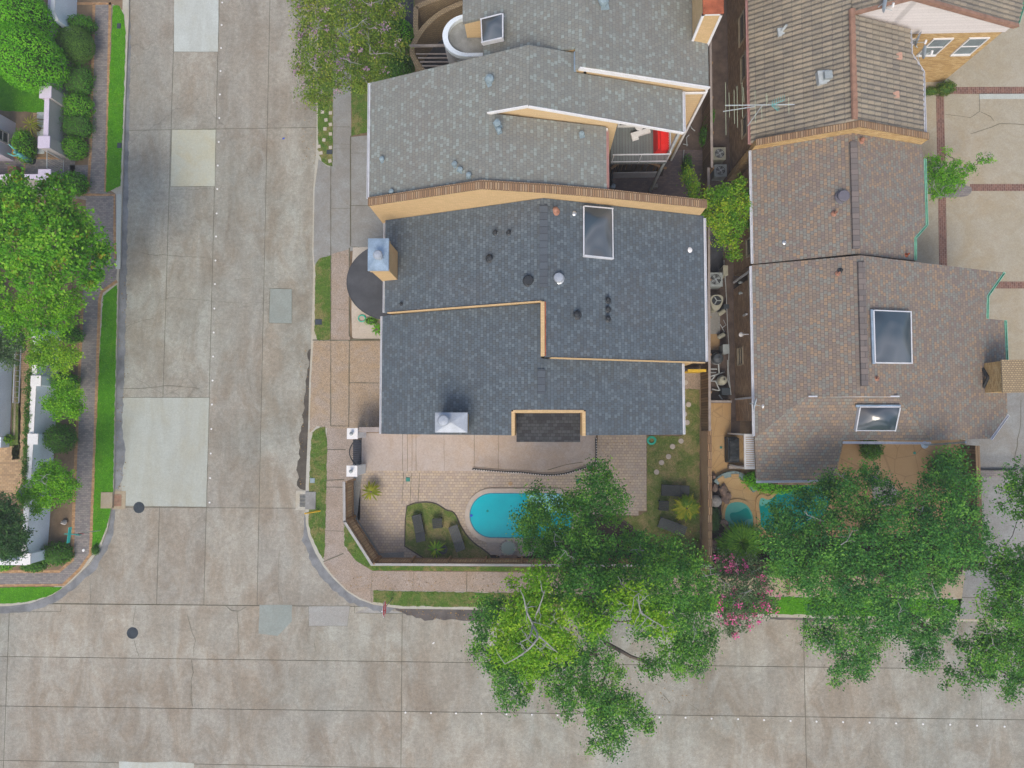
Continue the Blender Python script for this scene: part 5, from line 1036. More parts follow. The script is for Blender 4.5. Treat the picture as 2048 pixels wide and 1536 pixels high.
lid(659, 304, .32, .24, 'lid_dark', 'grey blue meter lid among the paving squares of the verge'); lid(625, 961, .26, .26, 'lid_grey', 'pale grey cover in the verge just above the storm drain'); lid(816, 959, .22, .22, 'lid_green', 'small green drain grate in the pool yard paving'); lid(1157, 962, .2, .2, 'lid_green', 'small green drain grate in the paving beside the oak crown', ang=.3)
c_ = W(1021, 967, .13); mb = MB(); mb.lathe(c_, [(.11, 0), (.11, .012), (.01, .014)], 16); tag(mb.build('paving_disc', 'paver_tan'), 'small round tan cover in the paving above the pool', 'cover')
for px, py, lab in ((278, 1015, 'round dark manhole cover at the corner of the large pale road patch'), (265, 1266, 'round dark manhole cover in the lower left of the wide road')):
    c_ = W(px, py, 0); mb = MB(); mb.lathe((c_[0], c_[1], -.01), [(.31, 0), (.31, .024), (.29, .026), (.285, .019), (.01, .021)], 28); [mb.tube([(c_[0]+r*math.cos(t), c_[1]+r*math.sin(t), .018) for t in np.linspace(0, 6.28, 25)[:-1]], .008, 4, closed=True) for r in (.1, .18, .25)]; tag(mb.build('manhole_cover', 'lid_dark'), lab, 'manhole cover')
for (x0, y0, x1, y1, gx0, gy0, gx1, gy1, kx0, kx1, lab) in ((206, 982, 251, 1018, 229, 988, 243, 1012, 206, 228, 'storm drain with rusty grate in the west gutter beside the lush verge'), (592, 981, 633, 1020, 600, 988, 613, 1013, 613, 633, 'storm drain with a dark grate in the east gutter beside the yellow post')):
    g = empty('storm_drain', (*W((x0+x1)/2, (y0+y1)/2)[:2], 0), lab, 'storm drain'); west = x0 < 300
    a, b = W(kx0, y0+2), W(kx1, y1-2); mb = MB(); mb.box(a[0], b[1], -.1, b[0], a[1], .175); mb.build('kerb_block', 'walk_cream' if west else 'walk_grey', g)
    a, b = (W(228, y0), W(x1, y1)) if west else (W(x0, y0), W(613, y1)); mb = MB(); mb.box(a[0]+.002, b[1], -.05, b[0], a[1], .016); mb.build('apron', 'walk_cream' if west else 'kerb', g)
    a, b = W(gx0, gy0), W(gx1, gy1); mb = MB(); n = 9
    for i in range(n): y = b[1]+(a[1]-b[1])*i/n; mb.box(a[0], y, .017, b[0], y+(a[1]-b[1])/n*.55, .03)
    mb.build('grate', 'copper' if west else 'lid_dark', g)
# raised road buttons
bt0 = None
def buttons(P, label, grp):
    global bt0
    for p in P:
        c_ = W(*p, 0)
        if bt0 is None: mb = MB(); mb.lathe((0, 0, 0), [(.052, 0), (.05, .012), (.035, .02), (.01, .024)], 10); bt0 = mb.build('road_button', 'white', local=True); o = bt0
        else: o = bt0.copy(); COL.objects.link(o)
        o.location = (c_[0], c_[1], .002); tag(o, label, 'road marker', grp)
ys_ = [5, 50, 96, 142, 189, 236, 284, 331, 378, 427, 473, 521, 568, 617, 665, 713, 761, 809, 858, 907, 956, 1005]
buttons([(443.8-.0245*y+(.8 if y < 300 else 0), y) for y in ys_], 'small white raised button along the middle joint of the side street', 'white buttons down the side street')
buttons([(811, 1425), (862, 1426), (912, 1426.5), (963, 1427), (1013, 1428), (1064, 1429), (1115, 1430), (1166, 1431), (1217, 1432), (1268, 1433), (1319, 1434), (1371, 1435), (1423, 1437), (1476, 1438), (1528, 1440), (1581, 1441.5), (1633, 1443), (1686, 1444), (1739, 1445), (1792, 1446.5), (1846, 1448), (1900, 1449), (1954, 1451), (2009, 1453)], 'small white raised button along the middle joint of the wide lower road', 'white buttons along the lower road')
# signs and posts
def text_mesh(body, size, mat, name, parent, loc, rot, depth=.004, squeeze=1.0):
    cu = bpy.data.curves.new(name, 'FONT'); cu.body = body; cu.size = size; cu.align_x = 'CENTER'; cu.align_y = 'CENTER'; cu.extrude = depth; cu.resolution_u = 3
    t = bpy.data.objects.new(name, cu); COL.objects.link(t); dg = bpy.context.evaluated_depsgraph_get(); me = bpy.data.meshes.new_from_object(t.evaluated_get(dg)); bpy.data.objects.remove(t)
    o = bpy.data.objects.new(name, me); me.materials.append(M[mat]); COL.objects.link(o); o.parent = parent; o.location = loc; o.rotation_euler = rot; o.scale = (squeeze, 1, 1); return o
b = W(784, 1198, .12); s = empty('stop_sign', b, 'red octagonal stop sign on a thin pole at the verge corner of the wide road', 'stop sign')
mb = MB(); mb.tube([(b[0], b[1], .1), (b[0], b[1], 2.5)], .028, 8); mb.build('pole', 'metal', s)
zc = 2.1; R_ = .42; oc = [(R_*math.cos(math.pi/8+k*math.pi/4), R_*math.sin(math.pi/8+k*math.pi/4)) for k in range(8)]; oi = [(x*.93, y*.93) for x, y in oc]
mb = MB(); mb.add([(b[0]+.035, b[1]+y, zc+z) for y, z in oc]+[(b[0]+.045, b[1]+y, zc+z) for y, z in oc], [tuple(range(7, -1, -1)), tuple(range(8, 16))]+[(i, (i+1) % 8, 8+(i+1) % 8, 8+i) for i in range(8)]); p_ = mb.build('sign_board', 'white', s)
mb = MB(); mb.add([(b[0]+.048, b[1]+y, zc+z) for y, z in oi], [tuple(range(8))]); mb.build('sign_face', 'sign_red', p_)
text_mesh('STOP', .30, 'white', 'lettering', p_, (b[0]+.052-b[0], 0, zc-b[2]), (math.pi/2, 0, math.pi/2))
b = W(200.5, 1061, .14); s = empty('street_sign', b, 'turquoise street name blades crossed on top of a tall thin pole', 'street sign'); tz_ = 2.55; tp = W(141, 1069.5, tz_); top = (b[0]+(tp[0]-b[0])*1.0, b[1]+(tp[1]-b[1])*1.0, tz_)
mb = MB(); mb.tube([(b[0], b[1], .1), (top[0], top[1], top[2]-.1)], .025, 8); mb.build('pole', 'metal', s)
def blade(cx, cy, z, ang, L, name='name_blade'):
    mb = MB(); mb.obox((cx, cy), ang, L, .02, z, z+.22); k = mb.build(name, 'sign_green', s); return k
blade(top[0], top[1], tz_-.02, math.radians(84), .80); blade(top[0]+.02, top[1], tz_-.26, math.radians(-4), .80)
mb = MB(); q = Vector((b[0], b[1], .1)); r_ = Vector(top); m0 = q+(r_-q)*.62; m1 = q+(r_-q)*.9; mb.bar(m0+Vector((0, -.04, 0)), m1+Vector((0, -.04, 0)), .02, .2); mb.build('red_plate', 'sign_red', s)
a = W(640, 1021.5, .12); bq = W(609.5, 1027, 1.0); s = tag(MB().tube([a, bq], [.05, .04], 8).build('marker_post', 'yellow'), 'leaning yellow post in the verge beside the eastern storm drain', 'post')
c_ = W(167, 1100, .14); tag(MB().blob((c_[0], c_[1], .16), .08, .09, .03, 8, .2).build('stone', 'white'), 'pale flat stone lying on the grey brick path near the street sign', 'stone')
c_ = W(131, 1044, .14); mb = MB(); mb.blob((c_[0], c_[1], .26), .16, .13, .16, 9, .3); tag(mb.build('garden_rock', 'rock_grey'), 'dark rock in the bare bed just north of the street sign', 'rock')

# ---------------------------------------------------------------- west garden walls
wl = [W(152, -60)[:2], W(150, 0)[:2], W(144, 290)[:2]]
def rwall(pts, h, mat, label, cap=None, th=.24, piers=(), pr=.32, capmat='white', name='garden_wall', piermat=None):
    g = empty(name, (*pts[0], .12), label, 'wall'); capwall(g, [(x, y, h) for x, y in pts], th, .12, mat, capmat, name='wall', capw=.015, caph=.05)
    for (x, y) in piers:
        mb = MB(); mb.box(x-pr, y-pr, .12, x+pr, y+pr, h+.12); p = mb.build('pier', piermat or mat, g); mb = MB(); mb.box(x-pr-.03, y-pr-.03, h+.121, x+pr+.03, y+pr+.03, h+.18); mb.build('cap', capmat, p)
    return g
M['cap_lav'] = m_plain('lavender_cap', (.60, .54, .66), .7, .06, 2)
a0, a1 = W(94, 186, 1.75), W(91, 286, 1.75)
rwall([(a0[0], W(90, 30, 1.75)[1]+8), a0[:2], a1[:2]], 1.7, 'greywall', 'taupe and lavender garden wall with square piers behind the upper hedge', piers=[a0[:2], a1[:2]], pr=.30, capmat='cap_lav')
p0, p1, p2 = W(0, 353, 1.75), W(90, 353, 1.75), W(92, 353, 1.75)
rwall([(p0[0]-8, p0[1]), p1[:2]], 1.7, 'greywall', 'lavender topped wall running west beside the lower side of the gate path', piers=[p2[:2]], pr=.32, capmat='cap_lav')
q = [W(*p, 1.75)[:2] for p in [(72, 655), (68, 750), (60, 900), (50, 1060), (44, 1125)]]
q2 = [W(*p, 1.75)[:2] for p in [(76, 665), (75, 762), (69, 878), (54, 1117)]]
rwall(q, 1.7, 'white_blue', 'long white garden wall with square piers and ivy on its top, beside the grey brick path', piers=q2, pr=.25, capmat='white', th=.26)
a = W(53, 1126, 1.7); rwall([(a[0]-12, a[1]), a[:2]], 1.65, 'white_blue', 'white garden wall running west along the lower path behind the lime shrubs', capmat='white', th=.2)
a = W(104, 45, 1.9); b = W(104, -60, 1.9); c2 = W(125, 47, 1.9)
rwall([(a[0], b[1]), (a[0], a[1]+.6), (a[0]+.25, a[1]+.1)], 1.85, 'white_blue', 'white garden wall at the top edge above the clipped round bush', capmat='white', th=.2)
g = empty('garden_gate', (*W(118, 320)[:2], .12), 'thin pale metal gate across the brick path between the lavender piers', 'gate'); a = W(94, 302, 1.5); b = W(94, 337, 1.5)
mb = MB(); mb.bar(a, b, .03, .03); mb.bar((a[0], a[1], .2), (b[0], b[1], .2), .03, .03); mb.bar((a[0], a[1], .15), a, .03, .03); mb.bar((b[0], b[1], .15), b, .03, .03); mb.build('frame', 'pipe', g); mb = MB()
for i in range(8): y = a[1]+(b[1]-a[1])*(i+.5)/8; mb.bar((a[0], y, .2), (a[0], y, 1.5), .012, .012)
mb.build('bars', 'pipe', g)
x, y = W(46, 700)[:2]; y2 = W(46, 806)[1]; g = empty('trellis', (x, y, .12), 'low white ladder-like railing beside the pale blue house wall', 'railing'); mb = MB()
for zz, xx in ((.55, -.02), (.16, 0)): mb.bar((x+xx, y+.6, zz), (x+xx, y2, zz), .05, .04)
for i in range(13): yy = y2+(y+.6-y2)*i/12; mb.bar((x, yy, .16), (x-.02, yy, .56), .03, .03)
mb.build('rail', 'gutter_metal', g)
# statue, pot, bench beside the gate path
sc_ = W(57, 320, .12); g = empty('garden_statue', (sc_[0], sc_[1], .12), 'verdigris green figure with raised arms beside the terracotta bowl at the gate path', 'statue')
mb = MB(); mb.lathe((sc_[0]+.25, sc_[1]-.08, .12), [(.2, 0), (.18, .2), (.12, .3), (.05, .32)], 10); mb.build('base', 'lid_dark', g)
mb = MB(); x, y = sc_[0]+.22, sc_[1]-.08; mb.tube([(x, y, .4), (x-.02, y, .8), (x-.02, y+.02, 1.05), (x-.02, y+.02, 1.25)], [.2, .15, .13, .05], 8); mb.blob((x-.03, y+.02, 1.36), .09, .08, .11, 8, 0); mb.tube([(x-.02, y+.1, 1.15), (x-.15, y+.26, 1.35), (x-.2, y+.38, 1.6)], [.055, .045, .03], 6); mb.tube([(x-.02, y-.06, 1.15), (x-.25, y-.1, 1.2), (x-.5, y+.02, 1.3)], [.055, .045, .03], 6); mb.smooth = True; mb.build('figure', 'statue', g)
c_ = W(38, 307, .6); mb = MB(); mb.lathe((c_[0], c_[1], .12), [(.12, 0), (.15, .2), (.1, .3), (.3, .55), (.33, .6), (.27, .57), (.1, .5)], 16); tag(mb.build('planter_bowl', 'terracotta'), 'orange terracotta bowl beside the verdigris statue', 'planter')
c_ = W(28, 343, .4); mb = MB(); mb.obox(c_[:2], .05, .5, .5, .12, .55); tag(mb.build('planter_box', 'copper'), 'square brown planter box against the lavender topped wall', 'planter')

# ---------------------------------------------------------------- alley and courtyard things
sheet('courtyard', [(1150, 300), (1445, 300), (1450, 500), (1412, 520), (1412, 430), (1200, 400)], Z2, 'brick_court')


sheet('alley_floor', [(1350, -100), (1480, -100), (1480, 870), (1412, 870), (1405, 300), (1350, 310)], Z1+.002, 'court_soil')
sheet('alley_slab', [(1414, 590), (1440, 590), (1440, 668), (1414, 668)], Z2+.003, 'walk_grey'); sheet('alley_slab', [(1414, 470), (1446, 470), (1446, 545), (1414, 545)], Z2+.003, 'asphalt'); sheet('alley_slab', [(1414, 668), (1440, 668), (1440, 700), (1414, 700)], Z2+.003, 'stamped2')
def ac_square(px, py, z, s, mat, label, ang=0):
    c_ = W(px, py, z); g = empty('air_conditioner', (c_[0], c_[1], .13), label, 'air conditioner', None, ang)
    def part(n, mb, m, par=None): o = mb.build(n, m, local=True); o.parent = par or g; return o
    mb = MB(); h_ = z-.13; mb.box(-s/2, -s/2, 0, s/2, s/2, h_-.06); mb.box(-s/2-.02, -s/2-.02, h_-.06, s/2+.02, s/2+.02, h_); body = part('body', mb, mat)
    mb = MB(); mb.lathe((0, 0, h_), [(s*.40, .003), (s*.40, .012), (.01, .012)], 24); fn = part('fan', mb, 'dark_metal')
    mb = MB()
    for k in range(4): a = k*math.pi/2+.4; mb.add([(.05*math.cos(a), .05*math.sin(a), h_+.016), (s*.36*math.cos(a-.3), s*.36*math.sin(a-.3), h_+.016), (s*.38*math.cos(a+.35), s*.38*math.sin(a+.35), h_+.03), (.05*math.cos(a+1), .05*math.sin(a+1), h_+.02)], [(0, 1, 2, 3)])
    part('fan_blade', mb, 'ac_grey', fn); mb = MB()
    for r in (.4, .3, .2): mb.tube([(s*r*math.cos(t), s*r*math.sin(t), h_+.045) for t in np.linspace(0, 6.28, 24)[:-1]], .006, 4, closed=True)
    for k in range(12): a = k*math.pi/6; mb.bar((.05*math.cos(a), .05*math.sin(a), h_+.045), (s*.42*math.cos(a), s*.42*math.sin(a), h_+.045), .007, .007)
    mb.lathe((0, 0, h_), [(.06, .04), (.06, .06), (.01, .062)], 10); part('grille', mb, 'metal', fn); return g
ac_square(1431, 559, .95, .70, 'ac_grey', 'square grey air conditioner with four blade fan in the alley, above the teardrop one')
ac_square(1439, 307, .85, .62, 'ac_beige', 'beige square air conditioner, upper of the pair by the tall brick wall'); ac_square(1441, 341, .8, .62, 'ac_grey', 'blue grey square air conditioner, lower of the pair by the tall brick wall')
c_ = W(1433, 602, .85); g = empty('air_conditioner', (c_[0], c_[1], .13), 'rounded triangular beige air conditioner below the square grey one', 'air conditioner')
P_ = smooth_poly([(c_[0]-.38, c_[1]+.32), (c_[0]+.36, c_[1]+.34), (c_[0]+.34, c_[1]-.1), (c_[0]+.1, c_[1]-.52), (c_[0]-.22, c_[1]-.5)], 2); mb = MB(); mb.prism(P_, .13, .85); mb.build('body', 'ac_beige', g)
mb = MB(); mb.lathe((c_[0]+.01, c_[1]+.02, .85), [(.25, .003), (.25, .015), (.01, .016)], 20); k = mb.build('fan', 'dark_metal', g); mb = MB(); [mb.bar((c_[0]+.01, c_[1]+.02, .88), (c_[0]+.01+.23*math.cos(a), c_[1]+.02+.23*math.sin(a), .875), .05, .008) for a in (0, 2.1, 4.2)]; mb.build('fan_blade', 'ac_grey', k)
def tank(px, py, z, r, mat, label, name='filter_tank', dome=True):
    c_ = W(px, py, z); mb = MB(); mb.lathe((c_[0], c_[1], .13), [(r*.9, 0), (r, .1), (r, z-.33), (r*.97, z-.25), (r*.75, z-.15), (r*.25, z-.12), (.02, z-.11)], 20); mb.smooth = False; g = empty(name, (c_[0], c_[1], .13), label, 'tank'); mb.build('body', mat, g)
    mb = MB(); mb.lathe((c_[0]+r*.15, c_[1]+r*.1, z+.0), [(.05, 0), (.045, .1), (.01, .11)], 8); mb.build('valve', 'dark_metal', g); mb = MB(); mb.tube([(c_[0]+r*math.cos(t)*1.01, c_[1]+r*math.sin(t)*1.01, z*.62) for t in np.linspace(0, 6.28, 20)[:-1]], .02, 5, closed=True); mb.build('clamp', 'metal', g); return c_

tank(1437, 716, .95, .30, 'tank_dark', 'dark round filter tank in the alley beside the charcoal roof corner'); tank(1447, 760, .85, .25, 'ac_beige', 'beige round filter tank in the alley among the white pipes')
for px, py, a_, lab in ((1443, 625, .6, 'small beige pump on the dark clutter below the teardrop air conditioner'), (1442, 672, .5, 'beige cylindrical pump in the alley near the satellite bracket on the brown wall')):
    c_ = W(px, py, .35); d = Vector((math.cos(a_), math.sin(a_), 0)); q0, q1 = Vector((c_[0], c_[1], .4))-d*.2, Vector((c_[0], c_[1], .4))+d*.2; g = empty('pump', (c_[0], c_[1], .13), lab, 'pump')
    MB().tube([q0, q0+d*.03, q1-d*.03, q1], [.09, .12, .12, .09], 10).build('motor', 'ac_beige', g); MB().tube([q1, q1+d*.1], .07, 8).build('housing', 'dark_metal', g); MB().box(c_[0]-.12, c_[1]-.08, .13, c_[0]+.12, c_[1]+.08, .3).build('foot', 'dark_metal', g)
def pipes(label, runs, z=.45, mat='pipe', r=.03, name='pipework'):
    mb = MB(); o0 = None; g = empty(name, (*W(runs[0][0][0], runs[0][0][1])[:2], .13), label, 'pipes')
    for rn in runs: MB().tube([W(p[0], p[1], p[2] if len(p) > 2 else z) for p in rn], r, 6).build('pipe', mat, g)
pipes('pale plastic pipes zigzagging over the alley floor between the two round filter tanks', [[(1437, 728, .6), (1438, 745, .5), (1437, 747, .3)], [(1420, 753), (1430, 750), (1446, 745), (1449, 744, .2)], [(1420, 762), (1431, 762), (1438, 778), (1440, 779, .2)], [(1422, 761), (1430, 752)], [(1424, 778, .3), (1436, 781, .35), (1450, 779, .3)], [(1420, 738, .3), (1434, 738, .35)], [(1438, 790, .5), (1445, 799, .5)], [(1420, 745, .3), (1432, 745, .3)]], r=.035)
pipes('thin pipes and conduits running along the foot of the brown brick wall in the alley', [[(1450, 530, .8), (1451, 560, .8), (1453, 600, .8), (1455, 650, .8), (1458, 700, .8), (1457, 740, .8), (1462, 790, .8)], [(1448, 520, .5), (1449, 545, .4), (1452, 580, .5)], [(1447, 640, .4), (1452, 650, .5), (1445, 655, .3)], [(1440, 648, .3), (1449, 664, .3)], [(1455, 720, 1.2), (1456, 760, 1.2), (1462, 785, .3)]], r=.018)
pipes('pale hoses and valves clustered left of the green courtyard tank', [[(1378, 270, .4), (1373, 275, .4), (1374, 292, .4)], [(1366, 288, .3), (1376, 290, .3)], [(1368, 300, .25), (1366, 315, .25), (1367, 330, .25)], [(1390, 262, .5), (1383, 256, .5), (1380, 250, .3)]], r=.025)
for px, py, w, d, hh, mt, lab in ((1452, 698, .30, .45, 1.0, 'ac_grey', 'grey metal electrical cabinet against the brown wall in the alley'), (1451, 541, .22, .5, 1.0, 'ac_beige', 'narrow beige meter box at the foot of the brown wall in the alley'), (1453, 613, .22, .2, .8, 'lid_dark', 'small dark utility box beside the teardrop air conditioner'), (1452, 783, .4, .35, .7, 'lid_dark', 'dark box with blue top at the end of the alley beside the brick wall')):
    c_ = W(px, py, hh); g = empty('utility_box', (c_[0], c_[1], .13), lab, 'utility box'); MB().box(c_[0]-w/2, c_[1]-d/2, .13, c_[0]+w/2, c_[1]+d/2, hh).build('body', mt, g); MB().box(c_[0]-w/2-.015, c_[1]-d/2-.015, hh+.001, c_[0]+w/2+.015, c_[1]+d/2+.015, hh+.03).build('lid', mt, g)
for px, py, z in ((1460, 566, 1.6), (1461, 587, 1.6)):
    c_ = W(px, py, z); mb = MB(); mb.lathe((10.42, c_[1], z), [(.07, 0), (.075, .16), (.05, .2), (.01, .21)], 10); mb.box(10.42, c_[1]-.04, z, 10.56, c_[1]+.04, z+.12)
    tag(mb.build('electric_meter', 'ac_grey'), 'round grey electric meter on the brown brick wall, %s of the pair' % ('upper' if py < 575 else 'lower'), 'meter')
tag(MB().bar((10.50, W(1478, 630, 2.2)[1], 2.0), (10.50, W(1478, 630, 2.2)[1], 2.5), .08, .12).build('wall_box', 'gutter_metal'), 'narrow white box fixed on the brown brick wall above the alley', 'box')
a = W(1420, 803, .9); b = W(1470, 806, .9); board_fence('board_fence', [(a[0], a[1]), (b[0]-.2, a[1])], .8, 'low grey board fence closing the equipment alley above the tan patio', 'wood', 'wood_grey')
# north courtyard
sheet('pergola_floor', [(1215, 330), (1330, 330), (1325, 352), (1215, 352)], Z2+.004, 'mulch')
g = empty('lattice_screen', (*W(1270, 335)[:2], .12), 'curved brown timber slat screen under the grey balcony', 'screen'); pts = [W(*p, 1.6) for p in smooth_poly([(1222, 337), (1244, 322), (1262, 318), (1285, 319), (1305, 327), (1333, 337)], 1, False)]
mb = MB(); mb.tube(pts, .07, 4); mb.build('top_rail', 'wood_plain', g); mb = MB()
L = [Vector(p) for p in pts]
for a, b in zip(L[:-1], L[1:]):
    n = max(1, int((b-a).length/.17))
    for i in range(n): q = a+(b-a)*i/n; mb.bar((q.x, q.y, .15), (q.x, q.y, 1.56), .07, .03)
mb.build('slats', 'wood', g)
tag(MB().bar(W(1220, 351, .5), W(1312, 349, .5), .03, .8).build('metal_sheet', 'gutter_metal'), 'thin pale blue panel edge standing in the brick courtyard below the slat screen', 'panel')
c_ = W(1312, 371, .3); tag(MB().obox(c_[:2], .1, .2, .2, .12, .3).build('post_base', 'walk_grey'), 'small concrete block at the foot of the balcony post', 'block')
c_ = W(1246, 386, .2); tag(MB().lathe((c_[0], c_[1], .12), [(.13, 0), (.13, .1), (.01, .11)], 14).build('stepping_stone', 'lid_grey'), 'pale round disc on the courtyard bricks near the party wall', 'stepping stone')
c_ = W(1226, 373, .5); tag(MB().lathe((c_[0], c_[1], .12), [(.1, 0), (.15, .3), (.13, .5), (.01, .52)], 12).build('urn', 'metal_cap'), 'blue grey urn beside the red gutter of the grey roofed house', 'urn')
c_ = W(1226, 355, .9); tag(MB().box(c_[0]-.12, c_[1]-.35, .12, c_[0]-.02, c_[1]+.35, 1.2).build('bin', 'dark_metal'), 'dark upright panel in the courtyard corner against the tan wall', 'panel')
# balcony furniture
c_ = W(1324, 278, 5.5); g = empty('covered_sofa', (c_[0], c_[1], 4.9), 'bright red covered sofa on the grey balcony', 'sofa'); a = W(1311, 300, 5.5); b = W(1339, 262, 5.5)
mb = MB(); xs4 = [a[0], a[0]+.09, a[0]+.18, a[0]+.28, b[0]-.02, b[0]]; zs4 = [5.0, 5.62, 5.66, 5.42, 5.46, 5.0]; y0, y1 = a[1], b[1]+.4
mb.add([(x, y0, z) for x, z in zip(xs4, zs4)]+[(x, y1, z) for x, z in zip(xs4, zs4)]+[(xs4[0], y0, 4.91), (xs4[-1], y0, 4.91), (xs4[-1], y1, 4.91), (xs4[0], y1, 4.91)], [(i, i+1, 7+i, 6+i)[::1] for i in range(5)]+[(12, 0, 6, 15), (5, 13, 14, 11), (12, 13, 5, 4, 3, 2, 1, 0), (6, 7, 8, 9, 10, 11, 14, 15)]); mb.build('cover', 'red', g)
c_ = W(1281, 266, 5.2); g = empty('bench_cushion', (c_[0], c_[1], 4.9), 'white L shaped padded bench on the grey balcony', 'bench'); mb = MB(); mb.obox(c_[:2], .28, .92, .22, 5.12, 5.25); mb.build('seat', 'white', g); q = W(1270, 274, 5.2); mb = MB(); mb.obox(q[:2], .28, .30, .28, 5.1, 5.2); mb.build('seat_end', 'white', g)
for dx in (-.35, .35): MB().box(c_[0]+dx-.03, c_[1]+dx*.28-.03, 4.9, c_[0]+dx+.03, c_[1]+dx*.28+.03, 5.1).build('leg', 'metal', g)
c_ = W(1279, 251, 5.6); g = empty('patio_table', (c_[0], c_[1], 4.9), 'small round white table at the balcony wall', 'table'); MB().lathe((c_[0], c_[1], 5.5), [(.2, 0), (.2, .03), (.01, .035)], 16).build('tabletop', 'white', g); MB().bar((c_[0], c_[1], 4.9), (c_[0], c_[1], 5.5), .05, .05).build('leg', 'white', g)
# tv antenna, dishes
mb_ = W(1525, 210, 7.4); g = empty('tv_antenna', (mb_[0], mb_[1], on(tw, 1525, 212)[2]), 'spindly television antenna with many rods above the clay tiles and brick wall', 'antenna')
z_ = 7.4; MB().tube([(mb_[0], mb_[1], 5.3), (mb_[0], mb_[1], z_)], .025, 6).build('mast', 'pipe', g); l0, l1 = W(1450, 211, z_), W(1589, 209, z_); MB().bar(l0, l1, .035, .035).build('boom', 'pipe', g)
l2 = W(1446, 223, z_-.1); MB().bar(l2, W(1510, 213, z_), .03, .03).build('boom', 'pipe', g); mb = MB()
for px, y0, y1 in ((1451, 165, 270), (1458, 185, 235), (1468, 180, 248), (1474, 172, 255), (1484, 165, 235), (1487, 175, 205), (1510, 180, 246), (1532, 186, 212), (1534, 190, 205), (1523, 213, 240), (1577, 195, 228)): mb.bar(W(px, y0, z_+.03), W(px+1, y1, z_+.03), .012, .012)
mb.build('rods', 'rod', g); mb = MB(); mb.bar(W(1543, 211, z_+.06), W(1569, 200, z_+.06), .02, .02); mb.bar(W(1543, 211, z_+.06), W(1556, 222, z_+.06), .02, .02)
for i in range(7): p0 = W(1545+i*4, 211-i*1.7, z_+.08); mb.bar(p0, (p0[0], p0[1]+.25, p0[2]), .01, .01); p0 = W(1544+i*2.3, 212+i*1.6, z_+.08); mb.bar(p0, (p0[0], p0[1]+.18, p0[2]), .01, .01)
mb.build('reflector', 'statue', g)
def dish(px, py, z, nrm, r, arm, label, mat='pale_dish'):
    c_ = Vector(W(px, py, z)); nv = Vector(nrm).normalized(); up = Vector((0, 0, 1)); x = nv.cross(up).normalized(); y = x.cross(nv); mb = MB(); vs = []; fs = []; n = 18
    rings = [(0.01, 0), (.4, .012), (.75, .045), (1, .08)]
    for rr, dd in rings:
        for j in range(n): a = 2*math.pi*j/n; vs.append(c_+x*rr*r*math.cos(a)+y*rr*r*.88*math.sin(a)+nv*dd)
    for i in range(3):
        for j in range(n): fs.append((i*n+j, i*n+(j+1) % n, (i+1)*n+(j+1) % n, (i+1)*n+j))
    g = empty('satellite_dish', (c_.x, c_.y, c_.z-.6), label, 'satellite dish'); mb.add(vs, fs); mb.add([v-nv*.012 for v in vs], [f[::-1] for f in fs]); mb.build('reflector', mat, g)
    MB().bar(c_-y*r*.8, c_+nv*.42-y*.1, .02, .02).build('feed_arm', 'pipe', g); MB().bar(c_+nv*.42-y*.16+x*.05, c_+nv*.42-y*.02-x*.05, .07, .08).build('receiver', 'white', g); MB().tube([c_-nv*.03, c_-nv*.1-up*.2, Vector(arm)], .022, 6).build('mount', 'pipe', g)
dish(1507, 808, 4.9, (.9, -.25, .35), .30, (10.35, W(1512, 812, 4.3)[1]+.05, 4.35), 'pale satellite dish at the west gutter of the skylight roof', 'pale_dish')
dish(1766, 8, 7.6, (.95, -.1, .2), .36, (15.6, 18.0, 7.2), 'satellite dish on the orange rake tiles at the top edge', 'pale_dish'); dish(1833, 78, 5.2, (.9, -.35, .25), .36, (18.0, 17.6, 4.8), 'satellite dish in front of the partly hidden window, upper of the gable pair'); dish(1845, 104, 5.0, (.97, -.05, .2), .32, (18.05, 16.5, 4.9), 'satellite dish beside the tile roof corner, lower of the gable pair', 'pale_dish')
c_ = W(1471, 669, 2.5); g = empty('wall_lamp', (10.5, c_[1], 2.4), 'small white lamp bracket with a round base on the brown brick wall above the alley', 'lamp'); MB().lathe((10.2, c_[1], 2.42), [(.11, 0), (.12, .1), (.06, .16), (.01, .17)], 12).build('shade', 'white', g); MB().tube([(10.2, c_[1], 2.55), (10.54, c_[1], 2.6)], .03, 6).build('arm', 'white', g)

# ---------------------------------------------------------------- neighbour's pool garden
sheet('tan_patio', [(1414, 806), (1462, 806), (1462, 870), (1520, 870), (1530, 960), (1660, 960), (1680, 875), (1925, 870), (1925, 1000), (1860, 1090), (1700, 1110), (1600, 1110), (1418, 1119)], Z2, 'stamped')
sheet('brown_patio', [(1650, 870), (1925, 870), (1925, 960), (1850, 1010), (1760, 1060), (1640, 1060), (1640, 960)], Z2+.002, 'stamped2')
sheet('garden_bed', [(1418, 1090), (1925, 1060), (1925, 1149), (1418, 1149)], Z3, 'mulch')
sheet('garden_bed', ppoly([(1418, 940), (1432, 950), (1444, 990), (1440, 1030), (1455, 1070), (1500, 1080), (1500, 1119), (1418, 1119)], 1), Z3, 'mulch', world=True)
sheet('grey_pad', [(1740, 965), (1775, 960), (1800, 985), (1790, 1010), (1750, 1010)], Z3, 'walk_grey')
p2_ = ppoly([(1519, 992), (1533, 1000), (1545, 994), (1560, 978), (1600, 962), (1640, 962), (1660, 985), (1655, 1015), (1620, 1060), (1560, 1070), (1518, 1056), (1519, 1030), (1515, 1010)], 2)
g = empty('swimming_pool', (*W(1580, 1015)[:2], .12), 'teal free-form swimming pool below the brown shingle roof, partly under trees', 'swimming pool'); ring(g, 'coping', p2_, .18, .13, .19, 'stamped'); mb = MB(); mb.add([(x, y, .16) for x, y in ccw(p2_)], [tuple(range(len(p2_)))]); mb.build('water', 'water_teal', g)
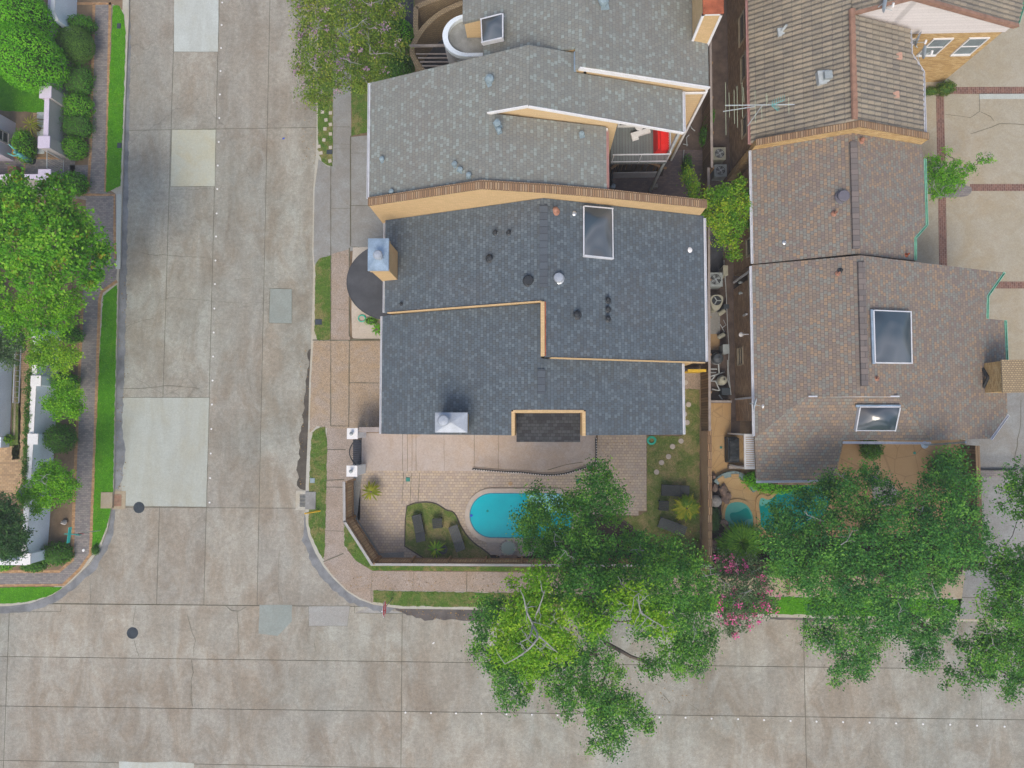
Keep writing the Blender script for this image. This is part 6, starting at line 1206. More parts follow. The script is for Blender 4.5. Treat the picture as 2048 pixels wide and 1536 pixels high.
for q in ([(1517, 990), (1536, 1000), (1543, 998), (1528, 1010), (1517, 1012)], [(1615, 965), (1640, 964), (1655, 985), (1652, 1000), (1630, 990)]): s_ = ppoly(q, 1); mb = MB(); mb.add([(x, y, .164) for x, y in ccw(s_)], [tuple(range(len(s_)))]); mb.build('step', 'water_teal_pale', g)
sp = ppoly([(1447, 1030), (1452, 1008), (1470, 1002), (1490, 1006), (1503, 1025), (1505, 1045), (1500, 1062), (1480, 1066), (1460, 1058), (1450, 1045)], 2)
g = empty('spa_pool', (*W(1475, 1034)[:2], .12), 'round teal spa pool with a lighter bench rim beside the boulders', 'spa'); ring(g, 'coping', sp, .16, .13, .2, 'stamped'); mb = MB(); mb.add([(x, y, .165) for x, y in ccw(sp)], [tuple(range(len(sp)))]); mb.build('water', 'water_teal_pale', g)
s_ = ppoly([(1457, 1024), (1475, 1024), (1492, 1012), (1500, 1030), (1503, 1037), (1490, 1038), (1482, 1048), (1470, 1048), (1459, 1038)], 2); mb = MB(); mb.add([(x, y, .169) for x, y in ccw(s_)], [tuple(range(len(s_)))]); mb.build('deep_centre', 'water_teal', g)
g = empty('curved_bench', (*W(1470, 952)[:2], .12), 'blue grey curved stone bench arching round the tan spa terrace', 'bench'); A_ = [W(*p, .4)[:2] for p in smooth_poly([(1432, 966), (1440, 956), (1456, 949), (1474, 947), (1490, 956), (1502, 968), (1512, 982)], 1, False)]
mb = MB()
for a, b in zip(A_[:-1], A_[1:]):
    a, b = Vector(a), Vector(b); d = (b-a).normalized(); e = Vector((-d.y, d.x))*.14; mb.prism([tuple(a-e), tuple(b-e), tuple(b+e), tuple(a+e)], .12, .42)
mb.build('body', 'blue_tile', g)
for p in ((1442, 958), (1470, 952), (1494, 966)): q = W(*p, .44); mb = MB(); mb.obox(q[:2], (1470-p[0])*.02, .38, .2, .423, .455); mb.build('tile_panel', 'stamped', g)
RK = [(1447, 980, .33, .2), (1430, 975, .26, .18), (1453, 992, .28, .2), (1427, 952, .16, .25), (1451, 1000, .25, .15), (1448, 1045, .25, .2), (1455, 1062, .3, .2), (1436, 1083, .42, .25), (1447, 1092, .3, .25), (1424, 1095, .3, .3), (1508, 1062, .3, .16), (1468, 1070, .25, .2), (1444, 1072, .2, .2), (1622, 1062, .4, .25), (1640, 1050, .3, .2), (1605, 1072, .28, .2)]
for i, (px, py, r, hh) in enumerate(RK):
    c_ = W(px, py, .2); mb = MB(); mb.blob((c_[0], c_[1], .12+hh*.5), r, r*random.uniform(.6, .9), hh, 9, .22, ang=random.uniform(0, 3)); tag(mb.build('boulder', 'rock'), 'rough brown boulder in the rockery round the teal pool and spa', 'boulder', 'brown boulders round the spa')
c_ = W(1432, 1003, .5); mb = MB(); mb.blob((c_[0], c_[1], .35), .34, .33, .3, 12, .06); tag(mb.build('boulder', 'rock_grey'), 'large round pale grey rock against the wall beside the spa', 'boulder')
c_ = W(1422, 1117, .3); tag(MB().blob((c_[0], c_[1], .3), .2, .16, .14, 8, .1).build('pot', 'statue'), 'small blue glazed pot at the foot of the wall among boulders', 'pot')
c_ = W(1468, 900, .9); g = empty('covered_grill', (c_[0], c_[1], .13), 'black fabric covered grill on the tan patio beside the slatted screen', 'grill'); mb = MB(); mb.obox(c_[:2], 0, .58, 1.25, .2, .85); k = mb; n = 6; vs = []
for i in range(7):
    for j in range(13): u, v = i/6-.5, j/12-.5; e = min(.5-abs(u), .5-abs(v)); vs.append((c_[0]+u*.66, c_[1]+v*1.34, .86+min(.12, e*.8)+random.uniform(-.02, .02)-(0.5 if e < .01 else 0)))
mb.add(vs, [(i*13+j, (i+1)*13+j, (i+1)*13+j+1, i*13+j+1) for i in range(6) for j in range(12)])
mb.build('cover', 'cover_black', g)
a = W(1456, 933, .3); b = W(1488, 936, .3); tag(MB().box(a[0], a[1]-.1, .13, b[0], a[1]+.05, .5).build('low_ledge', 'wood_grey'), 'pinkish low ledge at the foot of the white slatted screen', 'ledge')
for px, py, lab in ((1442, 895, 'tiny green drain in the tan patio left of the covered grill'), (1829, 906, 'tiny green drain in the brown patio by the rain spout')): lid(px, py, .12, .12, 'lid_green', lab, 'drain')
c_ = W(1755, 885, .3); tag(MB().lathe((c_[0], c_[1], .13), [(.15, 0), (.24, .3), (.25, .34), (.2, .33), (.01, .3)], 16).build('flower_pot', 'walk_cream'), 'pale flower pot under the gutter of the brown patio', 'pot')
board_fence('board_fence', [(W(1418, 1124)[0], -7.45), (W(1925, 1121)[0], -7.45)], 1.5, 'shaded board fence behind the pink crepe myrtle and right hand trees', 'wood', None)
g = empty('slide_gate', (*W(2000, 940)[:2], .12), 'dark thin rolling gate across the grey driveway at the right edge', 'gate'); a = W(1952, 940, .9); b = W(2070, 941, .9); MB().bar((a[0], a[1], .9), (b[0], a[1], .9), .05, .05).build('rail', 'iron', g); MB().bar((a[0], a[1], .2), (b[0], a[1], .2), .05, .05).build('rail', 'iron', g)
mb = MB(); [mb.bar((a[0]+(b[0]-a[0])*i/30, a[1], .2), (a[0]+(b[0]-a[0])*i/30, a[1], .9), .015, .015) for i in range(31)]; mb.build('bars', 'iron', g)
q = W(1925, 1000)[0]; g = empty('garden_wall', (q, -4, .12), 'low dark wall between the brown patio and the grey driveway', 'wall'); capwall(g, [(q, -7.4, 1.3), (q, -1.3, 1.3)], .1, .12, 'wood', 'wood', name='wall')
# litter in the streets
for px, py, mt, lab in ((867, 1286, 'white', 'scrap of white paper lying on the wide road below the stop sign'), (567, 277, 'float_blue', 'small dark blue scrap on the side street level with the cream patch'), (434, 1034-0, 'lid_dark', None)):
    if lab: c_ = W(px, py, .01); tag(MB().obox(c_[:2], .6, .13, .06, .006, .02).build('litter', mt), lab, 'litter')
# ---------------------------------------------------------------- vegetation
def leaf_mesh(P, Nn, size, asp=.55, tone=None):
    """P (n,3) leaf centres, Nn (n,3) normals -> verts, faces of pointed quads"""
    n = len(P); r = RNG.normal(size=(n, 3)); t = np.cross(Nn, r); t /= np.linalg.norm(t, axis=1, keepdims=True)+1e-9; b = np.cross(Nn, t)
    s = size*RNG.uniform(.65, 1.35, (n, 1)); L = t*s*.5; Wd = b*s*.5*asp; dr = Nn*s*.12
    V = np.stack([P-L-dr, P+Wd*1.0-L*.1, P+L-dr, P-Wd*1.0-L*.1], 1).reshape(-1, 3); return V
def leaf_obj(name, mat, V, T, parent, core=None, coremat=None):
    org = np.array(worg(parent)) if parent is not None else V.reshape(-1, 3).mean(0)
    n = len(V)//4; me = bpy.data.meshes.new(name); me.vertices.add(len(V)); me.vertices.foreach_set('co', (V-org).astype(np.float32).ravel())
    me.loops.add(len(V)); me.loops.foreach_set('vertex_index', np.arange(len(V), dtype=np.int32)); me.polygons.add(n)
    me.polygons.foreach_set('loop_start', np.arange(0, len(V), 4, dtype=np.int32)); me.polygons.foreach_set('loop_total', np.full(n, 4, dtype=np.int32))
    me.update(calc_edges=True); a = me.attributes.new('tone', 'FLOAT', 'FACE'); a.data.foreach_set('value', T.astype(np.float32)); me.materials.append(M[mat])
    o = bpy.data.objects.new(name, me); COL.objects.link(o); o.location = (0, 0, 0)
    if parent is not None: o.parent = parent
    else: o.location = org
    return o
def foliage(blobs, leaf=.11, dens=26, per=26, flat=.62, spread=.20, up=.9, tone0=.5, tvar=.22, rag=.25, asp=.55, drop=0.0):
    """blobs (x,y,z,r) world; returns V,T. clumps sit over the upper shell and inside each blob"""
    PP, NN, TT = [], [], []
    for (x, y, z, r) in blobs:
        n = max(3, int(dens*r*r)); d = RNG.normal(size=(n, 3)); d /= np.linalg.norm(d, axis=1, keepdims=True); d[:, 2] = np.where(d[:, 2] < -.25, -d[:, 2], d[:, 2])
        rr = r*(RNG.uniform(.25, 1, n)**.45)*(1+RNG.normal(0, rag, n)*.5); C = np.array([x, y, z])+d*rr[:, None]*np.array([1, 1, flat])
        ct = tone0+RNG.normal(0, tvar, n)+(RNG.random()-.5)*.24; k = RNG.integers(max(2, int(per*.5)), int(per*1.5)+1, n)
        idx = np.repeat(np.arange(n), k); m = len(idx); sp = spread*RNG.uniform(.6, 1.4, n)[idx][:, None]
        P = C[idx]+RNG.normal(size=(m, 3))*sp*np.array([1, 1, .55]); Nn = RNG.normal(size=(m, 3))*.75+d[idx]*.35+np.array([0, 0, up]); Nn /= np.linalg.norm(Nn, axis=1, keepdims=True)
        P[:, 2] -= drop*RNG.random(m)
        PP.append(P); NN.append(Nn); TT.append(np.clip(ct[idx]+RNG.normal(0, .13, m), 0, 1))
    P = np.concatenate(PP); Nn = np.concatenate(NN); T = np.concatenate(TT)
    return leaf_mesh(P, Nn, leaf, asp), T, P
def limb(a, b, r0, r1, sag=.3, n=6, jit=.12):
    a, b = Vector(a), Vector(b); pts = []
    for i in range(n+1):
        t = i/n; q = a.lerp(b, t); q.z += sag*math.sin(math.pi*t)*(b-a).length*.25
        if 0 < i < n: q += Vector((random.uniform(-jit, jit), random.uniform(-jit, jit), random.uniform(-jit, jit)))
        pts.append(q)
    return pts, [r0+(r1-r0)*i/n for i in range(n+1)]
def tree(name, label, base, blobs, leafmat, group=None, trunk_r=.22, fork=.35, bark='bark', cat='tree', bloom=None, bloom_frac=.0, bare=0, twigs=True, **kw):
    """base px,py on the ground; blobs (px,py,rpx,z)"""
    B = []
    for px, py, r, z in blobs:
        c = W(px, py, z); B.append((c[0], c[1], c[2], r/FPX*(H-z)))
    b = W(*base, .1); g = empty(name, b, label, cat, group)
    V, T, P = foliage(B, **kw); leaf_obj('crown', leafmat, V, T, g)
    if bloom:
        m = int(len(P)*bloom_frac); sel = [i for i in range(len(B)) if RNG.random() < .85] or [0]; BB = [(B[i][0], B[i][1], B[i][2]+.12, B[i][3]*1.02) for i in sel]
        V2, T2, _ = foliage(BB, leaf=kw.get('leaf', .1)*1.0, dens=kw.get('dens', 26)*bloom_frac, per=16, flat=kw.get('flat', .6), spread=.10, up=.9); leaf_obj('blossom', bloom, V2, T2, g)
    zt = max(q[2] for q in B); zf = .1+(zt-.1)*fork; top = Vector((b[0]+random.uniform(-.2, .2), b[1]+random.uniform(-.2, .2), zf)); mb = MB()
    mb.tube([Vector(b), Vector(b).lerp(top, .08), Vector(b).lerp(top, .5)+Vector((.06, -.05, 0)), top], [trunk_r*1.5, trunk_r*1.1, trunk_r*.95, trunk_r*.85], 10); mb.smooth = True; mb.build('trunk', bark, g)
    mb = MB(); nb = len(B); order = sorted(range(nb), key=lambda i: (B[i][0]-top.x)**2+(B[i][1]-top.y)**2); done = [(top, trunk_r*.8)]
    for i in order:
        c = Vector(B[i][:3])-Vector((0, 0, B[i][3]*.25)); src, r0 = min(done, key=lambda s: (Vector(s[0])-c).length+(0 if s[0].z < c.z+.8 else 2)); r0 = max(.02, r0*.72)
        pts, rad = limb(src, c, r0, max(.012, r0*.55), .12, 5, .07); mb.tube(pts, rad, 6); done.append((c, r0*.7)); done.append((pts[3], r0*.85))
        if twigs:
            for _ in range(4):
                a = random.uniform(0, 6.28); e = c+Vector((math.cos(a), math.sin(a), random.uniform(-.1, .5)))*B[i][3]*random.uniform(.6, .95); pts, rad = limb(c, e, .022, .007, .1, 3, .05); mb.tube(pts, rad, 4)
    if bare:
        for _ in range(bare):
            q = B[random.randrange(nb)]; a = random.uniform(0, 6.28); c = Vector(q[:3])+Vector((0, 0, q[3]*.55)); e = c+Vector((math.cos(a), math.sin(a), random.uniform(.0, .45)))*q[3]*random.uniform(.7, 1.3); pts, rad = limb(c, e, .022, .007, .05, 4, .09); mb.tube(pts, rad, 4, 1)
            for _ in range(3): s = pts[random.randrange(1, 4)]; e2 = s+Vector((random.uniform(-1, 1), random.uniform(-1, 1), random.uniform(0, .4)))*.42; p2, r2 = limb(s, e2, .012, .005, 0, 2, .04); mb.tube(p2, r2, 4, 1)
    mb.build('branches', [bark, 'twig'], g)
    return g
def shell(c, rx, ry, rz, leafmat, name, label, leaf=.08, dens=420, group=None, box=False, tvar=.16, tone0=.5, cat='shrub', rag=.05, core='leafcore', lump=.08, zmin=-.6):
    """clipped or rounded shrub: leaves over a lumpy ellipsoid or rounded box, c = centre"""
    g = empty(name, (c[0], c[1], .12), label, cat, group); area = rx*ry*4+(rx+ry)*rz*3; n = int(area*dens); d = RNG.normal(size=(n, 3))
    if box: d /= np.abs(d).max(axis=1, keepdims=True)**.82*np.linalg.norm(d, axis=1, keepdims=True)**.18
    else: d /= np.linalg.norm(d, axis=1, keepdims=True)
    d = d[d[:, 2] > zmin]; n = len(d); ph = RNG.uniform(0, 6.28, 6); f = RNG.uniform(2, 6, (6, 3)); w = sum(np.sin(d@f[i]*1.6+ph[i]) for i in range(6))/6
    rr = (1+lump*w)*(1+RNG.normal(0, rag, n)); S = np.array([rx, ry, rz]); P = np.array(c)+d*S*rr[:, None]; Nn = d/S; Nn /= np.linalg.norm(Nn, axis=1, keepdims=True); Nn = Nn*.8+RNG.normal(size=(n, 3))*.5+np.array([0, 0, .25]); Nn /= np.linalg.norm(Nn, axis=1, keepdims=True)
    T = np.clip(tone0+w*.3+RNG.normal(0, tvar, n), 0, 1); k = P[:, 2] > .1; V = leaf_mesh(P[k], Nn[k], leaf, .6); leaf_obj('foliage', leafmat, V, T[k], g)
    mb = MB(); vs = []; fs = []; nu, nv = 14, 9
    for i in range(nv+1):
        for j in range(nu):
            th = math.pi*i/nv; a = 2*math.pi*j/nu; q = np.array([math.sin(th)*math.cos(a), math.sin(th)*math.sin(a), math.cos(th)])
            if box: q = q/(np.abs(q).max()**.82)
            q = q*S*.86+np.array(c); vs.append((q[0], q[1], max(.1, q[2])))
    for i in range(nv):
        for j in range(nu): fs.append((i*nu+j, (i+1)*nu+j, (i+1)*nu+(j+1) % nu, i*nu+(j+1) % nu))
    mb.add(vs, fs); mb.build('inner_core', core, g); return g  # closed dark core inside the leaf shell, stops the view through
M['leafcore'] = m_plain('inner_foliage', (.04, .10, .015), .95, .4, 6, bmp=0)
def SC_(px, py, rpx, z): c = W(px, py, z); return (c[0], c[1], c[2]), rpx/FPX*(H-z)
def bush(px, py, rpx, h, leafmat, label, name='shrub', ry=None, group=None, leaf=.10, **kw):
    c, r = SC_(px, py, rpx, h*.6); r2 = r if ry is None else ry/FPX*(H-h*.6); return shell((c[0], c[1], h*.48), r, r2, h*.54, leafmat, name, label, leaf=leaf, dens=kw.pop('dens', 330), group=group, lump=kw.pop('lump', .14), rag=kw.pop('rag', .09), **kw)
def rosette(px, py, rpx, h, mat, label, n=30, leaflets=True, name='cycad', w=.05, droop=.5, tvar=.3, trunk=.18, zb=.12, seg=7):
    c = W(px, py, h); R_ = rpx/FPX*(H-h); g = empty(name, (c[0], c[1], zb), label, 'plant'); V = []; T = []
    def quad(a, b, c_, d_, t): V.extend([a, b, c_, d_]); T.append(t)
    for i in range(n):
        a = 2*math.pi*i/n*2.4+random.uniform(-.15, .15); lv = (i/n); L = R_*random.uniform(.8, 1.08)*(1-.35*lv*.6); rise = .15+.9*lv; tn = min(1, max(0, .5+random.gauss(0, tvar))); pr = None; u = np.array([math.cos(a), math.sin(a), 0]); s = np.array([-math.sin(a), math.cos(a), 0])
        for k in range(seg+1):
            t = k/seg; p = np.array([c[0], c[1], h*.7])+u*L*t+np.array([0, 0, L*(rise*t-(rise+droop*.6)*t*t)*.9+.05]); ww = w*math.sin(math.pi*(.12+.85*t))
            if pr is not None:
                q, wq = pr
                if leaflets:
                    quad(q-s*.02, q+s*.02, p+s*.015, p-s*.015, min(1, tn+.2))
                    for sd in (-1, 1):
                        for m_ in range(3): o = q+(p-q)*(m_*.33+.1); tip = o+s*sd*ww*2.4+u*ww*1.5+np.array([0, 0, .03]); quad(o, o+u*.045, tip+u*.004, tip, min(1, max(0, tn+random.uniform(-.1, .1))))
                else: quad(q-s*wq, q+s*wq, p+s*ww, p-s*ww, tn)
            pr = (p, ww)
    leaf_obj('fronds', mat, np.array(V), np.array(T), g); mb = MB(); mb.lathe((c[0], c[1], zb), [(trunk*.8, 0), (trunk, h*.35), (trunk*.8, h*.62), (.02, h*.68)], 10); mb.build('trunk', 'bark', g); return g

# --- the two great oaks, their neighbours, the myrtles
OAK1 = [(1200, 947, 26, 6.5), (1183, 985, 38, 7), (1218, 1000, 34, 7), (1165, 1022, 30, 6.5), (1225, 1030, 22, 6.5), (1150, 1000, 20, 6), (1085, 1008, 34, 6), (1062, 1040, 32, 6), (1098, 1052, 40, 6.5), (1130, 1012, 22, 6), (1045, 1058, 20, 5.5), (1110, 1090, 34, 6.5), (1070, 1085, 26, 6),
    (1165, 1060, 32, 7.5), (1190, 1095, 36, 8), (1150, 1115, 42, 8), (1215, 1125, 40, 8), (1262, 1075, 24, 7), (1285, 1098, 30, 7.5), (1330, 1112, 38, 7), (1370, 1118, 34, 6.5), (1400, 1150, 30, 6), (1400, 1195, 32, 6), (1345, 1165, 46, 7.5), (1290, 1150, 46, 8), (1240, 1180, 52, 9), (1180, 1185, 52, 9), (1115, 1170, 38, 8),
    (1385, 1235, 34, 6), (1335, 1225, 44, 6.8), (1290, 1240, 38, 7), (1410, 1270, 24, 5.5), (1385, 1290, 34, 5.5), (1345, 1300, 34, 5.5), (1305, 1335, 24, 5.2), (1400, 1318, 22, 5.2), (1360, 1335, 22, 5), (1185, 1250, 38, 7.5), (1190, 1310, 34, 6.8), (1218, 1345, 24, 6.2), (1140, 1320, 32, 6.3), (1100, 1345, 28, 6), (1065, 1330, 26, 6), (1150, 1370, 38, 6.2), (1195, 1385, 38, 6.2),
    (1235, 1400, 34, 5.8), (1270, 1425, 28, 5.6), (1295, 1450, 16, 5.2), (1225, 1440, 34, 5.6), (1190, 1430, 26, 5.6), (1215, 1478, 18, 5), (1240, 1478, 18, 5), (1185, 1488, 14, 4.8), (1222, 1505, 13, 4.8), (1115, 1385, 24, 5.8), (1140, 1420, 16, 5.4),
    (1000, 1222, 32, 6.3), (972, 1218, 24, 5.6), (968, 1255, 28, 5.6), (962, 1300, 22, 5.5), (1000, 1340, 28, 5.6), (985, 1320, 22, 5.5), (1012, 1378, 24, 5.4), (1030, 1345, 26, 5.6), (1020, 1408, 12, 5), (948, 1310, 10, 5.2), (1040, 1390, 18, 5.3), (1395, 1340, 10, 5)]
tree('oak_tree', 'largest dark green oak, its crown reaching from the oval pool down across the wide road', (1180, 1203), OAK1, 'leaf_oak', trunk_r=.3, leaf=.108, dens=72, per=32, spread=.165, bare=16, tvar=.3)
LIME = [(1035, 1235, 32, 8.6), (1070, 1215, 34, 9), (1075, 1170, 26, 9), (1040, 1190, 16, 8.4), (1015, 1275, 30, 8), (1010, 1310, 26, 7.8), (1050, 1290, 36, 8.6), (1100, 1250, 34, 9), (1125, 1290, 26, 8.6), (1095, 1300, 24, 8.4), (1060, 1335, 24, 7.6), (1020, 1165, 10, 8), (1155, 1225, 22, 9.6), (1190, 1248, 22, 9.8), (1235, 1205, 22, 9.9), (1270, 1190, 20, 9.8), (1285, 1228, 20, 9.6), (1315, 1248, 18, 9.2), (1335, 1262, 10, 9), (1060, 1370, 10, 6.8)]
tree('pecan_tree', 'yellow green tree with bare grey twigs rising through the left side of the great oak', (1085, 1200), LIME, 'leaf_lime', trunk_r=.14, leaf=.125, dens=105, per=26, spread=.17, bare=8, fork=.5)
OAK2 = [(1640, 985, 30, 6), (1600, 1000, 26, 5.6), (1665, 970, 24, 6), (1560, 1035, 30, 6), (1545, 1075, 30, 6), (1590, 1060, 38, 7), (1640, 1040, 36, 7.5), (1700, 1000, 34, 7.4), (1690, 960, 20, 6.6), (1735, 950, 26, 6.6), (1770, 985, 26, 7.2), (1740, 1030, 36, 7.8), (1670, 1085, 46, 8.2), (1590, 1110, 40, 7.4), (1730, 1095, 46, 8.5), (1790, 1060, 44, 8.6), (1835, 1010, 36, 8), (1870, 965, 28, 7.2),
    (1905, 925, 28, 6.5), (1875, 925, 18, 6.4), (1920, 970, 34, 7), (1890, 1020, 40, 8), (1935, 1040, 36, 7.2), (1850, 1085, 46, 8.8), (1800, 1130, 44, 8.8), (1910, 1095, 40, 7.8), (1955, 1090, 30, 6.6), (1600, 1160, 34, 6.8), (1560, 1130, 26, 6.2), (1650, 1150, 44, 8), (1720, 1165, 46, 8.4), (1785, 1185, 40, 8), (1850, 1160, 38, 7.4), (1890, 1140, 26, 7), (1640, 1210, 30, 6.4), (1690, 1215, 36, 7),
    (1750, 1225, 36, 7), (1810, 1225, 34, 6.6), (1865, 1215, 26, 6.2), (1895, 1225, 20, 5.8), (1630, 1258, 24, 5.8), (1660, 1275, 30, 5.8), (1705, 1265, 34, 6.2), (1740, 1285, 26, 5.8), (1780, 1260, 26, 5.8), (1820, 1270, 22, 5.6), (1868, 1262, 26, 5.6), (1890, 1245, 16, 5.4), (1870, 1300, 16, 5.2), (1690, 1310, 28, 5.4), (1730, 1318, 24, 5.3), (1680, 1345, 16, 5), (1715, 1348, 16, 5), (1672, 1370, 8, 4.9), (1835, 1300, 20, 5.3), (1850, 1325, 16, 5.1), (1825, 1325, 12, 5), (1950, 1130, 16, 6.2)]
tree('oak_tree', 'broad dark green oak below the brown skylight roof, over the teal pool and lush verge', (1762, 1206), OAK2, 'leaf_oak2', trunk_r=.3, leaf=.108, dens=72, per=32, spread=.165, bare=14, tvar=.3)
OAK3 = [(2036, 950, 24, 6.5), (2020, 975, 18, 6.4), (2045, 990, 24, 6.5), (2000, 1010, 12, 6.4), (2040, 1035, 18, 6), (1985, 1130, 30, 6.5), (2025, 1120, 34, 7), (2040, 1165, 34, 7), (1995, 1175, 30, 6.8), (2015, 1215, 34, 7), (1978, 1215, 22, 6.3), (2045, 1240, 28, 6.6), (1975, 1260, 26, 6), (1960, 1295, 30, 6), (1990, 1300, 30, 6), (2025, 1275, 28, 6.2), (1935, 1290, 18, 5.6), (1940, 1330, 16, 5.4), (1922, 1350, 12, 5.2), (1900, 1345, 9, 5), (1895, 1370, 9, 5), (1930, 1372, 9, 5), (1965, 1345, 22, 5.5), (1985, 1335, 16, 5.4), (2030, 1320, 28, 5.8), (2020, 1352, 20, 5.4), (2020, 1382, 18, 5.2), (2048, 1350, 18, 5.4), (2060, 1290, 40, 6.5), (2075, 1150, 50, 7.5), (2080, 1000, 40, 7)]
tree('oak_tree', 'oak at the right edge with lighter leaf tufts and visible dark limbs', (1995, 1222), OAK3, 'leaf_oak', trunk_r=.26, leaf=.108, dens=72, per=32, spread=.165, bare=6, tvar=.32)
# the pale dead limbs standing clear of the yellow green crown
lime = [o for o in COL.objects if o.name.startswith('pecan_tree')][0]; mb = MB()
def dead(pts, r0):
    Q = smooth_poly([W(*p) for p in pts], 1, False); n = len(Q); mb.tube(Q, [r0*(1-.75*i/(n-1)) for i in range(n)], 5)
    for k in range(n//2):
        s_ = Vector(Q[random.randrange(1, n)]); a = random.uniform(0, 6.28); e = s_+Vector((math.cos(a), math.sin(a), random.uniform(.0, .5)))*random.uniform(.3, .75); p2, r2 = limb(s_, e, .02, .007, 0, 4, .05); mb.tube(p2, r2, 4)
for pts, r0 in (([(1075, 1225, 8.2), (1066, 1250, 9.4), (1060, 1275, 9.9), (1040, 1285, 10.0)], .06), ([(1066, 1250, 9.4), (1078, 1272, 10), (1062, 1295, 10), (1035, 1315, 9.8), (1010, 1328, 9.5)], .055), ([(1078, 1272, 10), (1098, 1290, 10.1), (1115, 1305, 9.9)], .04), ([(1066, 1250, 9.4), (1052, 1222, 9.8), (1048, 1195, 9.9), (1040, 1180, 9.8)], .045), ([(1070, 1235, 9.3), (1082, 1205, 9.8), (1090, 1180, 9.9)], .04),
                ([(1290, 1240, 9.6), (1278, 1215, 10.2), (1277, 1190, 10.3)], .04), ([(1230, 1225, 9.6), (1248, 1220, 10.2), (1262, 1222, 10.2)], .035), ([(1278, 1222, 10), (1300, 1238, 10.1), (1330, 1255, 9.9)], .035)): dead(pts, r0)
mb.build('dead_limbs', 'twig', lime)
PINK = [(1455, 1130, 26, 3.4), (1490, 1135, 26, 3.5), (1525, 1150, 22, 3.4), (1455, 1170, 28, 3.8), (1495, 1175, 32, 4.2), (1530, 1190, 22, 3.6), (1460, 1205, 28, 3.8), (1500, 1210, 28, 4), (1535, 1215, 16, 3.3), (1450, 1235, 18, 3.3), (1480, 1240, 24, 3.5), (1465, 1262, 12, 3), (1440, 1150, 14, 3.2)]
tree('crepe_myrtle', 'crepe myrtle in vivid pink bloom between the great oak and the right oak', (1488, 1188), PINK, 'leaf_grey', cat='tree', trunk_r=.09, leaf=.105, dens=80, per=20, spread=.15, bloom='bloom_pink', bloom_frac=.30, bare=6)
MAU = [(618, 20, 32, 5), (612, 70, 22, 4.8), (612, 110, 26, 4.8), (650, 50, 36, 5.8), (645, 100, 36, 5.8), (640, 150, 32, 5.2), (622, 180, 26, 4.6), (640, 200, 22, 4.4), (690, 20, 38, 6), (700, 75, 42, 6.4), (690, 125, 40, 6), (680, 165, 24, 5), (745, 20, 36, 6), (760, 70, 40, 6), (745, 120, 42, 5.8), (725, 160, 28, 5), (790, 100, 26, 5.2), (785, 20, 30, 5.4), (600, 140, 16, 4.5), (605, -20, 40, 5.4), (700, -30, 50, 6.4), (770, -30, 40, 6)]
tree('crepe_myrtle', 'olive green crepe myrtle with faint mauve flowers at the top edge beside the side street', (690, 105), MAU, 'leaf_olive', trunk_r=.12, leaf=.105, dens=85, per=22, spread=.16, bloom='bloom_mauve', bloom_frac=.1, bare=22)
BRI = [(1378, 350, 12, 3.4), (1383, 375, 15, 3.5), (1390, 400, 15, 3.5), (1415, 398, 20, 4), (1440, 395, 22, 4.2), (1465, 385, 20, 4), (1478, 368, 14, 3.8), (1450, 420, 24, 4.2), (1480, 415, 22, 4.1), (1498, 395, 14, 3.8), (1412, 432, 18, 3.8), (1435, 450, 22, 4), (1470, 448, 20, 4), (1500, 438, 15, 3.7), (1440, 478, 16, 3.6), (1462, 485, 18, 3.6), (1470, 510, 12, 3.3), (1372, 365, 8, 3.3)]
tree('bushy_tree', 'bright yellow green tree filling the alley between the party wall and brick houses', (1425, 425), BRI, 'leaf_ygreen', trunk_r=.09, leaf=.11, dens=150, per=22, spread=.12, flat=.8, tone0=.55)
SML = [(1868, 345, 20, 3), (1858, 320, 12, 2.8), (1900, 360, 18, 3), (1880, 375, 18, 2.9), (1930, 345, 10, 2.9), (1872, 330, 18, 3), (1862, 360, 18, 2.9), (1885, 352, 20, 3.2), (1905, 340, 16, 3), (1895, 375, 18, 2.9), (1920, 355, 14, 2.9), (1940, 335, 12, 2.9), (1960, 322, 10, 2.8), (1978, 318, 9, 2.7), (1872, 385, 10, 2.6), (1890, 305, 9, 2.8), (1865, 395, 7, 2.4), (1915, 325, 8, 2.9)]
tree('small_tree', 'small airy green tree on the brick island of the eastern court', (1895, 385), SML, 'leaf_bright', trunk_r=.06, leaf=.09, dens=130, per=18, spread=.10, bare=8)
# --- west side
MAG = [(60, 425, 52, 7), (120, 415, 34, 6.5), (155, 445, 32, 6.3), (178, 480, 30, 6), (200, 505, 22, 5.5), (212, 512, 14, 5.2), (105, 480, 56, 7.2), (40, 490, 50, 7), (150, 520, 38, 6.2), (60, 545, 38, 6.4), (185, 545, 24, 5.6), (108, 560, 30, 6), (20, 400, 38, 6.4), (95, 378, 22, 6), (132, 385, 16, 5.8), (115, 360, 12, 5.4), (35, 372, 26, 6), (-30, 460, 60, 7), (180, 570, 14, 5.2), (-20, 540, 50, 6.5)]
tree('magnolia_tree', 'large glossy green tree with tan leaf tips beside the grey brick driveway', (125, 505), MAG, 'leaf_bright', trunk_r=.2, leaf=.16, dens=75, per=24, spread=.18, tvar=.28, bloom='leaf_yel', bloom_frac=.06)
M['leaf_lime2'] = m_leaf('fresh_leaf', (.065, .23, .006), (.15, .42, .008), (.30, .57, .02))
WT = dict(trunk_r=.07, leaf=.11, dens=120, per=24, spread=.12, fork=.45)
tree('lime_tree', 'wide lime green tree directly below the large glossy tree', (105, 625), [(30, 620, 36, 5), (75, 605, 36, 5.3), (120, 608, 32, 5), (150, 602, 20, 4.6), (30, 655, 28, 4.6), (75, 648, 32, 4.9), (118, 645, 26, 4.6), (150, 630, 18, 4.3), (-20, 625, 40, 5), (50, 670, 16, 4.2)], 'leaf_lime2', **{**WT, 'dens': 100})
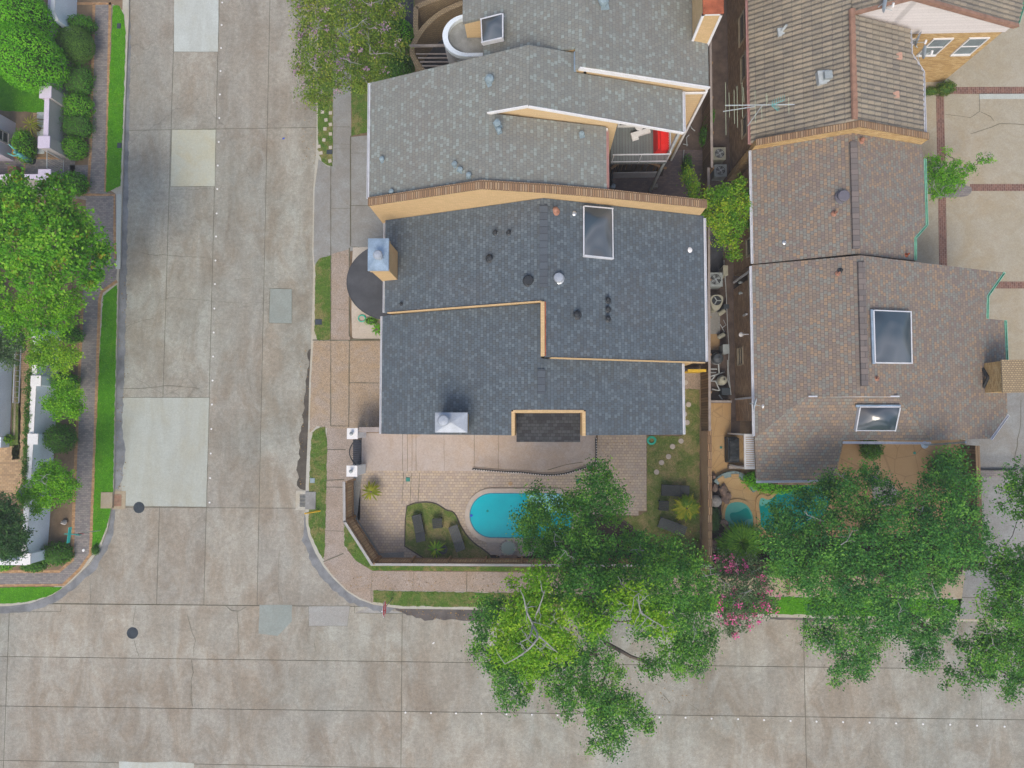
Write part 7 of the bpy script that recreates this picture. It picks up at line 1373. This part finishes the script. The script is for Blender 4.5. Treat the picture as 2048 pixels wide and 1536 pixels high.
tree('olive_tree', 'grey green tree at the left edge over the pale blue house wall', (35, 690), [(20, 680, 26, 4.4), (8, 705, 24, 4.2), (38, 690, 14, 3.9), (20, 722, 14, 3.6), (-20, 690, 36, 4.6)], 'leaf_grey', **WT)
tree('small_tree', 'yellow lime street tree, uppermost beside the white garden wall', (135, 712), [(85, 705, 24, 3.3), (115, 700, 24, 3.5), (142, 712, 20, 3.3), (95, 728, 22, 3.1), (122, 735, 20, 3.1), (70, 715, 16, 3), (100, 688, 18, 3.3)], 'leaf_lime', **WT)
tree('small_tree', 'bushy green street tree, second from the top beside the white garden wall', (140, 800), [(115, 800, 22, 2.9), (140, 795, 24, 3.1), (158, 808, 16, 2.8), (120, 822, 18, 2.7), (148, 825, 18, 2.7), (100, 812, 14, 2.6), (130, 778, 18, 2.9)], 'leaf_lime2', **WT)
tree('small_tree', 'loose lime street tree, third beside the white garden wall, its crown hiding the wall', (125, 968), [(95, 955, 26, 3.4), (125, 960, 26, 3.4), (70, 975, 22, 3.1), (50, 990, 18, 2.9), (95, 990, 26, 3.1), (130, 985, 22, 3.1), (145, 965, 14, 2.9), (105, 935, 18, 3.2), (75, 1012, 16, 2.8), (85, 932, 10, 3)], 'leaf_lime2', bare=6, **WT)
M['leaf_deep2'] = m_leaf('blue_green_leaf', (.02, .075, .02), (.035, .12, .03), (.08, .19, .04))
tree('conifer_tree', 'dense dark blue green tree at the left edge above the white wall corner', (50, 1050), [(25, 1045, 32, 4), (20, 1085, 30, 3.6), (42, 1070, 20, 3.6), (10, 1015, 26, 4.2), (40, 1095, 18, 3.2), (-20, 1060, 40, 4.4), (15, 1105, 16, 3)], 'leaf_deep2', **{**WT, 'dens': 170})
def clip(px, py, rpx, rz, zc, mat, label, name='clipped_shrub', **kw):
    c, r = SC_(px, py, rpx, zc); return shell(c, r, r*kw.pop('yr', 1), rz, mat, name, label, cat='shrub', **kw)
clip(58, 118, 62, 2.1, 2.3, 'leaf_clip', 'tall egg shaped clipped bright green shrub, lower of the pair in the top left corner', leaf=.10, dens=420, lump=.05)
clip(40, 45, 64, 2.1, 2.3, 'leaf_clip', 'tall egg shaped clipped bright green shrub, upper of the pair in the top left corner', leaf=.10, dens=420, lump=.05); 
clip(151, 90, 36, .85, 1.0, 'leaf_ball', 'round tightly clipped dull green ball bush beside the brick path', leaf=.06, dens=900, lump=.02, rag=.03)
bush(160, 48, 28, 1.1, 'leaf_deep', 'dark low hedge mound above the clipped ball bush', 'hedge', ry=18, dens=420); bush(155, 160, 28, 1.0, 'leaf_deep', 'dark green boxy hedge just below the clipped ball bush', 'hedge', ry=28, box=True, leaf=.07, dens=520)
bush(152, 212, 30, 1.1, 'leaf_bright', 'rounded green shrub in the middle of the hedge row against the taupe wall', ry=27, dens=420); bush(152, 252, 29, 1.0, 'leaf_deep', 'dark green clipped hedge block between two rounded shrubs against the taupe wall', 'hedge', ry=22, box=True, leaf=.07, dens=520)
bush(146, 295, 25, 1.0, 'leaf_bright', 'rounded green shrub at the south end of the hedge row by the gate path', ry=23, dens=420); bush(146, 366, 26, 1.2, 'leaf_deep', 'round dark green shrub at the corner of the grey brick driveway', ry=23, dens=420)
bush(45, 290, 18, 1.3, 'leaf_bright', 'leafy green bush with orange tips between the lavender house and slab walk', ry=32, dens=420); rosette(55, 245, 30, 1.0, 'leaf_yel', 'spidery yellow green strap leaved plant above the leafy bush by the slab walk', n=26, leaflets=False, name='strap_plant', w=.02)
bush(140, 670, 19, 1.3, 'leaf_deep', 'small dark shrub tucked below the lime tree beside the path', ry=16); bush(127, 764, 24, 1.4, 'leaf_deep', 'dark shrub shaded between two lime street trees', ry=18)
M['leaf_deep3'] = m_leaf('fresh_deep_leaf', (.025, .10, .008), (.055, .19, .012), (.14, .31, .03))
clip(121, 877, 28, .75, .95, 'leaf_deep3', 'neat dark round ball shrub against the white garden wall', leaf=.10, dens=420, lump=.08, rag=.08)
bush(110, 1108, 32, .9, 'leaf_deep3', 'glossy green shrub at the corner below the street sign', ry=22, dens=420); bush(65, 1133, 24, .7, 'leaf_deep3', 'low green shrub trailing left of the corner shrub along the brick path', ry=12, dens=420); bush(6, 1129, 18, .7, 'leaf_bright', 'lime shrub at the left edge beside the lower brick path', ry=13, dens=420)
bush(190, 1100, 7, .45, 'leaf_deep3', 'tiny rounded shrub in the verge tip near the corner kerb', ry=11, dens=700, leaf=.06); bush(10, 878, 14, .6, 'leaf_ygreen', 'small yellow green plant below the pale blue wall at the left edge', ry=10)
bush(790, 60, 24, 1.6, 'leaf_deep', 'shaded green shrub beneath the right side of the mauve crepe myrtle', ry=30); bush(811, 65, 16, 1.4, 'leaf_clip', 'neat round green shrub tucked against the curved brick wall', ry=18, leaf=.08); bush(795, 130, 28, 1.3, 'leaf_deep3', 'leafy green shrub south of the curved brick wall above the grey roof corner', ry=28)
bush(775, 190, 26, 1.0, 'leaf_deep3', 'low green shrub half hidden under the corner of the grey roof', ry=22)
rosette(740, 984, 24, .9, 'leaf_yel', 'yellow green cycad on the paving beside the left board fence', n=26, leaflets=False, w=.045, name='cycad'); rosette(871, 1100, 22, .8, 'leaf_ygreen', 'lime green potted cycad at the bottom of the left lawn', n=28, leaflets=False, w=.035, name='cycad')
c_ = W(886, 1098, .3); tag(MB().lathe((c_[0], c_[1], .14), [(.17, 0), (.24, .3), (.26, .34), (.21, .34), (.2, .3), (.01, .29)], 18).build('plant_pot', 'dark_metal'), 'black round plant pot beside the lime green cycad', 'pot')
M['leaf_sago'] = m_leaf('sago_leaf', (.07, .22, .01), (.20, .32, .02), (.55, .50, .04)); rosette(1376, 1018, 31, 1.1, 'leaf_sago', 'spiky sago cycad on the right lawn between the loungers and tan wall', n=64, leaflets=True, w=.06, name='cycad', trunk=.14)
rosette(752, 658, 16, .8, 'leaf_bright', 'small spiky green plant at the foot of the half-round entrance wall', n=20, leaflets=False, w=.03, name='strap_plant'); bush(742, 642, 14, .5, 'leaf_clip', 'low strip of green planting curving along the tan entrance wall', 'hedge', ry=8, leaf=.06)
M['leaf_olive2'] = m_leaf('olive_shrub_leaf', (.05, .11, .01), (.10, .18, .015), (.20, .26, .04)); bush(1745, 899, 18, 1.4, 'leaf_deep3', 'dark potted shrub on the brown patio under the gutter', ry=21, leaf=.09); bush(1893, 175, 18, .9, 'leaf_olive2', 'low olive shrub spreading from the golden brick wall onto the brick band', ry=13); bush(1865, 182, 18, .5, 'leaf_olive2', 'brownish creeping shrub along the foot of the golden brick wall', ry=8)
bush(1555, 962, 58, 1.3, 'leaf_clip', 'long mounded bright green hedge between the brown roof gutter and teal pool', 'hedge', ry=24, dens=420, lump=.18); bush(1508, 958, 18, 1.1, 'leaf_clip', 'small bright green shrub at the left end of the hedge under the brown roof', ry=12)
bush(1428, 1040, 13, .9, 'leaf_deep2', 'narrow blue green shrub between the brick coping wall and spa', ry=26, leaf=.07)
def grass_clump(px, py, rpx, h, mat, label, n=500):
    c = W(px, py, .3); R_ = rpx/FPX*H; g = empty('ornamental_grass', (c[0], c[1], .12), label, 'plant'); V = []; T = []
    for i in range(n):
        a = random.uniform(0, 6.28); o = np.array([c[0], c[1], .15])+np.array([math.cos(a), math.sin(a), 0])*random.random()*R_*.4; L = R_*random.uniform(.5, 1.0); u = np.array([math.cos(a+random.uniform(-.4, .4)), math.sin(a+random.uniform(-.4, .4)), 0]); s = np.array([-u[1], u[0], 0])*.012; tn = random.random(); pr = o
        for k in range(1, 5): t = k/4; p = o+u*L*t*.8+np.array([0, 0, h*(1.9*t-1.5*t*t)]); V.extend([pr-s, pr+s, p+s*.8, p-s*.8]); T.append(tn); pr = p
    leaf_obj('blades', mat, np.array(V), np.array(T), g)
grass_clump(1482, 1085, 40, 1.0, 'leaf_bright', 'arching fine bladed green grass clump between the spa and pink crepe myrtle', 1100); grass_clump(1455, 1090, 26, .8, 'leaf_bright', 'smaller arching grass clump against the boulders left of the big one', 500)
bush(1900, 945, 26, 1.6, 'leaf_deep2', 'dark shrub in the corner of the brown patio under the right oak', ry=30); bush(1550, 1140, 30, .9, 'leaf_deep', 'dark understorey shrub behind the pink crepe myrtle near the cream sidewalk', ry=14); bush(1700, 1108, 30, 1.0, 'leaf_deep2', 'shaded shrub under the middle of the broad right oak', ry=12)
bush(1410, 270, 9, 1.2, 'leaf_deep', 'creeper climbing the grey brown fence beside the courtyard tank', 'climbing_plant', ry=20, leaf=.07); bush(1420, 235, 8, 1.6, 'leaf_deep', 'thin creeper on the grey brown fence above the courtyard tank', 'climbing_plant', ry=16, leaf=.07); bush(1375, 330, 10, .8, 'leaf_deep', 'low weeds in the courtyard above the bright tree', ry=22, leaf=.07)
# ivy hanging on the white wall
g = empty('ivy', W(63, 900, .12), 'green ivy fringe and white blossom running along the top of the long white garden wall', 'climbing plant'); L = []
for y in range(745, 1010, 6): q = W(62+(760-y)*.04, y, 1.75); L.append((q[0]-.1+random.uniform(-.08, .02), q[1], 1.72, random.uniform(.10, .2)))
V, T, P_ = foliage(L, leaf=.07, dens=500, per=12, spread=.06, flat=.7); leaf_obj('foliage', 'leaf_deep3', V, T, g)
# fallen leaves and debris over the kerbs and paving: far too many to count
V = []; T = []
def scatter(poly, n):
    P = ccw([W(*p)[:2] for p in poly]); A = np.array(P); lo, hi = A.min(0), A.max(0); out = []
    while len(out) < n:
        q = RNG.uniform(lo, hi); c = False; j = len(P)-1
        for i in range(len(P)):
            if (P[i][1] > q[1]) != (P[j][1] > q[1]) and q[0] < (P[j][0]-P[i][0])*(q[1]-P[i][1])/(P[j][1]-P[i][1])+P[i][0]: c = not c
            j = i
        if c: out.append(q)
    return out
PTS = []
for poly, n, z in (([(600, 700), (632, 700), (620, 980), (596, 975)], 60, .03), ([(780, 1214), (1130, 1222), (1130, 1245), (800, 1235)], 160, .03), ([(940, 1200), (1420, 1200), (1440, 1420), (960, 1400)], 320, .012), ([(1600, 1240), (2048, 1250), (2048, 1380), (1640, 1350)], 220, .012),
                   ([(240, 560), (262, 560), (250, 980), (232, 980)], 60, .02), ([(700, 1150), (1100, 1150), (1100, 1184), (700, 1178)], 120, .15), ([(980, 1110), (1290, 1060), (1295, 1118), (985, 1120)], 260, .17), ([(1200, 880), (1290, 880), (1290, 1020), (1200, 1020)], 40, .15), ([(590, 200), (640, 200), (636, 330), (600, 330)], 50, .02)):
    for q in scatter(poly, n): PTS.append((q[0], q[1], z+random.uniform(0, .01)))
PTS = np.array(PTS); Nn = RNG.normal(size=PTS.shape)*.25+np.array([0, 0, 1]); Nn /= np.linalg.norm(Nn, axis=1, keepdims=True); M['leaf_dead'] = m_leaf('fallen_leaf', (.12, .07, .03), (.26, .16, .06), (.42, .28, .10), trans=.1)
o = leaf_obj('fallen_leaves', 'leaf_dead', leaf_mesh(PTS, Nn, .075), RNG.random(len(PTS)), None); tag(o, 'scattered fallen leaves on gutters and pavement', 'fallen leaves', kind='stuff')

# short blades over every visible lawn and verge: one object per kind of grass
for gm, tone in (('grass', 'tuft_mid'), ('grass_lush', 'tuft_lush'), ('grass_dry', 'tuft_dry')):
    M[tone] = m_leaf(tone, *{'tuft_mid': ((.05, .12, .02), (.10, .20, .03), (.26, .26, .08)), 'tuft_lush': ((.05, .22, .008), (.10, .35, .010), (.20, .42, .02)), 'tuft_dry': ((.08, .14, .03), (.16, .22, .05), (.34, .29, .12))}[tone], trans=.2)
    pts = []
    for m_, z, P in GRASS:
        if m_ != gm: continue
        A = np.array(P); A = A[(np.abs(A[:, 0]) < 34)] if len(A[(np.abs(A[:, 0]) < 34)]) > 2 else A; lo, hi = np.maximum(A.min(0), [-33, -12]), np.minimum(A.max(0), [30, 27]); area = max(0, hi[0]-lo[0])*max(0, hi[1]-lo[1]); n = int(area*150)
        if n < 5: continue
        Q = RNG.uniform(lo-.04, hi+.04, (n, 2)); c = np.zeros(n, bool); k = len(P)-1
        for i in range(len(P)):
            a, b = P[i], P[k]; cond = ((a[1] > Q[:, 1]) != (b[1] > Q[:, 1])); xx = (b[0]-a[0])*(Q[:, 1]-a[1])/((b[1]-a[1]) or 1e-9)+a[0]; c ^= cond & (Q[:, 0] < xx); k = i
        Q = Q[c]; Q += RNG.normal(0, .02, Q.shape); pts.append(np.column_stack([Q, np.full(len(Q), z+.012)]))
    if not pts: continue
    A = np.concatenate(pts); A = A[RNG.permutation(len(A))[:45000]]; Nn = RNG.normal(size=A.shape)*.5+np.array([0, 0, 1.0]); Nn /= np.linalg.norm(Nn, axis=1, keepdims=True)
    o = leaf_obj('grass_blades', tone, leaf_mesh(A, Nn, .085, .35), np.clip(.5+RNG.normal(0, .28, len(A)), 0, 1), None); tag(o, 'short grass blades over the verges and lawns', 'grass', kind='stuff')
# thin summer haze that lifts the shadows
def haze(density):
    m = bpy.data.materials.new('haze'); m.use_nodes = True; nt = m.node_tree; nt.nodes.clear(); o = nt.nodes.new('ShaderNodeOutputMaterial'); v = nt.nodes.new('ShaderNodeVolumePrincipled')
    v.inputs['Color'].default_value = (.93, .96, 1, 1); v.inputs['Density'].default_value = density; v.inputs['Anisotropy'].default_value = 0.0; nt.links.new(v.outputs[0], o.inputs['Volume'])
    M['haze'] = m; mb = MB(); mb.box(-520, -520, -1.5, 520, 520, 39); ob = mb.build('haze', 'haze'); ob['kind'] = 'stuff'; return ob
haze(.0010)
